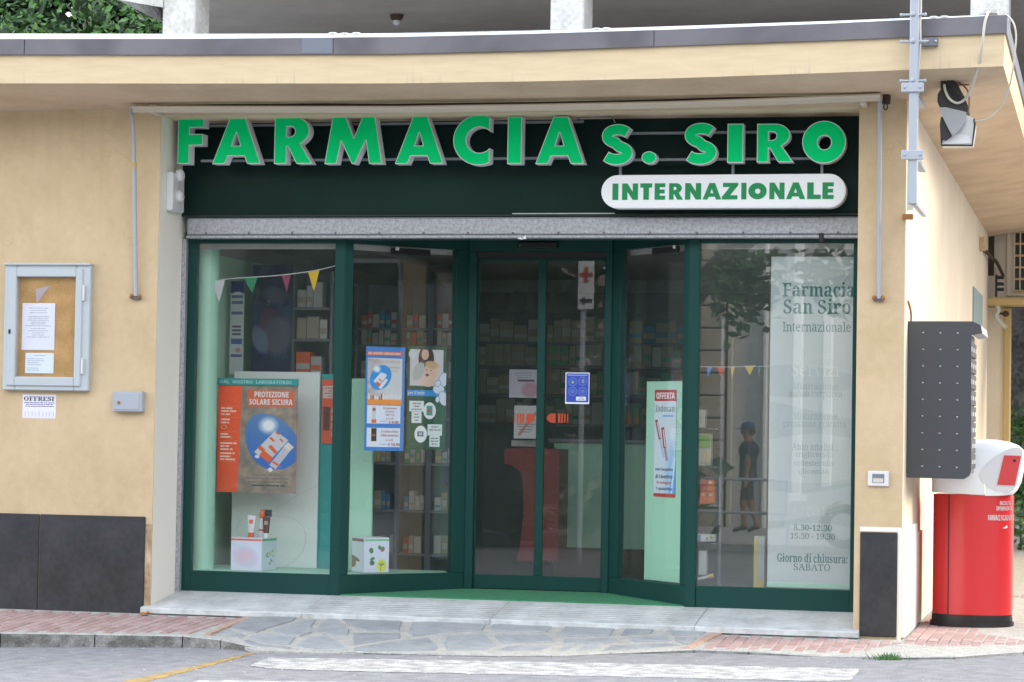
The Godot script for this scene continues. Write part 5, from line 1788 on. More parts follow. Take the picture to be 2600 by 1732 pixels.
# ---------------------------------------------------------------- terrace above the roof
func upper_floor() -> void:
	var t := thing("upper_terrace", "grey concrete terrace ceiling carried by pale pillars above the roof", "building", Vector3(0, 3.4, -6))
	var st := mb()
	var a := Vector3(-4.780, 4.750, -6.551)
	var b := Vector3(-4.703, 4.750, -5.300)
	var f := Vector3(-1.140, 4.750, -4.656)
	var e := a + (a - b) * 6.0
	box(st, Vector3(-4.6, 4.75, -14.0), Vector3(8.0, 5.05, -4.2), 0.0)
	part("terrace_slab", st, M.ceiling_grey, t)
	part("back_wall", boxes(Vector3(-3.9, 3.0, -14.3), Vector3(8.0, 5.0, -14.02), 0.0), M.ceiling_grey, t)
	for v in [[412, 518, -4.3], [1397, 1502, -4.3], [2464, 2572, -4.3]]:
		var x0 := 0.0
		var x1 := 0.0
		if v[0] == 412:
			x0 = -3.917
			x1 = -3.645
		elif v[0] == 1397:
			x0 = -0.748
			x1 = -0.485
		else:
			x0 = 2.440
			x1 = 2.721
		part("pillar", boxes(Vector3(x0, 3.2, -4.65), Vector3(x1, 4.75, -4.3), 0.012), M.concrete, t)
	# beam running off to the left from the first pillar
	st = mb()
	var p := [Vector3(-3.792, 4.450, -4.005), Vector3(-4.028, 4.450, -3.585), Vector3(-4.343, 4.450, -3.012), Vector3(-4.011, 4.450, -2.247), Vector3(-3.972, 4.450, -3.502)]
	var beam := [Vector3(-3.903, 4.500, -4.274), Vector3(-4.221, 4.500, -3.710), Vector3(-4.581, 4.500, -3.113), Vector3(-4.082, 4.500, -2.842), Vector3(-4.129, 4.500, -3.888), Vector3(-4.192, 4.500, -5.011)]
	plate(st, beam.map(func(v: Vector3) -> Vector3: return v + Vector3(0, 0.5, 0)), 0.5)
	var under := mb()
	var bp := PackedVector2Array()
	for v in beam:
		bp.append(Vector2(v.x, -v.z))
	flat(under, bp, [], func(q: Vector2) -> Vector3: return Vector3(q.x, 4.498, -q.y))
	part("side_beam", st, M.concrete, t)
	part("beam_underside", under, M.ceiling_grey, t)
	# lamp under the ceiling
	t = thing("ceiling_lamp", "small round lamp with brown base under the terrace ceiling", "lamp", Vector3(-2.563, 4.750, -6.357))
	var c := Vector3(-2.554, 4.745, -6.327)
	st = mb()
	lathe(st, [Vector2(0.0, -0.05), Vector2(0.04, -0.045), Vector2(0.055, -0.03), Vector2(0.06, 0.0)], Transform3D(Basis.IDENTITY, c), 14)
	part("base", st, M.brown_dark, t)
	st = mb()
	ball(st, c + Vector3(0, -0.06, 0), Vector3(0.032, 0.032, 0.032), 10)
	part("globe", st, M.white_plastic, t)
	# tree showing over the roof at the left
	t = thing("garden_tree", "dense green tree showing over the roof at the left", "tree", Vector3(-5.6, 0.0, -9.0))
	part("trunk", tubes([Vector3(-5.6, 0, -9), Vector3(-5.5, 2.2, -9), Vector3(-5.3, 4.2, -9.1)], 0.16, 10), M.bark, t)
	var lv := [mb(), mb(), mb()]
	var clumps := []
	for k in 90:
		clumps.append(Vector3(rng.randf_range(-8.2, -3.95), rng.randf_range(3.0, 6.2), rng.randf_range(-10.4, -7.8)))
	for k in 17000:
		var q: Vector3 = clumps[rng.randi_range(0, 89)]
		var o := Vector3(rng.randfn(), rng.randfn(), rng.randfn())
		o = o.normalized() * pow(rng.randf(), 0.4) * 0.52
		var k3 := rng.randi_range(0, 2)
		leaf(lv[k3], q + o, rng.randf_range(0.03, 0.058))
	for k in 5000:
		leaf(lv[2], Vector3(rng.randf_range(-9.5, -3.6), rng.randf_range(2.8, 7.0), rng.randf_range(-12.0, -10.8)), rng.randf_range(0.20, 0.34))
	var cr := part("crown", lv[0], M.leaf_b, t)
	part("leaf_layer", lv[1], M.leaf_a, cr)
	part("leaf_layer", lv[2], M.leaf_c, cr)


# ---------------------------------------------------------------- inside the shop
func goods(x0: float, x1: float, y: float, z: float, h0: float, h1: float, w0: float, w1: float, cols: Array, label: String, group: String, deep := 0.10) -> void:
	var x := x0
	while x < x1 - w0:
		var w := minf(rng.randf_range(w0, w1), x1 - x)
		var h := rng.randf_range(h0, h1)
		var c = cols[rng.randi_range(0, cols.size() - 1)]
		var st := mb()
		box(st, Vector3(x, y, z - deep), Vector3(x + w - 0.004, y + h, z), 0.003)
		var o := thing("medicine_box", label, "box", Vector3(x + w / 2, y, z), group)
		part("carton", st, c, o)
		part("printed_band", boxes(Vector3(x + 0.004, y + h * 0.25, z - 0.001), Vector3(x + w - 0.008, y + h * rng.randf_range(0.4, 0.6), z + 0.0015)), cols[rng.randi_range(0, cols.size() - 1)], o)
		x += w


func shelf_unit(called: String, label: String, x0: float, x1: float, z: float, ys: Array, top: float, m: Material, deep := 0.25) -> Node3D:
	var t := thing(called, label, "shelf unit", Vector3((x0 + x1) / 2, 0.14, z - deep / 2), "shelf units inside the shop")
	part("back_panel", boxes(Vector3(x0, 0.14, z - deep - 0.02), Vector3(x1, top, z - deep)), m, t)
	for x in [x0, x1]:
		part("side_panel", boxes(Vector3(x - 0.012, 0.14, z - deep), Vector3(x + 0.012, top, z + 0.004), 0.002), m, t)
	for y in ys:
		part("shelf", boxes(Vector3(x0 + 0.012, y - 0.02, z - deep), Vector3(x1 - 0.012, y, z), 0.002), m, t)
	return t


func interior() -> void:
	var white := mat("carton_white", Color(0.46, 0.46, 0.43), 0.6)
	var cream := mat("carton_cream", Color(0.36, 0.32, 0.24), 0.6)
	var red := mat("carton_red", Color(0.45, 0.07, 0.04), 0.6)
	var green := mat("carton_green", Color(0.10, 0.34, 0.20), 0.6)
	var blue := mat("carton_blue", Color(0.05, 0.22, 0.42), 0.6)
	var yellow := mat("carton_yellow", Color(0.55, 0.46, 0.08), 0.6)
	var orange := mat("carton_orange", Color(0.66, 0.13, 0.03), 0.6)
	# shelves against the left wall, beyond the display
	var z := -2.5
	var ys := []
	for v in [1.890, 1.768, 1.536, 1.259, 0.942, 0.611, 0.309]:
		ys.append(v)
	for e in [[-1.717, -1.403, "left"], [-1.386, -1.179, "middle"], [-1.162, -0.895, "right"]]:
		shelf_unit("shelf_unit", "dark shelf unit behind the left angled pane, %s bay" % e[2], e[0], e[1], z, ys, 2.2, M.shelf_grey)
		for k in ys.size():
			if k == 3:
				continue
			goods(e[0] + 0.03, e[1] - 0.02, ys[k], z - 0.03, 0.08, 0.135, 0.03, 0.06, [white, cream, white, [red, orange, blue, green, yellow, blue, red][k], [blue, green, cream, white, green, cream, white][k], white], "small carton in the %s bay behind the left angled pane, %s shelf from top" % [e[2], ["first", "second", "third", "fourth", "fifth", "sixth", "lowest"][k]], "cartons behind the left angled pane")
	# back shelves seen through the sliding doors
	z = -4.4
	ys = []
	for v in [1.864, 1.682, 1.464, 1.237]:
		ys.append(v)
	var n := 0
	for e in [[-1.327, -0.805], [-0.792, -0.224], [-0.148, 0.385]]:
		shelf_unit("shelf_unit", ["tall back shelf unit behind the left sliding door", "tall back shelf unit behind the right sliding door", "tall back shelf unit behind the right angled pane"][n], e[0], e[1], z, ys, 2.101, M.shelf_grey, 0.3)
		for k in ys.size():
			var cs := [cream, cream, white] if n == 0 else ([white, green, cream] if k > 0 else [cream, white])
			if n == 2:
				cs = [blue, blue, cream] if k == 0 else [cream, green, white]
			goods(e[0] + 0.03, e[1] - 0.02, ys[k], z - 0.03, 0.12, 0.20, 0.05, 0.12, cs, ["carton on the back shelves behind the left sliding door, %s shelf", "carton on the back shelves behind the right sliding door, %s shelf", "carton on the back shelves behind the right angled pane, %s shelf"][n] % ["top", "second", "third", "lowest"][k], ["cartons behind the left sliding door", "cartons behind the right sliding door", "cartons behind the right angled pane"][n])
		n += 1
	# counter
	var t := thing("counter", "pale green sales counter with a dark top and plinth", "counter", Vector3(0.6, 0.14, -3.2))
	z = -3.0
	var x0: float = -0.382
	var x1: float = 0.343
	part("front", boxes(Vector3(x0, 0.353, z - 0.5), Vector3(x1, 1.101, z), 0.004), M.pale_green, t)
	part("top", boxes(Vector3(x0 - 0.04, 1.101, z - 0.55), Vector3(x1 + 0.04, 1.129, z + 0.03), 0.004), M.shelf_grey, t)
	part("plinth", boxes(Vector3(x0, 0.14, z - 0.45), Vector3(x1, 0.353, z - 0.03)), M.wood_dark, t)
	# red stand in the middle
	t = thing("red_display_stand", "red curved display stand behind the sliding doors", "display stand", Vector3(-0.2, 0.14, -2.2))
	var st := mb()
	prism(st, [Vector2(-0.447, 1.063), Vector2(-0.172, 1.057), Vector2(-0.170, 0.739), Vector2(-0.171, 0.301), Vector2(-0.462, 0.293), Vector2(-0.441, 0.371), Vector2(-0.424, 0.506), Vector2(-0.413, 0.653), Vector2(-0.424, 0.814)], -2.5, -2.2)
	part("body", st, mat("stand_red", Color(0.17, 0.012, 0.010), 0.4), t)
	st = mb()
	prism(st, [Vector2(-0.555, 1.053), Vector2(-0.448, 1.063), Vector2(-0.431, 0.894), Vector2(-0.498, 0.941), Vector2(-0.553, 0.951)], -2.45, -2.2)
	part("side_wing", st, M.stand_red, t)
	part("header", rbox(Rect2(-0.509, 1.072, 0.182, 0.043), -2.25, -2.2, 0.003), white, t)
	# posters hanging in the shop
	var im := sheet(96, 110, rgb(196, 196, 206))
	fr(im, 0.3, 0.36, 0.9, 0.44, rgb(90, 80, 100))
	small_print(im, 0.1, 0.12, 0.9, 3, 0.08, 0.03, rgb(150, 140, 160))
	blob(im, 0.75, 0.72, 0.25, 0.2, rgb(190, 150, 165), 0.0, 0.6)
	tag(card("shop_poster", Rect2(-0.506, 1.403, 0.200, 0.192), -2.1, 0.01, im), "white poster with faint pink print hanging behind the left sliding door", "poster")
	im = sheet(90, 120, rgb(205, 205, 204))
	bar(im, 0.2, 0.9, 0.9, 0.2, 0.12, rgb(190, 140, 130))
	small_print(im, 0.1, 0.55, 0.9, 4, 0.08, 0.03, rgb(120, 110, 110))
	tag(card("leaflet_stack", Rect2(-0.468, 1.126, 0.167, 0.224), -2.1, 0.03, im), "white leaflet display below the white poster behind the left door", "leaflet")


func window_display() -> void:
	var yf := 0.268
	var white: Material = M.carton_white
	# display floors behind the straight windows
	solo("display_floor", boxes(Vector3(-2.246, 0.16, -1.16), Vector3(-1.25, yf, -0.515), 0.002), M.pale_green, "pale display floor inside the left shop window", "display floor", "display floors in the shop windows")
	solo("display_floor", boxes(Vector3(1.07, 0.16, -1.3), Vector3(2.09, yf - 0.03, -0.515), 0.002), M.shelf_grey, "dark display floor inside the right shop window", "display floor", "display floors in the shop windows")
	var st := mb()
	plate(st, [Vector3(-1.22, 0.266, -0.53), Vector3(-0.66, 0.266, -1.10), Vector3(-0.72, 0.266, -1.25), Vector3(-1.22, 0.266, -1.25)], 0.1)
	solo("display_floor", st, M.pale_green, "pale corner display floor inside the left angled pane", "display floor", "display floors in the shop windows")
	# rounded pale column at the left end of the window
	st = mb()
	tube(st, [Vector3(-2.16, 0.26, -0.66), Vector3(-2.16, 2.40, -0.66)], 0.075, 18)
	solo("display_column", st, M.pale_green, "pale green rounded column at the left end of the window", "column")
	# backdrop boards
	var r := Rect2(-2.100, 0.275, 0.585, 1.262)
	solo("backdrop_board", rbox(Rect2(r.position.x, yf, r.size.x, r.end.y - yf), -1.05, -1.03, 0.003), M.panel_white, "white backdrop board in the left shop window", "board", "boards in the left window")
	var r2 := Rect2(-1.521, 0.278, 0.125, 1.248)
	solo("backdrop_board", rbox(Rect2(r2.position.x, yf, r2.size.x, r2.end.y - yf), -1.08, -1.06, 0.003), M.panel_teal, "teal backdrop board beside the white one in the left window", "board", "boards in the left window")
	var r3 := Rect2(-1.282, 0.265, 0.150, 1.233)
	solo("backdrop_board", rbox(Rect2(r3.position.x, 0.268, r3.size.x, r3.end.y - 0.268), -1.0, -0.97, 0.003), M.pale_green, "pale green backdrop board behind the left angled pane", "board", "boards in the left window")
	# thin decorative curves drawn on the white board
	st = mb()
	tube(st, smooth_line([Vector3(-1.823, 0.626, -1.028), Vector3(-1.744, 0.679, -1.028), Vector3(-1.638, 0.745, -1.028), Vector3(-1.511, 0.806, -1.028)], 4), 0.0008, 4)
	tube(st, smooth_line([Vector3(-2.063, 0.505, -1.028), Vector3(-2.032, 0.570, -1.028), Vector3(-1.957, 0.602, -1.028), Vector3(-1.796, 0.601, -1.028), Vector3(-1.662, 0.579, -1.028), Vector3(-1.593, 0.504, -1.028), Vector3(-1.604, 0.389, -1.028), Vector3(-1.669, 0.311, -1.028), Vector3(-1.736, 0.271, -1.028)], 4), 0.0008, 4)
	solo("line_decoration", st, M.film_band, "thin curved line decoration on the white board", "decoration")
	# small red price poster on the teal board
	var im := sheet(64, 160, rgb(214, 88, 58))
	fr(im, 0.05, 0.10, 1.0, 0.30, rgb(196, 184, 176))
	small_print(im, 0.1, 0.13, 0.95, 4, 0.04, 0.02, rgb(180, 110, 95))
	fr(im, 0.08, 0.43, 0.42, 0.80, rgb(88, 58, 50))
	for k in 4:
		fr(im, 0.5, 0.44 + k * 0.12, 1.0, 0.53 + k * 0.12, rgb(196, 196, 196))
	tag(card("price_poster", Rect2(-1.504, 1.075, 0.136, 0.416), -1.05, 0.004, im), "narrow red price poster on the teal board", "poster")
	# dark blue poster and lit shelf behind
	im = sheet(128, 340, rgb(26, 34, 74))
	for k in 60:
		blob(im, rng.randf(), rng.randf_range(0.2, 0.8), rng.randf_range(0.02, 0.1), rng.randf_range(0.01, 0.04), rgb(30 + rng.randi_range(0, 35), 38 + rng.randi_range(0, 35), 80 + rng.randi_range(0, 25)), rng.randf() * 3.0, 0.8)
	blob(im, 0.35, 0.50, 0.14, 0.10, rgb(96, 50, 84), 0.3, 0.5)
	blob(im, 0.65, 0.62, 0.3, 0.14, rgb(92, 88, 112), 0.2, 0.5)
	blob(im, 0.2, 0.66, 0.16, 0.10, rgb(110, 120, 150), -0.4, 0.5)
	blob(im, 0.55, 0.27, 0.18, 0.05, rgb(80, 82, 110), 0.6, 0.8)
	tag(card("tall_poster", Rect2(-2.147, 1.504, 0.277, 0.761), -1.5, 0.01, im), "tall dark blue poster behind the white backdrop board", "poster")
	var a: float = -1.876
	var b: float = -1.605
	var ys := [1.219, 1.530, 1.773, 1.984]
	shelf_unit("shelf_unit", "shelf unit of bright cartons right of the dark blue poster", a, b, -1.55, ys, 2.222, M.shelf_grey, 0.25)
	goods(a + 0.02, b - 0.03, ys[3], -1.57, 0.11, 0.17, 0.04, 0.08, [white, white, M.carton_cream], "carton on the upper shelf right of the dark blue poster", "cartons right of the dark blue poster")
	goods(a + 0.02, b - 0.03, ys[2], -1.57, 0.12, 0.15, 0.05, 0.09, [white, M.carton_yellow, M.carton_cream], "carton on the middle shelf right of the dark blue poster", "cartons right of the dark blue poster")
	goods(a + 0.02, b - 0.03, ys[1], -1.57, 0.08, 0.18, 0.06, 0.12, [white, M.carton_orange, M.carton_cream], "carton on the lower shelf right of the dark blue poster", "cartons right of the dark blue poster")
	# tall strip of labels on the green side wall
	im = sheet(48, 220, rgb(176, 184, 182))
	fr(im, 0.02, 0.0, 1.0, 0.13, rgb(36, 44, 98))
	blob(im, 0.5, 0.14, 0.35, 0.03, rgb(190, 196, 200))
	for y in [0.15, 0.215, 0.33, 0.62, 0.79]:
		fr(im, 0.1, y, 0.92, y + 0.035, rgb(84, 98, 138))
	for y in [0.48, 0.52, 0.56]:
		fr(im, 0.15, y, 0.8, y + 0.025, rgb(96, 84, 104))
	fr(im, 0.12, 0.63, 0.9, 0.68, rgb(70, 92, 150))
	blob(im, 0.6, 0.74, 0.2, 0.025, rgb(170, 130, 140))
	tag(card("label_strip", Rect2(-2.196, 1.522, 0.096, 0.614), -1.2, 0.004, im), "tall narrow strip of printed labels hanging before the green wall", "label strip")
	sunscreen_poster()
	promo_posters()
	tubes_and_boxes()
	pennants()
	right_window()


func sunscreen_poster() -> void:
	var z := -0.80
	var t := thing("sunscreen_poster", "large orange and sand sunscreen poster headed PROTEZIONE SOLARE SICURA", "poster", Vector3(-1.75, 0.8, z))
	var im := sheet(320, 480, rgb(150, 136, 120))
	var n := noise(301, 0.012, 3, 256)
	for y in 480:
		for x in 320:
			var v := n[(y % 256) * 256 + x % 256] / 255.0
			im.set_pixel(x, y, rgb(172, 155, 134).lerp(rgb(112, 104, 96), v))
	# balloon-shaped picture of tubes under a blue sky with a sun
	for y in range(130, 375):
		for x in range(96, 320):
			var p := Vector2(x - 216, y - 250)
			var u := p.dot(Vector2(0.50, 0.866)) / 134.0
			var v := p.dot(Vector2(-0.866, 0.50)) / (100.0 + 14.0 * clampf(u, -1.0, 1.0))
			if u * u + v * v < 1.0:
				im.set_pixel(x, y, rgb(84, 126, 182).lerp(rgb(44, 104, 186), clampf(float(y - 150) / 200.0, 0.0, 1.0)))
	blob(im, 0.64, 0.375, 0.055, 0.036, rgb(232, 238, 240), 0.0, 1.6)
	for e in [[0.50, 0.64, 0.76, 0.44, 0.085, rgb(204, 204, 206)], [0.60, 0.68, 0.84, 0.48, 0.14, rgb(196, 198, 204)], [0.70, 0.76, 0.92, 0.55, 0.10, rgb(188, 190, 198)]]:
		bar(im, e[0], e[1], e[2], e[3], e[4], e[5])
	for e in [[0.54, 0.605, 0.575, 0.58, 0.09], [0.68, 0.51, 0.70, 0.495, 0.07], [0.59, 0.685, 0.65, 0.64, 0.16], [0.685, 0.605, 0.72, 0.585, 0.13], [0.735, 0.735, 0.75, 0.72, 0.10], [0.75, 0.45, 0.765, 0.44, 0.06], [0.80, 0.515, 0.815, 0.505, 0.06]]:
		bar(im, e[0], e[1], e[2], e[3], e[4], rgb(222, 92, 40))
	bar(im, 0.48, 0.66, 0.53, 0.67, 0.04, rgb(226, 224, 216))
	bar(im, 0.66, 0.77, 0.69, 0.80, 0.05, rgb(226, 224, 216))
	bar(im, 0.87, 0.59, 0.93, 0.55, 0.10, rgb(220, 212, 196))
	# orange column of claims
	for y in 480:
		var edge := int(lerpf(96.0, 86.0, y / 479.0))
		for x in edge:
			im.set_pixel(x, y, rgb(244, 84, 34).lerp(rgb(228, 86, 40), y / 479.0))
	for y in [0.20, 0.305, 0.44, 0.525, 0.72]:
		fr(im, 0.03, y, 0.26, y + 0.003, rgb(240, 160, 120))
	for e in [[0.215, 3], [0.32, 2], [0.455, 2], [0.54, 3], [0.635, 3]]:
		small_print(im, 0.04, e[0], 0.25, e[1], 0.028, 0.015, rgb(246, 214, 196), false)
	blob(im, 0.075, 0.395, 0.035, 0.017, rgb(240, 190, 160))
	blob(im, 0.075, 0.395, 0.028, 0.013, rgb(214, 84, 42))
	fr(im, 0.37, 0.05, 0.965, 0.205, rgb(206, 102, 62))
	small_print(im, 0.36, 0.83, 0.94, 3, 0.032, 0.013, rgb(118, 110, 104))
	small_print(im, 0.40, 0.925, 0.92, 1, 0.03, 0.015, rgb(50, 84, 80))
	var r := Rect2(-2.124, 0.755, 0.534, 0.692)
	card("sheet", r, z, 0.006, im, t)
	var band_r := Rect2(-2.139, 1.442, 0.558, 0.045)
	part("top_band", rbox(band_r, -0.797, -0.79, 0.002), M.panel_teal, t)
	var st := mb()
	txt(st, "DAL  NOSTRO  LABORATORIO", font(false, true), Rect2(band_r.position.x + 0.03, band_r.position.y + 0.012, band_r.size.x * 0.86, band_r.size.y - 0.024), -0.79)
	part("band_lettering", st, mat("pale_teal", Color(0.35, 0.62, 0.62), 0.6), t)
	st = mb()
	txt(st, "PROTEZIONE", font(false, true), Rect2(r.position.x + r.size.x * 0.46, r.position.y + r.size.y * 0.885, r.size.x * 0.43, r.size.y * 0.052), z)
	txt(st, "SOLARE SICURA", font(false, true), Rect2(r.position.x + r.size.x * 0.395, r.position.y + r.size.y * 0.815, r.size.x * 0.545, r.size.y * 0.052), z)
	part("heading", st, M.white_ink, t)


func promo_posters() -> void:
	# both hang inside the left angled pane
	var A := Vector3(-1.182, 0, -0.452)
	var d := (Vector3(-0.545, 0, -1.10) - A)
	var bx := d.normalized()
	var xf := Transform3D(Basis(bx, Vector3.UP, bx.cross(Vector3.UP)), A)
	# measured along the pane: s metres from the front post
	var k := func(x: float) -> float: return (x + 1.182) / (0.637) * d.length()
	var y1: float = 1.695
	var y0: float = 1.039
	var s0: float = k.call(-1.052)
	var s1: float = k.call(-0.854)
	var t := thing("promo_poster", "blue bordered poster with two priced sun creams on the left angled pane", "poster", xf * Vector3((s0 + s1) / 2, y0, -0.045))
	var im := sheet(192, 512, rgb(62, 128, 206))
	fr(im, 0.05, 0.11, 0.94, 0.55, rgb(206, 212, 214))
	var n := noise(311, 0.02, 3, 256)
	for y in range(60, 250):
		for x in range(10, 100):
			var v := n[y * 256 + x] / 255.0
			im.set_pixel(x, y, im.get_pixel(x, y).lerp(rgb(150, 140, 132), v * (1.0 - x / 100.0)))
	blob(im, 0.38, 0.295, 0.25, 0.125, rgb(48, 146, 222), 0.5, 0.03)
	blob(im, 0.28, 0.215, 0.05, 0.018, rgb(226, 242, 246), 0.0, 1.4)
	for e in [[0.22, 0.34, 0.42, 0.25, 0.07], [0.30, 0.36, 0.50, 0.26, 0.11], [0.36, 0.40, 0.54, 0.31, 0.08]]:
		bar(im, e[0], e[1], e[2], e[3], e[4], rgb(226, 228, 232))
	bar(im, 0.29, 0.37, 0.34, 0.345, 0.11, rgb(226, 94, 40))
	bar(im, 0.36, 0.325, 0.38, 0.315, 0.09, rgb(222, 110, 60))
	fr(im, 0.05, 0.50, 0.94, 0.56, rgb(240, 150, 60))
	for q in 16:
		var x := 0.08 + q * 0.053
		fr(im, x, 0.45 + rng.randf() * 0.03, x + 0.035, 0.51, [rgb(230, 230, 232), rgb(210, 90, 50), rgb(120, 70, 54), rgb(226, 228, 232)][q % 4] if q < 9 else rgb(226, 226, 228))
	for e in [[0.565, 0.74], [0.78, 0.965]]:
		fr(im, 0.055, e[0], 0.91, e[1], rgb(222, 232, 244))
	fr(im, 0.18, 0.575, 0.28, 0.70, rgb(206, 208, 212))
	fr(im, 0.19, 0.59, 0.27, 0.62, rgb(160, 110, 80))
	fr(im, 0.17, 0.70, 0.30, 0.735, rgb(226, 110, 44))
	fr(im, 0.17, 0.785, 0.31, 0.91, rgb(58, 36, 30))
	fr(im, 0.19, 0.84, 0.28, 0.86, rgb(160, 96, 60))
	fr(im, 0.19, 0.91, 0.29, 0.935, rgb(230, 230, 234))
	fr(im, 0.38, 0.715, 0.58, 0.72, rgb(100, 130, 180))
	fr(im, 0.38, 0.937, 0.58, 0.942, rgb(100, 130, 180))
	var r := Rect2(s0, y0, s1 - s0, y1 - y0)
	card("sheet", r, -0.044, 0.003, im, t, xf)
	var P := func(a: float, b: float, c: float, e: float) -> Rect2: return Rect2(r.position.x + r.size.x * a, r.end.y - r.size.y * e, r.size.x * (c - a), r.size.y * (e - b))
	var part_txt := func(called: String, m: Material, lines: Array, parent: Node, zz: float) -> void:
		var st := mb()
		for l in lines:
			txt(st, l[0], font(false, l[2]), l[1], 0.0, 0.001)
		var src := st.commit()
		var moved := mb()
		moved.append_from(src, 0, xf * Transform3D(Basis.IDENTITY, Vector3(0, 0, zz)))
		part(called, moved, m, parent)
	part("banner", boxes(Vector3(r.position.x + 0.004, r.end.y - r.size.y * 0.085, -0.044), Vector3(r.end.x - 0.02, r.end.y - r.size.y * 0.045, -0.042), 0.0, xf), M.carton_orange, t)
	part_txt.call("banner_lettering", M.white_ink, [["DAL NOSTRO LABORATORIO", P.call(0.05, 0.053, 0.88, 0.077), true]], t, -0.042)
	part_txt.call("faded_lettering", mat("faded_orange", Color(0.62, 0.38, 0.28), 0.7), [["PREZZO E SICUREZZA", P.call(0.12, 0.13, 0.88, 0.155), false], ["in vacanza", P.call(0.52, 0.185, 0.86, 0.205), false], ["con te", P.call(0.62, 0.222, 0.82, 0.24), false]], t, -0.043)
	part_txt.call("price_lettering", mat("ink_red", Color(0.45, 0.09, 0.06), 0.7), [["Emulsione", P.call(0.46, 0.578, 0.80, 0.60), false], ["solare", P.call(0.52, 0.612, 0.74, 0.63), false], ["SPF 15", P.call(0.52, 0.645, 0.74, 0.665), false], ["a soli", P.call(0.53, 0.68, 0.72, 0.697), false], ["€ 9.00", P.call(0.61, 0.712, 0.86, 0.736), true],
		["Crema Ultra", P.call(0.42, 0.80, 0.84, 0.825), false], ["Abbronzante", P.call(0.42, 0.838, 0.86, 0.862), false], ["a soli", P.call(0.54, 0.885, 0.72, 0.903), false], ["€ 14.90", P.call(0.60, 0.926, 0.90, 0.952), true]], t, -0.043)
	# green poster for babies beside it
	s0 = k.call(-0.837)
	s1 = k.call(-0.636)
	y1 = 1.707
	y0 = 1.050
	t = thing("baby_poster", "dark green poster with a mother and baby and two round pictures on the angled pane", "poster", xf * Vector3((s0 + s1) / 2, y0, -0.05))
	im = sheet(192, 512, rgb(36, 78, 58))
	fr(im, 0.06, 0.03, 0.92, 0.385, rgb(196, 194, 200))
	blob(im, 0.12, 0.075, 0.10, 0.045, rgb(196, 206, 210))
	blob(im, 0.47, 0.12, 0.20, 0.13, rgb(62, 44, 38))
	blob(im, 0.33, 0.21, 0.08, 0.09, rgb(74, 54, 46), 0.3)
	fr(im, 0.0, 0.0, 1.0, 0.03, rgb(36, 78, 58))
	blob(im, 0.44, 0.075, 0.095, 0.055, rgb(206, 172, 152))
	fr(im, 0.0, 0.0, 1.0, 0.03, rgb(36, 78, 58))
	blob(im, 0.28, 0.24, 0.12, 0.08, rgb(172, 178, 176), 0.4, 0.3)
	blob(im, 0.60, 0.235, 0.18, 0.085, rgb(216, 182, 160))
	blob(im, 0.62, 0.175, 0.15, 0.03, rgb(196, 164, 128), 0.2, 0.4)
	blob(im, 0.52, 0.33, 0.20, 0.06, rgb(214, 186, 168))
	blob(im, 0.50, 0.275, 0.045, 0.013, rgb(130, 60, 54))
	blob(im, 0.48, 0.225, 0.018, 0.007, rgb(90, 70, 70))
	blob(im, 0.60, 0.23, 0.018, 0.007, rgb(90, 70, 70))
	fr(im, 0.0, 0.425, 1.0, 0.485, rgb(40, 140, 214))
	for e in [[0.92, 0.32, 0.11, 0.07, 0.2], [0.80, 0.41, 0.14, 0.045, 0.0], [0.93, 0.50, 0.11, 0.07, -0.25], [0.78, 0.51, 0.05, 0.028, 0.2], [0.78, 0.355, 0.06, 0.03, 0.4]]:
		blob(im, e[0], e[1], e[2] + 0.012, e[3] + 0.005, rgb(84, 120, 150), e[4])
		blob(im, e[0], e[1], e[2], e[3], rgb(206, 216, 230), e[4])
	for e in [[0.06, 0.53, 0.44, 0.635], [0.12, 0.635, 0.38, 0.745], [0.54, 0.755, 0.92, 0.865], [0.59, 0.865, 0.86, 0.975]]:
		fr(im, e[0], e[1], e[2], e[3], rgb(212, 222, 222))
	blob(im, 0.58, 0.622, 0.16, 0.082, rgb(222, 230, 230))
	blob(im, 0.36, 0.85, 0.16, 0.082, rgb(222, 230, 230))
	fr(im, 0.50, 0.575, 0.66, 0.67, rgb(92, 154, 146))
	fr(im, 0.53, 0.61, 0.62, 0.64, rgb(170, 96, 96))
	fr(im, 0.28, 0.825, 0.44, 0.875, rgb(70, 78, 116))
	fr(im, 0.31, 0.835, 0.41, 0.865, rgb(170, 184, 208))
	for e in [[0.1, 0.55, 0.4, 3], [0.15, 0.655, 0.35, 3], [0.58, 0.775, 0.88, 2], [0.62, 0.885, 0.83, 3]]:
		small_print(im, e[0], e[1], e[2], e[3], 0.028, 0.012, rgb(120, 130, 140))
	fr(im, 0.07, 0.64, 0.075, 0.95, rgb(60, 140, 130))
	fr(im, 0.07, 0.948, 0.5, 0.951, rgb(60, 140, 130))
	fr(im, 0.92, 0.60, 0.925, 0.74, rgb(60, 140, 130))
	r = Rect2(s0, y0, s1 - s0, y1 - y0)
	card("sheet", r, -0.050, 0.003, im, t, xf)
	part_txt.call("heading", M.white_ink, [["per il bebè", Rect2(r.position.x + r.size.x * 0.02, r.end.y - r.size.y * 0.475, r.size.x * 0.42, r.size.y * 0.04), false]], t, -0.049)
	# blue timetable notice on the right door
	t = thing("opening_times_notice", "small blue notice with four clock dials on the right sliding door", "notice", Vector3(0.2, 1.35, -1.11))
	im = sheet(128, 176, rgb(226, 230, 240))
	fr(im, 0.04, 0.03, 0.97, 0.95, rgb(50, 76, 176))
	fr(im, 0.10, 0.07, 0.92, 0.105, rgb(150, 160, 220))
	for e in [[0.30, 0.29], [0.72, 0.27], [0.30, 0.60], [0.72, 0.60]]:
		blob(im, e[0], e[1], 0.18, 0.14, rgb(104, 128, 204))
		blob(im, e[0], e[1], 0.155, 0.118, rgb(50, 80, 182))
		blob(im, e[0], e[1], 0.10, 0.07, rgb(84, 112, 190))
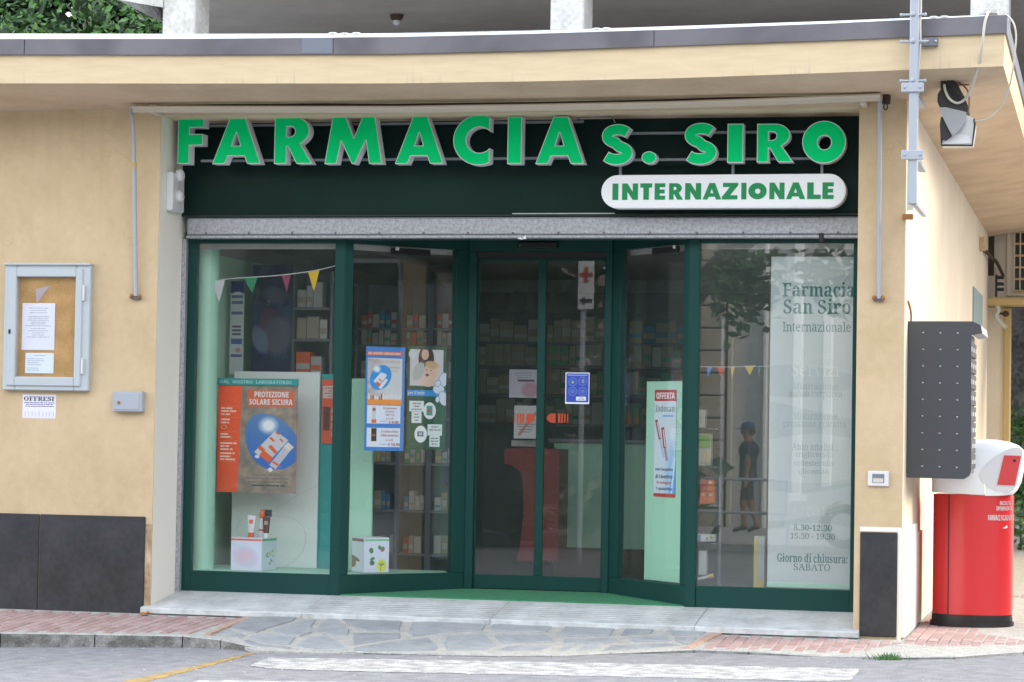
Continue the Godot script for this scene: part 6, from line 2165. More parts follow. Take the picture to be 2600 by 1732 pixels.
	blob(im, 0.30, 0.31, 0.03, 0.03, rgb(206, 206, 80))
	bar(im, 0.72, 0.2, 0.72, 0.32, 0.03, rgb(186, 196, 110))
	fr(im, 0.46, 0.77, 0.88, 0.90, rgb(224, 228, 238))
	small_print(im, 0.5, 0.80, 0.85, 2, 0.045, 0.02, rgb(90, 100, 140))
	card("sheet", Rect2(0.094, 1.356, 0.156, 0.200), -1.1115, 0.002, im, t, Transform3D.IDENTITY)


func tubes_and_boxes() -> void:
	var yf := 0.268
	# white display cubes
	for e in [0, 1]:
		var c := Vector3.ZERO
		var w := 0.0
		var xf := Transform3D.IDENTITY
		var t: Node3D
		var im := sheet(128, 128, rgb(206, 216, 232))
		var side := sheet(64, 128, rgb(206, 220, 226))
		var h := 0.0
		if e == 0:
			t = thing("display_cube", "white display cube with a pink watercolour under three sunscreen tubes", "display cube", Vector3(-1.73, yf, -0.70), "display cubes in the left window")
			xf = Transform3D(Basis(Vector3.UP, -0.12), Vector3(-1.816, yf, -0.66))
			h = 0.477 - yf
			blob(im, 0.48, 0.58, 0.34, 0.26, rgb(204, 198, 222), 0.2, 0.4)
			blob(im, 0.46, 0.55, 0.18, 0.12, rgb(214, 190, 210), -0.2, 0.8)
			fr(im, 0.0, 0.03, 1.0, 0.09, rgb(216, 92, 62))
			fr(side, 0.0, 0.03, 1.0, 0.10, rgb(90, 172, 120))
			for k in 12:
				blob(side, rng.randf_range(0.3, 0.8), rng.randf_range(0.35, 0.8), 0.07, 0.03, [rgb(130, 170, 120), rgb(200, 196, 120), rgb(90, 140, 110)][k % 3], rng.randf() * 3)
		else:
			t = thing("display_cube", "white display cube with green leaf pictures behind the left angled pane", "display cube", Vector3(-1.0, yf, -0.9), "display cubes in the left window")
			xf = Transform3D(Basis(Vector3.UP, 0.72), Vector3(-1.090, yf, -0.82))
			h = 0.490 - yf
			blob(im, 0.28, 0.36, 0.09, 0.08, rgb(40, 120, 66), 0.6)
			blob(im, 0.33, 0.60, 0.10, 0.05, rgb(46, 124, 72), -0.3)
			blob(im, 0.32, 0.72, 0.10, 0.07, rgb(30, 84, 62))
			blob(im, 0.62, 0.27, 0.07, 0.06, rgb(40, 120, 60), 0.4)
			blob(im, 0.74, 0.32, 0.09, 0.07, rgb(128, 96, 112), -0.6)
			blob(im, 0.70, 0.80, 0.20, 0.185, rgb(206, 218, 50))
			bar(im, 0.66, 0.95, 0.72, 0.68, 0.03, rgb(110, 140, 40))
			bar(im, 0.70, 0.78, 0.82, 0.74, 0.04, rgb(90, 126, 50))
			bar(im, 0.70, 0.82, 0.60, 0.72, 0.04, rgb(90, 126, 50))
			fr(im, 0.0, 0.03, 1.0, 0.10, rgb(104, 190, 132))
			fr(side, 0.0, 0.03, 1.0, 0.12, rgb(126, 84, 84))
			blob(side, 0.2, 0.6, 0.5, 0.06, rgb(126, 100, 70), 0.3)
			blob(side, 0.1, 0.75, 0.25, 0.12, rgb(130, 104, 74))
		var hw := 0.107 if e == 0 else 0.088
		var st := mb()
		box(st, Vector3(-hw, 0.001, -hw), Vector3(hw, h, hw), 0.003, xf)
		part("cube", st, M.white_plastic, t)
		card("front_print", Rect2(-hw + 0.002, 0.003, hw * 2 - 0.004, h - 0.006), hw + 0.002, 0.0015, im, t, xf)
		var sd := xf * Transform3D(Basis(Vector3.UP, PI / 2 if e == 0 else -PI / 2), Vector3.ZERO)
		card("side_print", Rect2(-hw + 0.002, 0.003, hw * 2 - 0.004, h - 0.006), hw + 0.002, 0.0015, side, t, sd)
	# three sunscreen tubes on the first cube
	var y: float = 0.477
	var spots := [[638.0, 1309.0, "white sunscreen tube with orange cap, left of the three on the cube", 0], [660.0, 1293.0, "white spray bottle with orange nozzle behind the two tubes on the cube", 1], [676.0, 1312.0, "brown and white sunscreen tube, right of the three on the cube", 2]]
	for s in spots:
		var z := -0.66 if s[3] != 1 else -0.70
		var x: float = lerpf(-1.930, -1.711, (s[0] - 602.0) / 83.0)
		var top: float = lerpf(0.654, 0.477, (s[1] - 1293.0) / 71.0)
		var t := thing("sunscreen_tube", s[2], "tube", Vector3(x, y, z), "sunscreen tubes on the white cube")
		var hgt := top - y
		if s[3] == 1:
			var st := mb()
			lathe(st, [Vector2(0.0, 0.0), Vector2(0.020, 0.0), Vector2(0.021, hgt * 0.6), Vector2(0.012, hgt * 0.72), Vector2(0.0, hgt * 0.72)], Transform3D(Basis.IDENTITY, Vector3(x, y, z)), 16)
			part("bottle", st, M.white_plastic, t)
			st = mb()
			lathe(st, [Vector2(0.017, hgt * 0.68), Vector2(0.017, hgt * 0.80), Vector2(0.009, hgt), Vector2(0.0, hgt)], Transform3D(Basis.IDENTITY, Vector3(x, y, z)), 14)
			part("nozzle", st, M.carton_orange, t)
			st = mb()
			lathe(st, [Vector2(0.0215, hgt * 0.22), Vector2(0.0215, hgt * 0.28)], Transform3D(Basis.IDENTITY, Vector3(x, y, z)), 16)
			part("red_ring", st, M.carton_red, t)
		else:
			# squeezed tube: round at the cap, flat at the crimped top
			var body: Material = M.white_plastic if s[3] == 0 else M.get("tube_brown") if M.has("tube_brown") else mat("tube_brown", Color(0.09, 0.035, 0.025), 0.4)
			var cap: Material = M.carton_orange if s[3] == 0 else M.white_plastic
			var ring := func(yy: float, rx: float, rz: float) -> Array:
				var o := []
				for k in 14:
					var a := TAU * k / 14
					o.append(Vector3(x + cos(a) * rx, yy, z + sin(a) * rz))
				return o
			var lo: Array = ring.call(y + hgt * 0.2, 0.018, 0.016)
			var hi: Array = ring.call(y + hgt, 0.027, 0.002)
			var st := mb()
			for k in 14:
				quad(st, hi[k], hi[(k + 1) % 14], lo[(k + 1) % 14], lo[k])
			part("body", st, body, t)
			st = mb()
			lathe(st, [Vector2(0.0, 0.0), Vector2(0.019, 0.0), Vector2(0.019, hgt * 0.21), Vector2(0.0, hgt * 0.21)], Transform3D(Basis.IDENTITY, Vector3(x, y, z)), 14)
			part("cap", st, cap, t)
			part("label", boxes(Vector3(x - 0.011, y + hgt * 0.62, z + 0.006), Vector3(x + 0.011, y + hgt * 0.8, z + 0.010)), M.carton_orange if s[3] == 0 else M.carton_cream, t)
	var rr := Rect2(-1.768, 0.606, 0.047, 0.045)
	solo("price_tag", rbox(rr, -0.722, -0.72), M.ink, "small black tag beside the spray bottle nozzle", "tag")


func pennants() -> void:
	var p := [Vector3(-2.227, 2.076, -0.620), Vector3(-2.061, 2.109, -0.620), Vector3(-1.902, 2.125, -0.620), Vector3(-1.692, 2.138, -0.620), Vector3(-1.431, 2.171, -0.620), Vector3(-1.229, 2.219, -0.620)]
	var t := thing("pennant_string", "string of small pennants hanging across the left window", "bunting", p[2])
	part("string", tubes(smooth_line(p, 5), 0.003, 5), M.string_white, t)
	var cols := [M.string_white, mat("flag_green", Color(0.015, 0.20, 0.09), 0.8), mat("flag_red", Color(0.22, 0.03, 0.08), 0.8), mat("flag_yellow", Color(0.62, 0.42, 0.01), 0.8)]
	var tri4 := [[Vector2(-2.121, 2.097), Vector2(-2.031, 2.109), Vector2(-2.068, 1.966)], [Vector2(-1.902, 2.122), Vector2(-1.810, 2.133), Vector2(-1.847, 2.025)], [Vector2(-1.653, 2.143), Vector2(-1.592, 2.148), Vector2(-1.616, 2.033)], [Vector2(-1.478, 2.164), Vector2(-1.400, 2.179), Vector2(-1.436, 2.039)]]
	for k in 4:
		var st := mb()
		prism(st, tri4[k], -0.621, -0.6195)
		part("pennant", st, cols[k], t)
	var q := [Vector3(0.981, 1.595, -0.850), Vector3(1.177, 1.595, -0.850), Vector3(1.421, 1.603, -0.850), Vector3(1.542, 1.614, -0.850)]
	t = thing("pennant_string", "string of small pennants across the right window beside the service panel", "bunting", q[1])
	part("string", tubes(q, 0.002, 5), M.string_white, t)
	cols = [mat("flag_blue", Color(0.03, 0.20, 0.60), 0.8), mat("flag_scarlet", Color(0.50, 0.05, 0.03), 0.8), mat("flag_ochre", Color(0.50, 0.29, 0.03), 0.8), M.flag_yellow, M.flag_green]
	var f := [[Vector2(1.042, 1.594), Vector2(1.074, 1.594), Vector2(1.050, 1.530)], [Vector2(1.104, 1.597), Vector2(1.157, 1.597), Vector2(1.129, 1.534)], [Vector2(1.189, 1.595), Vector2(1.219, 1.598), Vector2(1.198, 1.527)], [Vector2(1.275, 1.603), Vector2(1.338, 1.607), Vector2(1.310, 1.546)], [Vector2(1.355, 1.602), Vector2(1.377, 1.602), Vector2(1.368, 1.534)]]
	for k in 5:
		var st := mb()
		prism(st, f[k], -0.851, -0.8495)
		part("pennant", st, cols[k], t)


func right_window() -> void:
	# pale green offer panel leaning inside the right angled pane
	var C := Vector3(0.392, 0, -1.10)
	var d := Vector3(0.988, 0, -0.452) - C
	var L := d.length()
	var bx := d.normalized()
	var xf := Transform3D(Basis(bx, Vector3.UP, bx.cross(Vector3.UP)), C)
	var s1 := L - 0.062
	var s0 := L * 0.385
	var yt: float = 1.500
	var t := thing("offer_panel", "pale green panel with a toothpaste offer headed OFFERTA behind the right angled pane", "display panel", xf * Vector3((s0 + s1) / 2, 0.268, -0.05))
	part("board", boxes(Vector3(s0, 0.27, -0.072), Vector3(s1, yt, -0.052), 0.002, xf), M.pale_green, t)
	var im := sheet(128, 480, rgb(198, 212, 222))
	fr(im, 0.0, 0.0, 1.0, 0.105, rgb(176, 42, 44))
	fr(im, 0.0, 0.965, 1.0, 1.0, rgb(176, 50, 46))
	for y in range(200, 462):
		for x in range(60, 128):
			var v := clampf((x - 60) / 68.0 * ((y - 200) / 180.0), 0.0, 1.0)
			im.set_pixel(x, y, im.get_pixel(x, y).lerp(rgb(72, 150, 222), v))
	bar(im, 0.62, 0.96, 1.0, 0.52, 0.10, rgb(170, 206, 236))
	bar(im, 0.82, 0.96, 0.97, 0.62, 0.08, rgb(196, 220, 238))
	bar(im, 0.08, 0.28, 0.27, 0.46, 0.12, rgb(140, 30, 46))
	bar(im, 0.38, 0.35, 0.50, 0.54, 0.14, rgb(150, 30, 46))
	bar(im, 0.27, 0.46, 0.45, 0.63, 0.09, rgb(176, 186, 200))
	bar(im, 0.50, 0.54, 0.60, 0.66, 0.10, rgb(150, 130, 150))
	bar(im, 0.12, 0.30, 0.28, 0.45, 0.04, rgb(226, 216, 220))
	bar(im, 0.41, 0.37, 0.51, 0.53, 0.05, rgb(226, 216, 220))
	small_print(im, 0.3, 0.235, 0.95, 1, 0.03, 0.02, rgb(120, 170, 220))
	var w := (s1 - s0)
	var ps := Rect2(s0 + w * 0.21, 0.787, w * 0.51, 1.447 - 0.787)
	card("offer_sheet", ps, -0.049, 0.002, im, t, xf)
	var P := func(a: float, b: float, c: float, e: float) -> Rect2: return Rect2(ps.position.x + ps.size.x * a, ps.end.y - ps.size.y * e, ps.size.x * (c - a), ps.size.y * (e - b))
	var put := func(called: String, m: Material, lines: Array) -> void:
		var st := mb()
		for l in lines:
			txt(st, l[0], font(false, true), l[1], 0.0, 0.001)
		var moved := mb()
		moved.append_from(st.commit(), 0, xf * Transform3D(Basis.IDENTITY, Vector3(0, 0, -0.049)))
		part(called, moved, m, t)
	put.call("heading", M.white_ink, [["OFFERTA", P.call(0.08, 0.025, 0.92, 0.085)]])
	put.call("outlined_word", M.ink_grey, [["Iodosan", P.call(0.05, 0.14, 0.92, 0.205)]])
	put.call("offer_lettering", mat("ink_navy", Color(0.015, 0.03, 0.10), 0.7), [["con l'acquisto", P.call(0.07, 0.725, 0.88, 0.762)], ["di 2 dentifrici", P.call(0.09, 0.79, 0.86, 0.825)], ["1 spazzolino", P.call(0.12, 0.905, 0.86, 0.943)]])
	put.call("gift_lettering", M.ink_red, [["in omaggio", P.call(0.15, 0.848, 0.82, 0.885)]])
	# glass shelf tower with goods at the left of the right window
	var x0 := 1.075
	var x1: float = 1.115
	t = thing("glass_shelf", "narrow shelf tower of small goods at the left edge of the right window", "shelf unit", Vector3(1.12, 0.24, -0.8))
	for v in [1.216, 0.981, 0.747, 0.514]:
		part("shelf", boxes(Vector3(x0, v - 0.010, -0.95), Vector3(x1 + 0.01, v, -0.74), 0.002), M.shelf_grey, t)
	part("upright", boxes(Vector3(x1 + 0.01, 0.24, -0.90), Vector3(x1 + 0.025, 1.9, -0.88)), M.shelf_grey, t)
	var items := [["glass_bottle", Rect2(1.001, 1.218, 0.044, 0.111), M.carton_white, "pale upright packet on the top shelf of the right window tower", "packet"], ["green_packet", Rect2(1.004, 0.984, 0.081, 0.198), M.carton_white, "white packet with a green top on the second shelf of the tower", "packet"],
		["orange_carton", Rect2(1.018, 0.749, 0.044, 0.077), M.carton_orange, "left lower orange carton on the third shelf of the tower", "carton"], ["orange_carton", Rect2(1.064, 0.750, 0.044, 0.077), M.carton_orange, "right lower orange carton on the third shelf of the tower", "carton"],
		["orange_carton", Rect2(1.064, 0.830, 0.041, 0.070), M.carton_orange, "orange carton stacked on the right lower one in the tower", "carton"], ["brown_carton", Rect2(1.020, 0.829, 0.042, 0.070), M.carton_red, "dark red carton stacked beside the orange one in the tower", "carton"],
		["flat_carton", Rect2(1.002, 0.518, 0.117, 0.046), M.white_plastic, "flat white carton with coloured spots on the lowest shelf", "carton"], ["price_card", Rect2(1.017, 0.314, 0.049, 0.149), M.white_plastic, "white folded card standing on the floor of the right window", "card"]]
	for e in items:
		var o := thing(e[0], e[3], e[4], Vector3(e[1].position.x, e[1].position.y, -0.8))
		part("body", rbox(e[1], -0.86, -0.78, 0.003), e[2], o)
		var q: Rect2 = e[1]
		if e[0] == "green_packet":
			part("green_top", Rect2box(Rect2(q.position.x + 0.004, q.position.y + q.size.y * 0.55, q.size.x - 0.008, q.size.y * 0.42)), mat("lime", Color(0.16, 0.36, 0.05), 0.6), o)
			part("yellow_mark", Rect2box(Rect2(q.position.x + q.size.x * 0.6, q.position.y + q.size.y * 0.05, 0.016, q.size.y * 0.4)), M.carton_yellow, o)
		elif e[0] == "flat_carton":
			part("blue_end", Rect2box(Rect2(q.position.x + 0.001, q.position.y + 0.003, q.size.x * 0.22, q.size.y - 0.006)), M.carton_blue, o)
			part("green_spot", Rect2box(Rect2(q.position.x + q.size.x * 0.5, q.position.y + 0.014, 0.014, 0.014)), M.carton_green, o)
			part("yellow_spot", Rect2box(Rect2(q.position.x + q.size.x * 0.75, q.position.y + 0.02, 0.014, 0.014)), M.carton_yellow, o)
		elif e[0] == "orange_carton":
			part("white_label", Rect2box(Rect2(q.position.x + q.size.x * 0.3, q.position.y + q.size.y * 0.65, q.size.x * 0.4, q.size.y * 0.2)), M.carton_white, o)
	t = thing("lying_tube", "white tube with a yellow cap lying on the floor of the right window", "tube", Vector3(1.13, 0.25, -0.65))
	part("body", tubes([Vector3(1.041, 0.297, -0.620), Vector3(1.103, 0.315, -0.620)], 0.010, 10), M.white_plastic, t)
	part("cap", tubes([Vector3(1.103, 0.315, -0.620), Vector3(1.137, 0.323, -0.620)], 0.013, 10), M.carton_yellow, t)
	t = thing("tall_carton", "tall white and yellow carton left of the service list panel", "carton", Vector3(1.5, 0.24, -0.75))
	var b := Rect2(1.364, 0.270, 0.067, 0.292)
	part("body", rbox(Rect2(b.position.x, 0.242, b.size.x, b.end.y - 0.242), -0.80, -0.74, 0.003), M.carton_white, t)
	part("yellow_edge", Rect2box2(Rect2(b.position.x, 0.245, 0.022, b.end.y - 0.26), -0.739), M.carton_yellow, t)
	part("yellow_foot", Rect2box2(Rect2(b.position.x + 0.001, 0.244, b.size.x - 0.002, 0.06), -0.7375), M.carton_yellow, t)
	# printed service list on a white film panel
	t = thing("service_panel", "tall white panel listing shop name, services and opening hours", "sign panel", Vector3(1.75, 0.27, -0.55))
	var z := -0.535
	var r := Rect2(1.474, 0.262, 0.547, 1.994)
	r = Rect2(r.position.x, 0.285, 2.02 - r.position.x, r.end.y - 0.285)
	part("film", rbox(r, z - 0.006, z, 0.001), M.film_white, t)
	var bands := mb()
	for e in [[0.06, 0.13], [0.36, 0.41], [0.47, 0.56], [0.66, 0.70], [0.78, 0.83]]:
		var lo := []
		var hi := []
		for k in 9:
			var u := k / 8.0
			lo.append(Vector3(r.position.x + r.size.x * u, r.end.y - r.size.y * (e[1] + 0.02 * sin(u * 3.0 + e[0] * 20)), z + 0.0008))
			hi.append(Vector3(r.position.x + r.size.x * u, r.end.y - r.size.y * (e[0] + 0.03 * sin(u * 2.2 + 1.0 + e[0] * 9)), z + 0.0008))
		band(bands, lo, hi)
	part("tinted_waves", bands, M.film_band, t)
	part("green_foot", rbox(Rect2(r.position.x, 0.268, r.size.x, 0.03), z - 0.02, z + 0.004, 0.001), M.pale_green, t)
	var big := mb()
	for e in [["Farmacia", Rect2(1.545, 2.014, 0.432, 0.090), true], ["San Siro", Rect2(1.551, 1.912, 0.404, 0.092), true], ["Internazionale", Rect2(1.548, 1.805, 0.408, 0.059), false], ["8.30-12.30", Rect2(1.630, 0.612, 0.228, 0.035), false], ["15.30 - 19.30", Rect2(1.611, 0.562, 0.266, 0.035), false], ["Giorno di chiusura:", Rect2(1.533, 0.421, 0.421, 0.054), true], ["SABATO", Rect2(1.633, 0.374, 0.217, 0.040), false]]:
		txt(big, e[0], font(true, e[2]), e[1], z + 0.001, 0.001)
	part("dark_lettering", big, M.ink_green, t)
	var grey := mb()
	for e in [["Misurazione", Rect2(1.614, 1.458, 0.269, 0.040)], ["massa corporea", Rect2(1.589, 1.401, 0.321, 0.042)], ["Misurazione", Rect2(1.616, 1.276, 0.264, 0.047)], ["pressione gratuita", Rect2(1.558, 1.220, 0.377, 0.054)], ["Auto analisi :", Rect2(1.611, 1.092, 0.273, 0.047)], ["trigliceridi", Rect2(1.636, 1.043, 0.217, 0.042)], ["colesterolo", Rect2(1.629, 1.000, 0.231, 0.035)], ["glicemia", Rect2(1.654, 0.944, 0.179, 0.040)]]:
		txt(grey, e[0], font(true, false), e[1], z + 0.001, 0.001)
	part("grey_lettering", grey, M.ink_grey, t)
	var pale := mb()
	for e in [["I nostri", Rect2(1.647, 1.640, 0.212, 0.052)], ["Servizi", Rect2(1.605, 1.536, 0.288, 0.090)], ["Orari", Rect2(1.631, 0.701, 0.236, 0.080)]]:
		txt(pale, e[0], font(true, false), e[1], z + 0.001, 0.001)
	part("pale_lettering", pale, mat("pale_ink", Color(0.50, 0.54, 0.52), 0.6), t)


func Rect2box(r: Rect2) -> SurfaceTool:
	return rbox(r, -0.781, -0.777)


func Rect2box2(r: Rect2, z: float) -> SurfaceTool:
	return rbox(r, z - 0.004, z)


# ---------------------------------------------------------------- the other side of the street, seen only as reflections in the glass
func across_the_street() -> void:
	var gy := road_y(2.0, 22.0)
	var st := mb()
	box(st, Vector3(-60, gy - 0.3, 20.5), Vector3(60, gy + 0.06, 26.9), 0.0)
	struct("far_pavement", st, M.kerb_top)
	var stone := tex("far_stone", grain(401, Color(0.13, 0.105, 0.08), Color(0.18, 0.15, 0.115), 0.01, 0.05, 0.6, 1.6, 256), 2.0, 0.9)
	var band_stone := tex("band_stone", grain(403, Color(0.30, 0.26, 0.20), Color(0.40, 0.35, 0.28), 0.01, 0.05, 0.6, 1.6, 256), 2.0, 0.9)
	var pale := tex("far_plaster", grain(405, Color(0.50, 0.50, 0.49), Color(0.60, 0.60, 0.59), 0.01, 0.05, 0.6, 1.6, 256), 2.0, 0.9)
	var zf := 27.0
	var corner: float = -2.876
	# left block with bands of rusticated stone
	var t := thing("stone_house", "brownish banded stone house across the street", "building", Vector3(-8, gy, zf))
	part("wall", boxes(Vector3(-34, gy, zf + 0.05), Vector3(corner, 9.0, zf + 9)), stone, t)
	for k in 22:
		part("stone_band", boxes(Vector3(corner - 9.0, gy + k * 0.38, zf - 0.02), Vector3(corner + 0.02, gy + k * 0.38 + 0.355, zf + 0.049), 0.015), band_stone, t)
	for k in 6:
		var x := corner - 2.2 - k * 3.4
		for y in [gy + 1.0, 4.0]:
			var w := part("window", boxes(Vector3(x - 0.55, y, zf - 0.06), Vector3(x + 0.55, y + 1.9, zf - 0.02), 0.01), pale, t)
			part("pane", boxes(Vector3(x - 0.45, y + 0.1, zf - 0.07), Vector3(x + 0.45, y + 1.8, zf - 0.061)), M.black_gloss, w)
	# right block: pale front with pilasters
	t = thing("pale_house", "pale plastered house with pilasters across the street", "building", Vector3(8, gy, zf))
	part("wall", boxes(Vector3(corner + 0.03, gy, zf + 0.2), Vector3(40, 8.6, zf + 9)), pale, t)
	var px0: float = -1.709
	part("pilaster", boxes(Vector3(corner + 0.04, gy, zf + 0.1), Vector3(corner + 0.14, 8.3, zf + 0.199), 0.02), M.pvc_cream, t)
	for k in 9:
		var x := px0 + (k - 1) * 0.50 if k < 3 else px0 + (k - 2) * 1.9
		part("pilaster", boxes(Vector3(x, gy, zf), Vector3(x + (0.07 if k == 0 else 0.16), 8.3, zf + 0.199), 0.02), M.acrylic_white, t)
		if k > 3:
			for y in [gy + 0.9, 4.2]:
				var w := part("window", boxes(Vector3(x + 0.75, y, zf + 0.12), Vector3(x + 1.75, y + 2.0, zf + 0.199), 0.01), M.pvc_cream, t)
				part("pane", boxes(Vector3(x + 0.85, y + 0.1, zf + 0.11), Vector3(x + 1.65, y + 1.9, zf + 0.119)), M.black_gloss, w)
	# sign post facing away: its mirror image shows in the right sliding door
	var px: float = -2.045
	t = thing("sign_post", "grey post with a white arrow sign across from the doors", "sign post", Vector3(px, road_y(px, 9.8), 9.8))
	part("post", tubes([Vector3(px, road_y(px, 9.8) - 0.05, 9.8), Vector3(px, 3.6, 9.8)], 0.028, 10), M.grey_paint, t)
	var sr := Rect2(-2.093, 2.481, 0.172, 0.612)
	var pl := part("sign_plate", boxes(Vector3(sr.position.x, sr.position.y, 9.74), Vector3(sr.end.x, sr.end.y + 0.6, 9.765), 0.004), M.white_plastic, t)
	st = mb()
	var cx := sr.position.x + sr.size.x / 2
	var ay := sr.position.y + 0.09
	prism(st, [Vector2(cx - 0.07, ay), Vector2(cx - 0.01, ay + 0.05), Vector2(cx - 0.01, ay + 0.02), Vector2(cx + 0.07, ay + 0.02), Vector2(cx + 0.07, ay - 0.02), Vector2(cx - 0.01, ay - 0.02), Vector2(cx - 0.01, ay - 0.05)], 9.735, 9.74)
	part("arrow", st, M.ink, pl)
	st = mb()
	box(st, Vector3(cx - 0.022, ay + 0.20, 9.735), Vector3(cx + 0.022, ay + 0.36, 9.7399))
	box(st, Vector3(cx - 0.075, ay + 0.258, 9.734), Vector3(cx + 0.075, ay + 0.302, 9.7349))
	part("red_cross", st, M.carton_red, pl)
	# street tree whose leaves are mirrored at the top of the right window
	t = thing("street_tree", "leafy plane tree standing across the street", "tree", Vector3(-2.6, gy, 16.0))
	part("trunk", tubes(smooth_line([Vector3(-2.9, -0.5, 17.0), Vector3(-2.4, 1.4, 16.6), Vector3(-1.4, 3.2, 16.0), Vector3(0.6, 4.6, 14.5)], 5), 0.14, 10), M.bark, t)
	part("limb", tubes(smooth_line([Vector3(-1.4, 3.2, 16.0), Vector3(0.3, 4.0, 13.0), Vector3(1.6, 4.1, 11.2), Vector3(3.4, 4.4, 10.6)], 5), 0.06, 8), M.bark, t)
	var lv := [mb(), mb()]
	var cen := []
	for k in 34:
		cen.append(Vector3(rng.randf_range(1.0, 4.2), rng.randf_range(3.75, 5.4), rng.randf_range(9.6, 11.4)))
	for v in [Vector3(-0.350, 2.656, -11.200), Vector3(-0.229, 2.798, -11.200), Vector3(-0.127, 2.738, -11.200), Vector3(-0.069, 2.920, -11.200), Vector3(-0.226, 2.535, -11.200), Vector3(0.498, 2.800, -11.200), Vector3(0.737, 2.881, -11.200), Vector3(0.860, 2.641, -11.200)]:
		cen.append(Vector3(v.x, v.y, -0.96 - v.z))
	for k in 3600:
		var big := k % 3 != 0
		var c: Vector3 = cen[rng.randi_range(0, cen.size() - 1)]
		var o := Vector3(rng.randfn(), rng.randfn(), rng.randfn()) * 0.17
		leaf(lv[k % 2], c + o, rng.randf_range(0.05, 0.10))
	for k in 5000:
		var c := Vector3(rng.randf_range(-6.0, 1.5), rng.randf_range(4.2, 8.0), rng.randf_range(12.0, 18.0))
		leaf(lv[k % 2], c, rng.randf_range(0.08, 0.16))
	var cr := part("crown", lv[0], M.leaf_a, t)
	part("leaf_layer", lv[1], M.leaf_c, cr)
	# evergreen trees down the side street, mirrored dark in the left angled pane
	for k in 3:
		var base := Vector3(17.0 + 1.5 * k, 0.0, [1.0, 5.0, 9.5][k])
		var e := thing("evergreen_tree", ["dark evergreen tree down the side street, nearest the yard", "dark evergreen tree down the side street, middle of three", "dark evergreen tree down the side street, nearest the road"][k], "tree", base, "evergreen trees down the side street")
		part("trunk", tubes([base, base + Vector3(0.1, 3.0, 0)], 0.2, 8), M.bark, e)
		var lf := mb()
		for q in 2600:
			var o := Vector3(rng.randfn(), 0, rng.randfn()) * 1.0
			o.y = rng.randf_range(0.2, 7.0)
			o.x *= 1.25 - o.y * 0.09
			o.z *= 1.35 - o.y * 0.09
			leaf(lf, base + o, rng.randf_range(0.15, 0.30))
		part("crown", lf, M.leaf_c, e)
	var sh := thing("added_dark_house", "added dark house out of view, closing sky gaps behind the side street evergreens", "building", Vector3(26, 0, 6), "")  # added out of view to darken what the left angled pane mirrors
	part("wall", boxes(Vector3(24, -0.5, -6), Vector3(30, 9.0, 18)), stone, sh)
	for k in 6:
		var w := part("window", boxes(Vector3(23.94, 1.2 + 3.2 * (k % 2), -3.0 + 6.5 * (k / 2)), Vector3(23.99, 3.1 + 3.2 * (k % 2), -1.9 + 6.5 * (k / 2)), 0.01), pale, sh)
		part("pane", boxes(Vector3(23.92, 1.3 + 3.2 * (k % 2), -2.9 + 6.5 * (k / 2)), Vector3(23.938, 3.0 + 3.2 * (k % 2), -2.0 + 6.5 * (k / 2))), M.black_gloss, w)
	for k in 6:
		var src := get_node("evergreen_tree") as Node3D
		var d := src.duplicate() as Node3D
		d.name = "evergreen_tree"
		add_child(d, true)
		d.position = Vector3(-14.5 + k * 1.9, gy, 19.4 + 0.5 * (k % 2))
		d.rotation.y = k * 1.1
		d.scale = Vector3.ONE * (0.85 + 0.05 * (k % 3))
		tag(d, "dark evergreen tree in the row across the street, %s from its left end" % ["first", "second", "third", "fourth", "fifth", "sixth"][k], "tree", "evergreen trees across the street")
	# railing
	t = thing("street_railing", "grey pedestrian railing across the street", "railing", Vector3(-3.5, gy, 20.8))
	for k in 9:
		var x := -9.0 + k * 1.0
		part("post", tubes([Vector3(x, gy, 20.8), Vector3(x, gy + 1.0, 20.8)], 0.025, 8), M.grey_paint, t)
	for y in [gy + 0.5, gy + 0.98]:
		part("rail", tubes([Vector3(-9.0, y, 20.8), Vector3(-1.0, y, 20.8)], 0.022, 8), M.grey_paint, t)
	walker(gy)
	parked_car(gy)


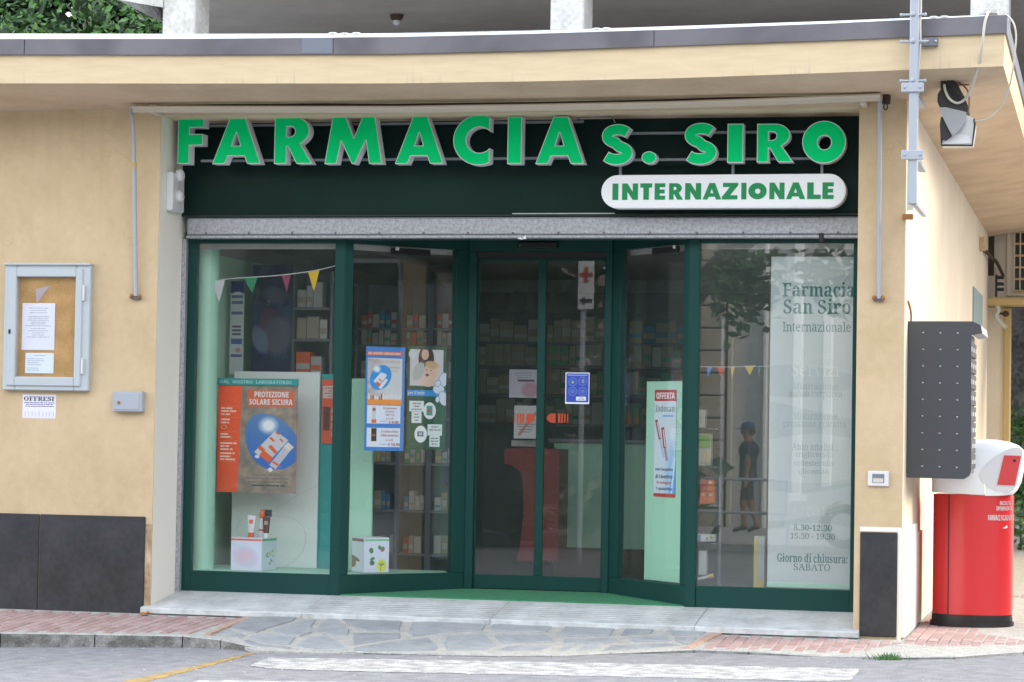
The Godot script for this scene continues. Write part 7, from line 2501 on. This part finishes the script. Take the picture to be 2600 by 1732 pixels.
# ---------------------------------------------------------------- a passer-by, mirrored in the right window
func walker(gy: float) -> void:
	var at := Vector3(-2.095, gy + 0.06, 24.5)
	var t := thing("person", "person in a blue cap, dark shirt and shorts walking across the street", "person", at)
	# joints with radii; the figure faces left as seen from the shop
	var J := {"hip": [Vector3(0, 0.92, 0), 0.135], "waist": [Vector3(0, 1.08, 0), 0.13], "chest": [Vector3(0.01, 1.32, 0), 0.15], "neck": [Vector3(0, 1.47, 0), 0.055], "head": [Vector3(-0.02, 1.62, 0), 0.10],
		"sl": [Vector3(0.0, 1.40, 0.17), 0.065], "el": [Vector3(0.06, 1.13, 0.24), 0.045], "wl": [Vector3(-0.06, 0.90, 0.25), 0.032],
		"sr": [Vector3(0.0, 1.40, -0.17), 0.065], "er": [Vector3(0.03, 1.12, -0.24), 0.045], "wr": [Vector3(0.0, 0.88, -0.24), 0.032],
		"hl": [Vector3(0, 0.88, 0.09), 0.10], "kl": [Vector3(-0.08, 0.50, 0.10), 0.06], "al": [Vector3(-0.06, 0.09, 0.10), 0.042], "tl": [Vector3(-0.22, 0.04, 0.11), 0.034],
		"hr": [Vector3(0, 0.88, -0.09), 0.10], "kr": [Vector3(0.06, 0.50, -0.10), 0.06], "ar": [Vector3(0.18, 0.12, -0.10), 0.042], "tr": [Vector3(0.04, 0.05, -0.11), 0.034]}
	var bones := [["hip", "waist"], ["waist", "chest"], ["chest", "neck"], ["neck", "head"], ["sl", "el"], ["el", "wl"], ["sr", "er"], ["er", "wr"], ["chest", "sl"], ["chest", "sr"], ["hip", "hl"], ["hl", "kl"], ["kl", "al"], ["al", "tl"], ["hip", "hr"], ["hr", "kr"], ["kr", "ar"], ["ar", "tr"]]
	var bl := []
	for b in bones:
		bl.append([J[b[0]][0], J[b[1]][0], J[b[0]][1], J[b[1]][1]])
	# five fingers per hand and a nose
	for s in ["wl", "wr"]:
		var w: Vector3 = J[s][0]
		for k in 5:
			var spread: float = (k - 2) * 0.016
			bl.append([w, w + Vector3(-0.01 + spread, -0.15 if k < 4 else -0.08, 0.0 if k < 4 else 0.03), 0.026, 0.010])
	bl.append([Vector3(-0.10, 1.61, 0), Vector3(-0.13, 1.60, 0), 0.024, 0.016])
	var cell := 0.022
	var lo := Vector3(-0.36, -0.02, -0.36)
	var n := Vector3i(31, 84, 33)
	var f := PackedFloat32Array()
	f.resize(n.x * n.y * n.z)
	f.fill(1.0)
	for b in bl:
		var R: float = maxf(b[2], b[3]) + 0.08
		var mn: Vector3 = (b[0].min(b[1]) - Vector3.ONE * R - lo) / cell
		var mx: Vector3 = (b[0].max(b[1]) + Vector3.ONE * R - lo) / cell
		var d: Vector3 = b[1] - b[0]
		var dd := maxf(d.length_squared(), 1e-9)
		for x in range(maxi(0, int(mn.x)), mini(n.x, int(mx.x) + 1)):
			for y in range(maxi(0, int(mn.y)), mini(n.y, int(mx.y) + 1)):
				for z in range(maxi(0, int(mn.z)), mini(n.z, int(mx.z) + 1)):
					var p := lo + Vector3(x, y, z) * cell
					var u := clampf((p - b[0]).dot(d) / dd, 0.0, 1.0)
					var v: float = p.distance_to(b[0] + d * u) - lerpf(b[2], b[3], u)
					var i := (x * n.y + y) * n.z + z
					var k := 0.035
					var h := clampf(0.5 + 0.5 * (f[i] - v) / k, 0.0, 1.0)
					f[i] = lerpf(f[i], v, h) - k * h * (1.0 - h)
	var ids := {}
	var verts := []
	for x in n.x - 1:
		for y in n.y - 1:
			for z in n.z - 1:
				var sum := Vector3.ZERO
				var c := 0
				for e in [[0, 0, 0, 1, 0, 0], [0, 0, 0, 0, 1, 0], [0, 0, 0, 0, 0, 1], [1, 0, 0, 1, 1, 0], [1, 0, 0, 1, 0, 1], [0, 1, 0, 1, 1, 0], [0, 1, 0, 0, 1, 1], [0, 0, 1, 1, 0, 1], [0, 0, 1, 0, 1, 1], [1, 1, 0, 1, 1, 1], [1, 0, 1, 1, 1, 1], [0, 1, 1, 1, 1, 1]]:
					var a := f[((x + e[0]) * n.y + y + e[1]) * n.z + z + e[2]]
					var b := f[((x + e[3]) * n.y + y + e[4]) * n.z + z + e[5]]
					if (a < 0) != (b < 0):
						sum += Vector3(x + e[0], y + e[1], z + e[2]).lerp(Vector3(x + e[3], y + e[4], z + e[5]), a / (a - b))
						c += 1
				if c:
					ids[Vector3i(x, y, z)] = verts.size()
					verts.append(at + lo + sum / c * cell)
	var skin := mat("skin", Color(0.42, 0.24, 0.16), 0.6)
	var st := mb()
	st.set_smooth_group(0)
	for x in range(1, n.x - 1):
		for y in range(1, n.y - 1):
			for z in range(1, n.z - 1):
				var a := f[(x * n.y + y) * n.z + z]
				for ax in 3:
					var o: Vector3i = Vector3i(1, 0, 0) if ax == 0 else Vector3i(0, 1, 0) if ax == 1 else Vector3i(0, 0, 1)
					var b := f[((x + o.x) * n.y + y + o.y) * n.z + z + o.z]
					if (a < 0) == (b < 0):
						continue
					var u := Vector3i(0, 1, 0) if ax == 0 else Vector3i(0, 0, 1) if ax == 1 else Vector3i(1, 0, 0)
					var v := Vector3i(0, 0, 1) if ax == 0 else Vector3i(1, 0, 0) if ax == 1 else Vector3i(0, 1, 0)
					var p := Vector3i(x, y, z)
					var q := [p - u - v, p - v, p, p - u]
					if not (ids.has(q[0]) and ids.has(q[1]) and ids.has(q[2]) and ids.has(q[3])):
						continue
					if a < 0:
						q.reverse()
					for k in [0, 1, 2, 0, 2, 3]:
						st.set_color(Color(0.02, 0.03, 0.05) if verts[ids[q[k]]].y - at.y > 0.95 and verts[ids[q[k]]].y - at.y < 1.46 and absf(verts[ids[q[k]]].z - at.z) < 0.26 and verts[ids[q[k]]].y - at.y > 1.12 - 0.6 * float(absf(verts[ids[q[k]]].z - at.z) < 0.19) else Color(0.03, 0.03, 0.03) if verts[ids[q[k]]].y - at.y > 0.52 and verts[ids[q[k]]].y - at.y <= 0.95 and absf(verts[ids[q[k]]].z - at.z) < 0.2 else Color(0.02, 0.02, 0.02) if verts[ids[q[k]]].y - at.y < 0.12 else Color(0.28, 0.15, 0.10))
						st.add_vertex(verts[ids[q[k]]])
	st.generate_normals()
	var bm := mat("person_surface", Color(1, 1, 1), 0.7)
	bm.vertex_color_use_as_albedo = true
	part("body", st, bm, t)
	# hair, cap with a peak, eyes and mouth
	st = mb()
	lathe(st, [Vector2(0.108, 0.0), Vector2(0.110, 0.05), Vector2(0.085, 0.10), Vector2(0.0, 0.125)], Transform3D(Basis.IDENTITY, at + Vector3(-0.01, 1.645, 0)), 16)
	box(st, at + Vector3(-0.21, 1.645, -0.07), at + Vector3(-0.08, 1.66, 0.07), 0.006)
	part("cap", st, mat("cap_blue", Color(0.02, 0.06, 0.17), 0.8), t)
	st = mb()
	ball(st, at + Vector3(0.03, 1.61, 0), Vector3(0.088, 0.07, 0.098), 10)
	part("hair", st, M.brown_dark, t)
	for s in [-1.0, 1.0]:
		st = mb()
		ball(st, at + Vector3(-0.108, 1.625, s * 0.035), Vector3(0.012, 0.010, 0.015), 8)
		part("eye", st, M.ink, t)
	part("mouth", boxes(at + Vector3(-0.118, 1.55, -0.025), at + Vector3(-0.10, 1.558, 0.025)), M.carton_red, t)


# ---------------------------------------------------------------- a small hatchback parked across the street, mirrored in the right window
func parked_car(gy: float) -> void:
	var x0: float = -0.728
	var z := 18.2
	var y := road_y(4.0, z)
	var t := thing("parked_car", "silver hatchback parked across the street beside the pale house", "car", Vector3(x0 + 2.0, y, z + 0.8))
	var paint := mat("car_paint", Color(0.50, 0.53, 0.56), 0.25, 0.3)
	var side := [Vector2(0.0, 0.32), Vector2(0.06, 0.62), Vector2(0.30, 0.78), Vector2(0.95, 0.90), Vector2(1.55, 1.36), Vector2(1.85, 1.45), Vector2(3.0, 1.44), Vector2(3.55, 1.08), Vector2(3.82, 0.92), Vector2(3.88, 0.40), Vector2(3.80, 0.26)]
	side += arc(3.08, 0.30, 0.34, 0.34, -5, 185, 10)
	side += arc(0.78, 0.30, 0.34, 0.34, -5, 185, 10)
	var st := mb()
	prism(st, side.map(func(v: Vector2) -> Vector2: return v + Vector2(x0, y)), z + 0.04, z + 1.60)
	var body := part("body", st, paint, t)
	for w in [[Vector2(1.12, 0.95), Vector2(1.60, 1.33), Vector2(2.20, 1.36), Vector2(2.20, 0.95)], [Vector2(2.26, 0.95), Vector2(2.26, 1.36), Vector2(2.95, 1.35), Vector2(3.36, 1.05), Vector2(3.36, 0.95)]]:
		st = mb()
		prism(st, w.map(func(v: Vector2) -> Vector2: return v + Vector2(x0, y)), z + 0.02, z + 0.045)
		part("side_window", st, M.black_gloss, body)
	for dx in [1.12, 2.23]:
		part("door_handle", boxes(Vector3(x0 + dx + 0.85, y + 0.84, z + 0.015), Vector3(x0 + dx + 1.02, y + 0.87, z + 0.045), 0.004), paint, body)
	for cx in [0.78, 3.08]:
		var xf := Transform3D(Basis(Vector3.RIGHT, -PI / 2), Vector3(x0 + cx, y + 0.30, z + 0.02))
		st = mb()
		lathe(st, [Vector2(0.17, 0.0), Vector2(0.29, 0.0), Vector2(0.30, -0.03), Vector2(0.30, -0.18)], xf, 20)
		var wh := part("wheel", st, M.black, t)
		st = mb()
		lathe(st, [Vector2(0.0, 0.005), Vector2(0.18, 0.0)], xf, 16)
		part("rim", st, M.aluminium, wh)
	part("headlight", boxes(Vector3(x0 + 0.03, y + 0.60, z + 0.03), Vector3(x0 + 0.30, y + 0.72, z + 0.30), 0.02), M.white_plastic, t)
	part("tail_light", boxes(Vector3(x0 + 3.72, y + 0.74, z + 0.03), Vector3(x0 + 3.87, y + 0.98, z + 0.20), 0.02), M.bin_red, t)
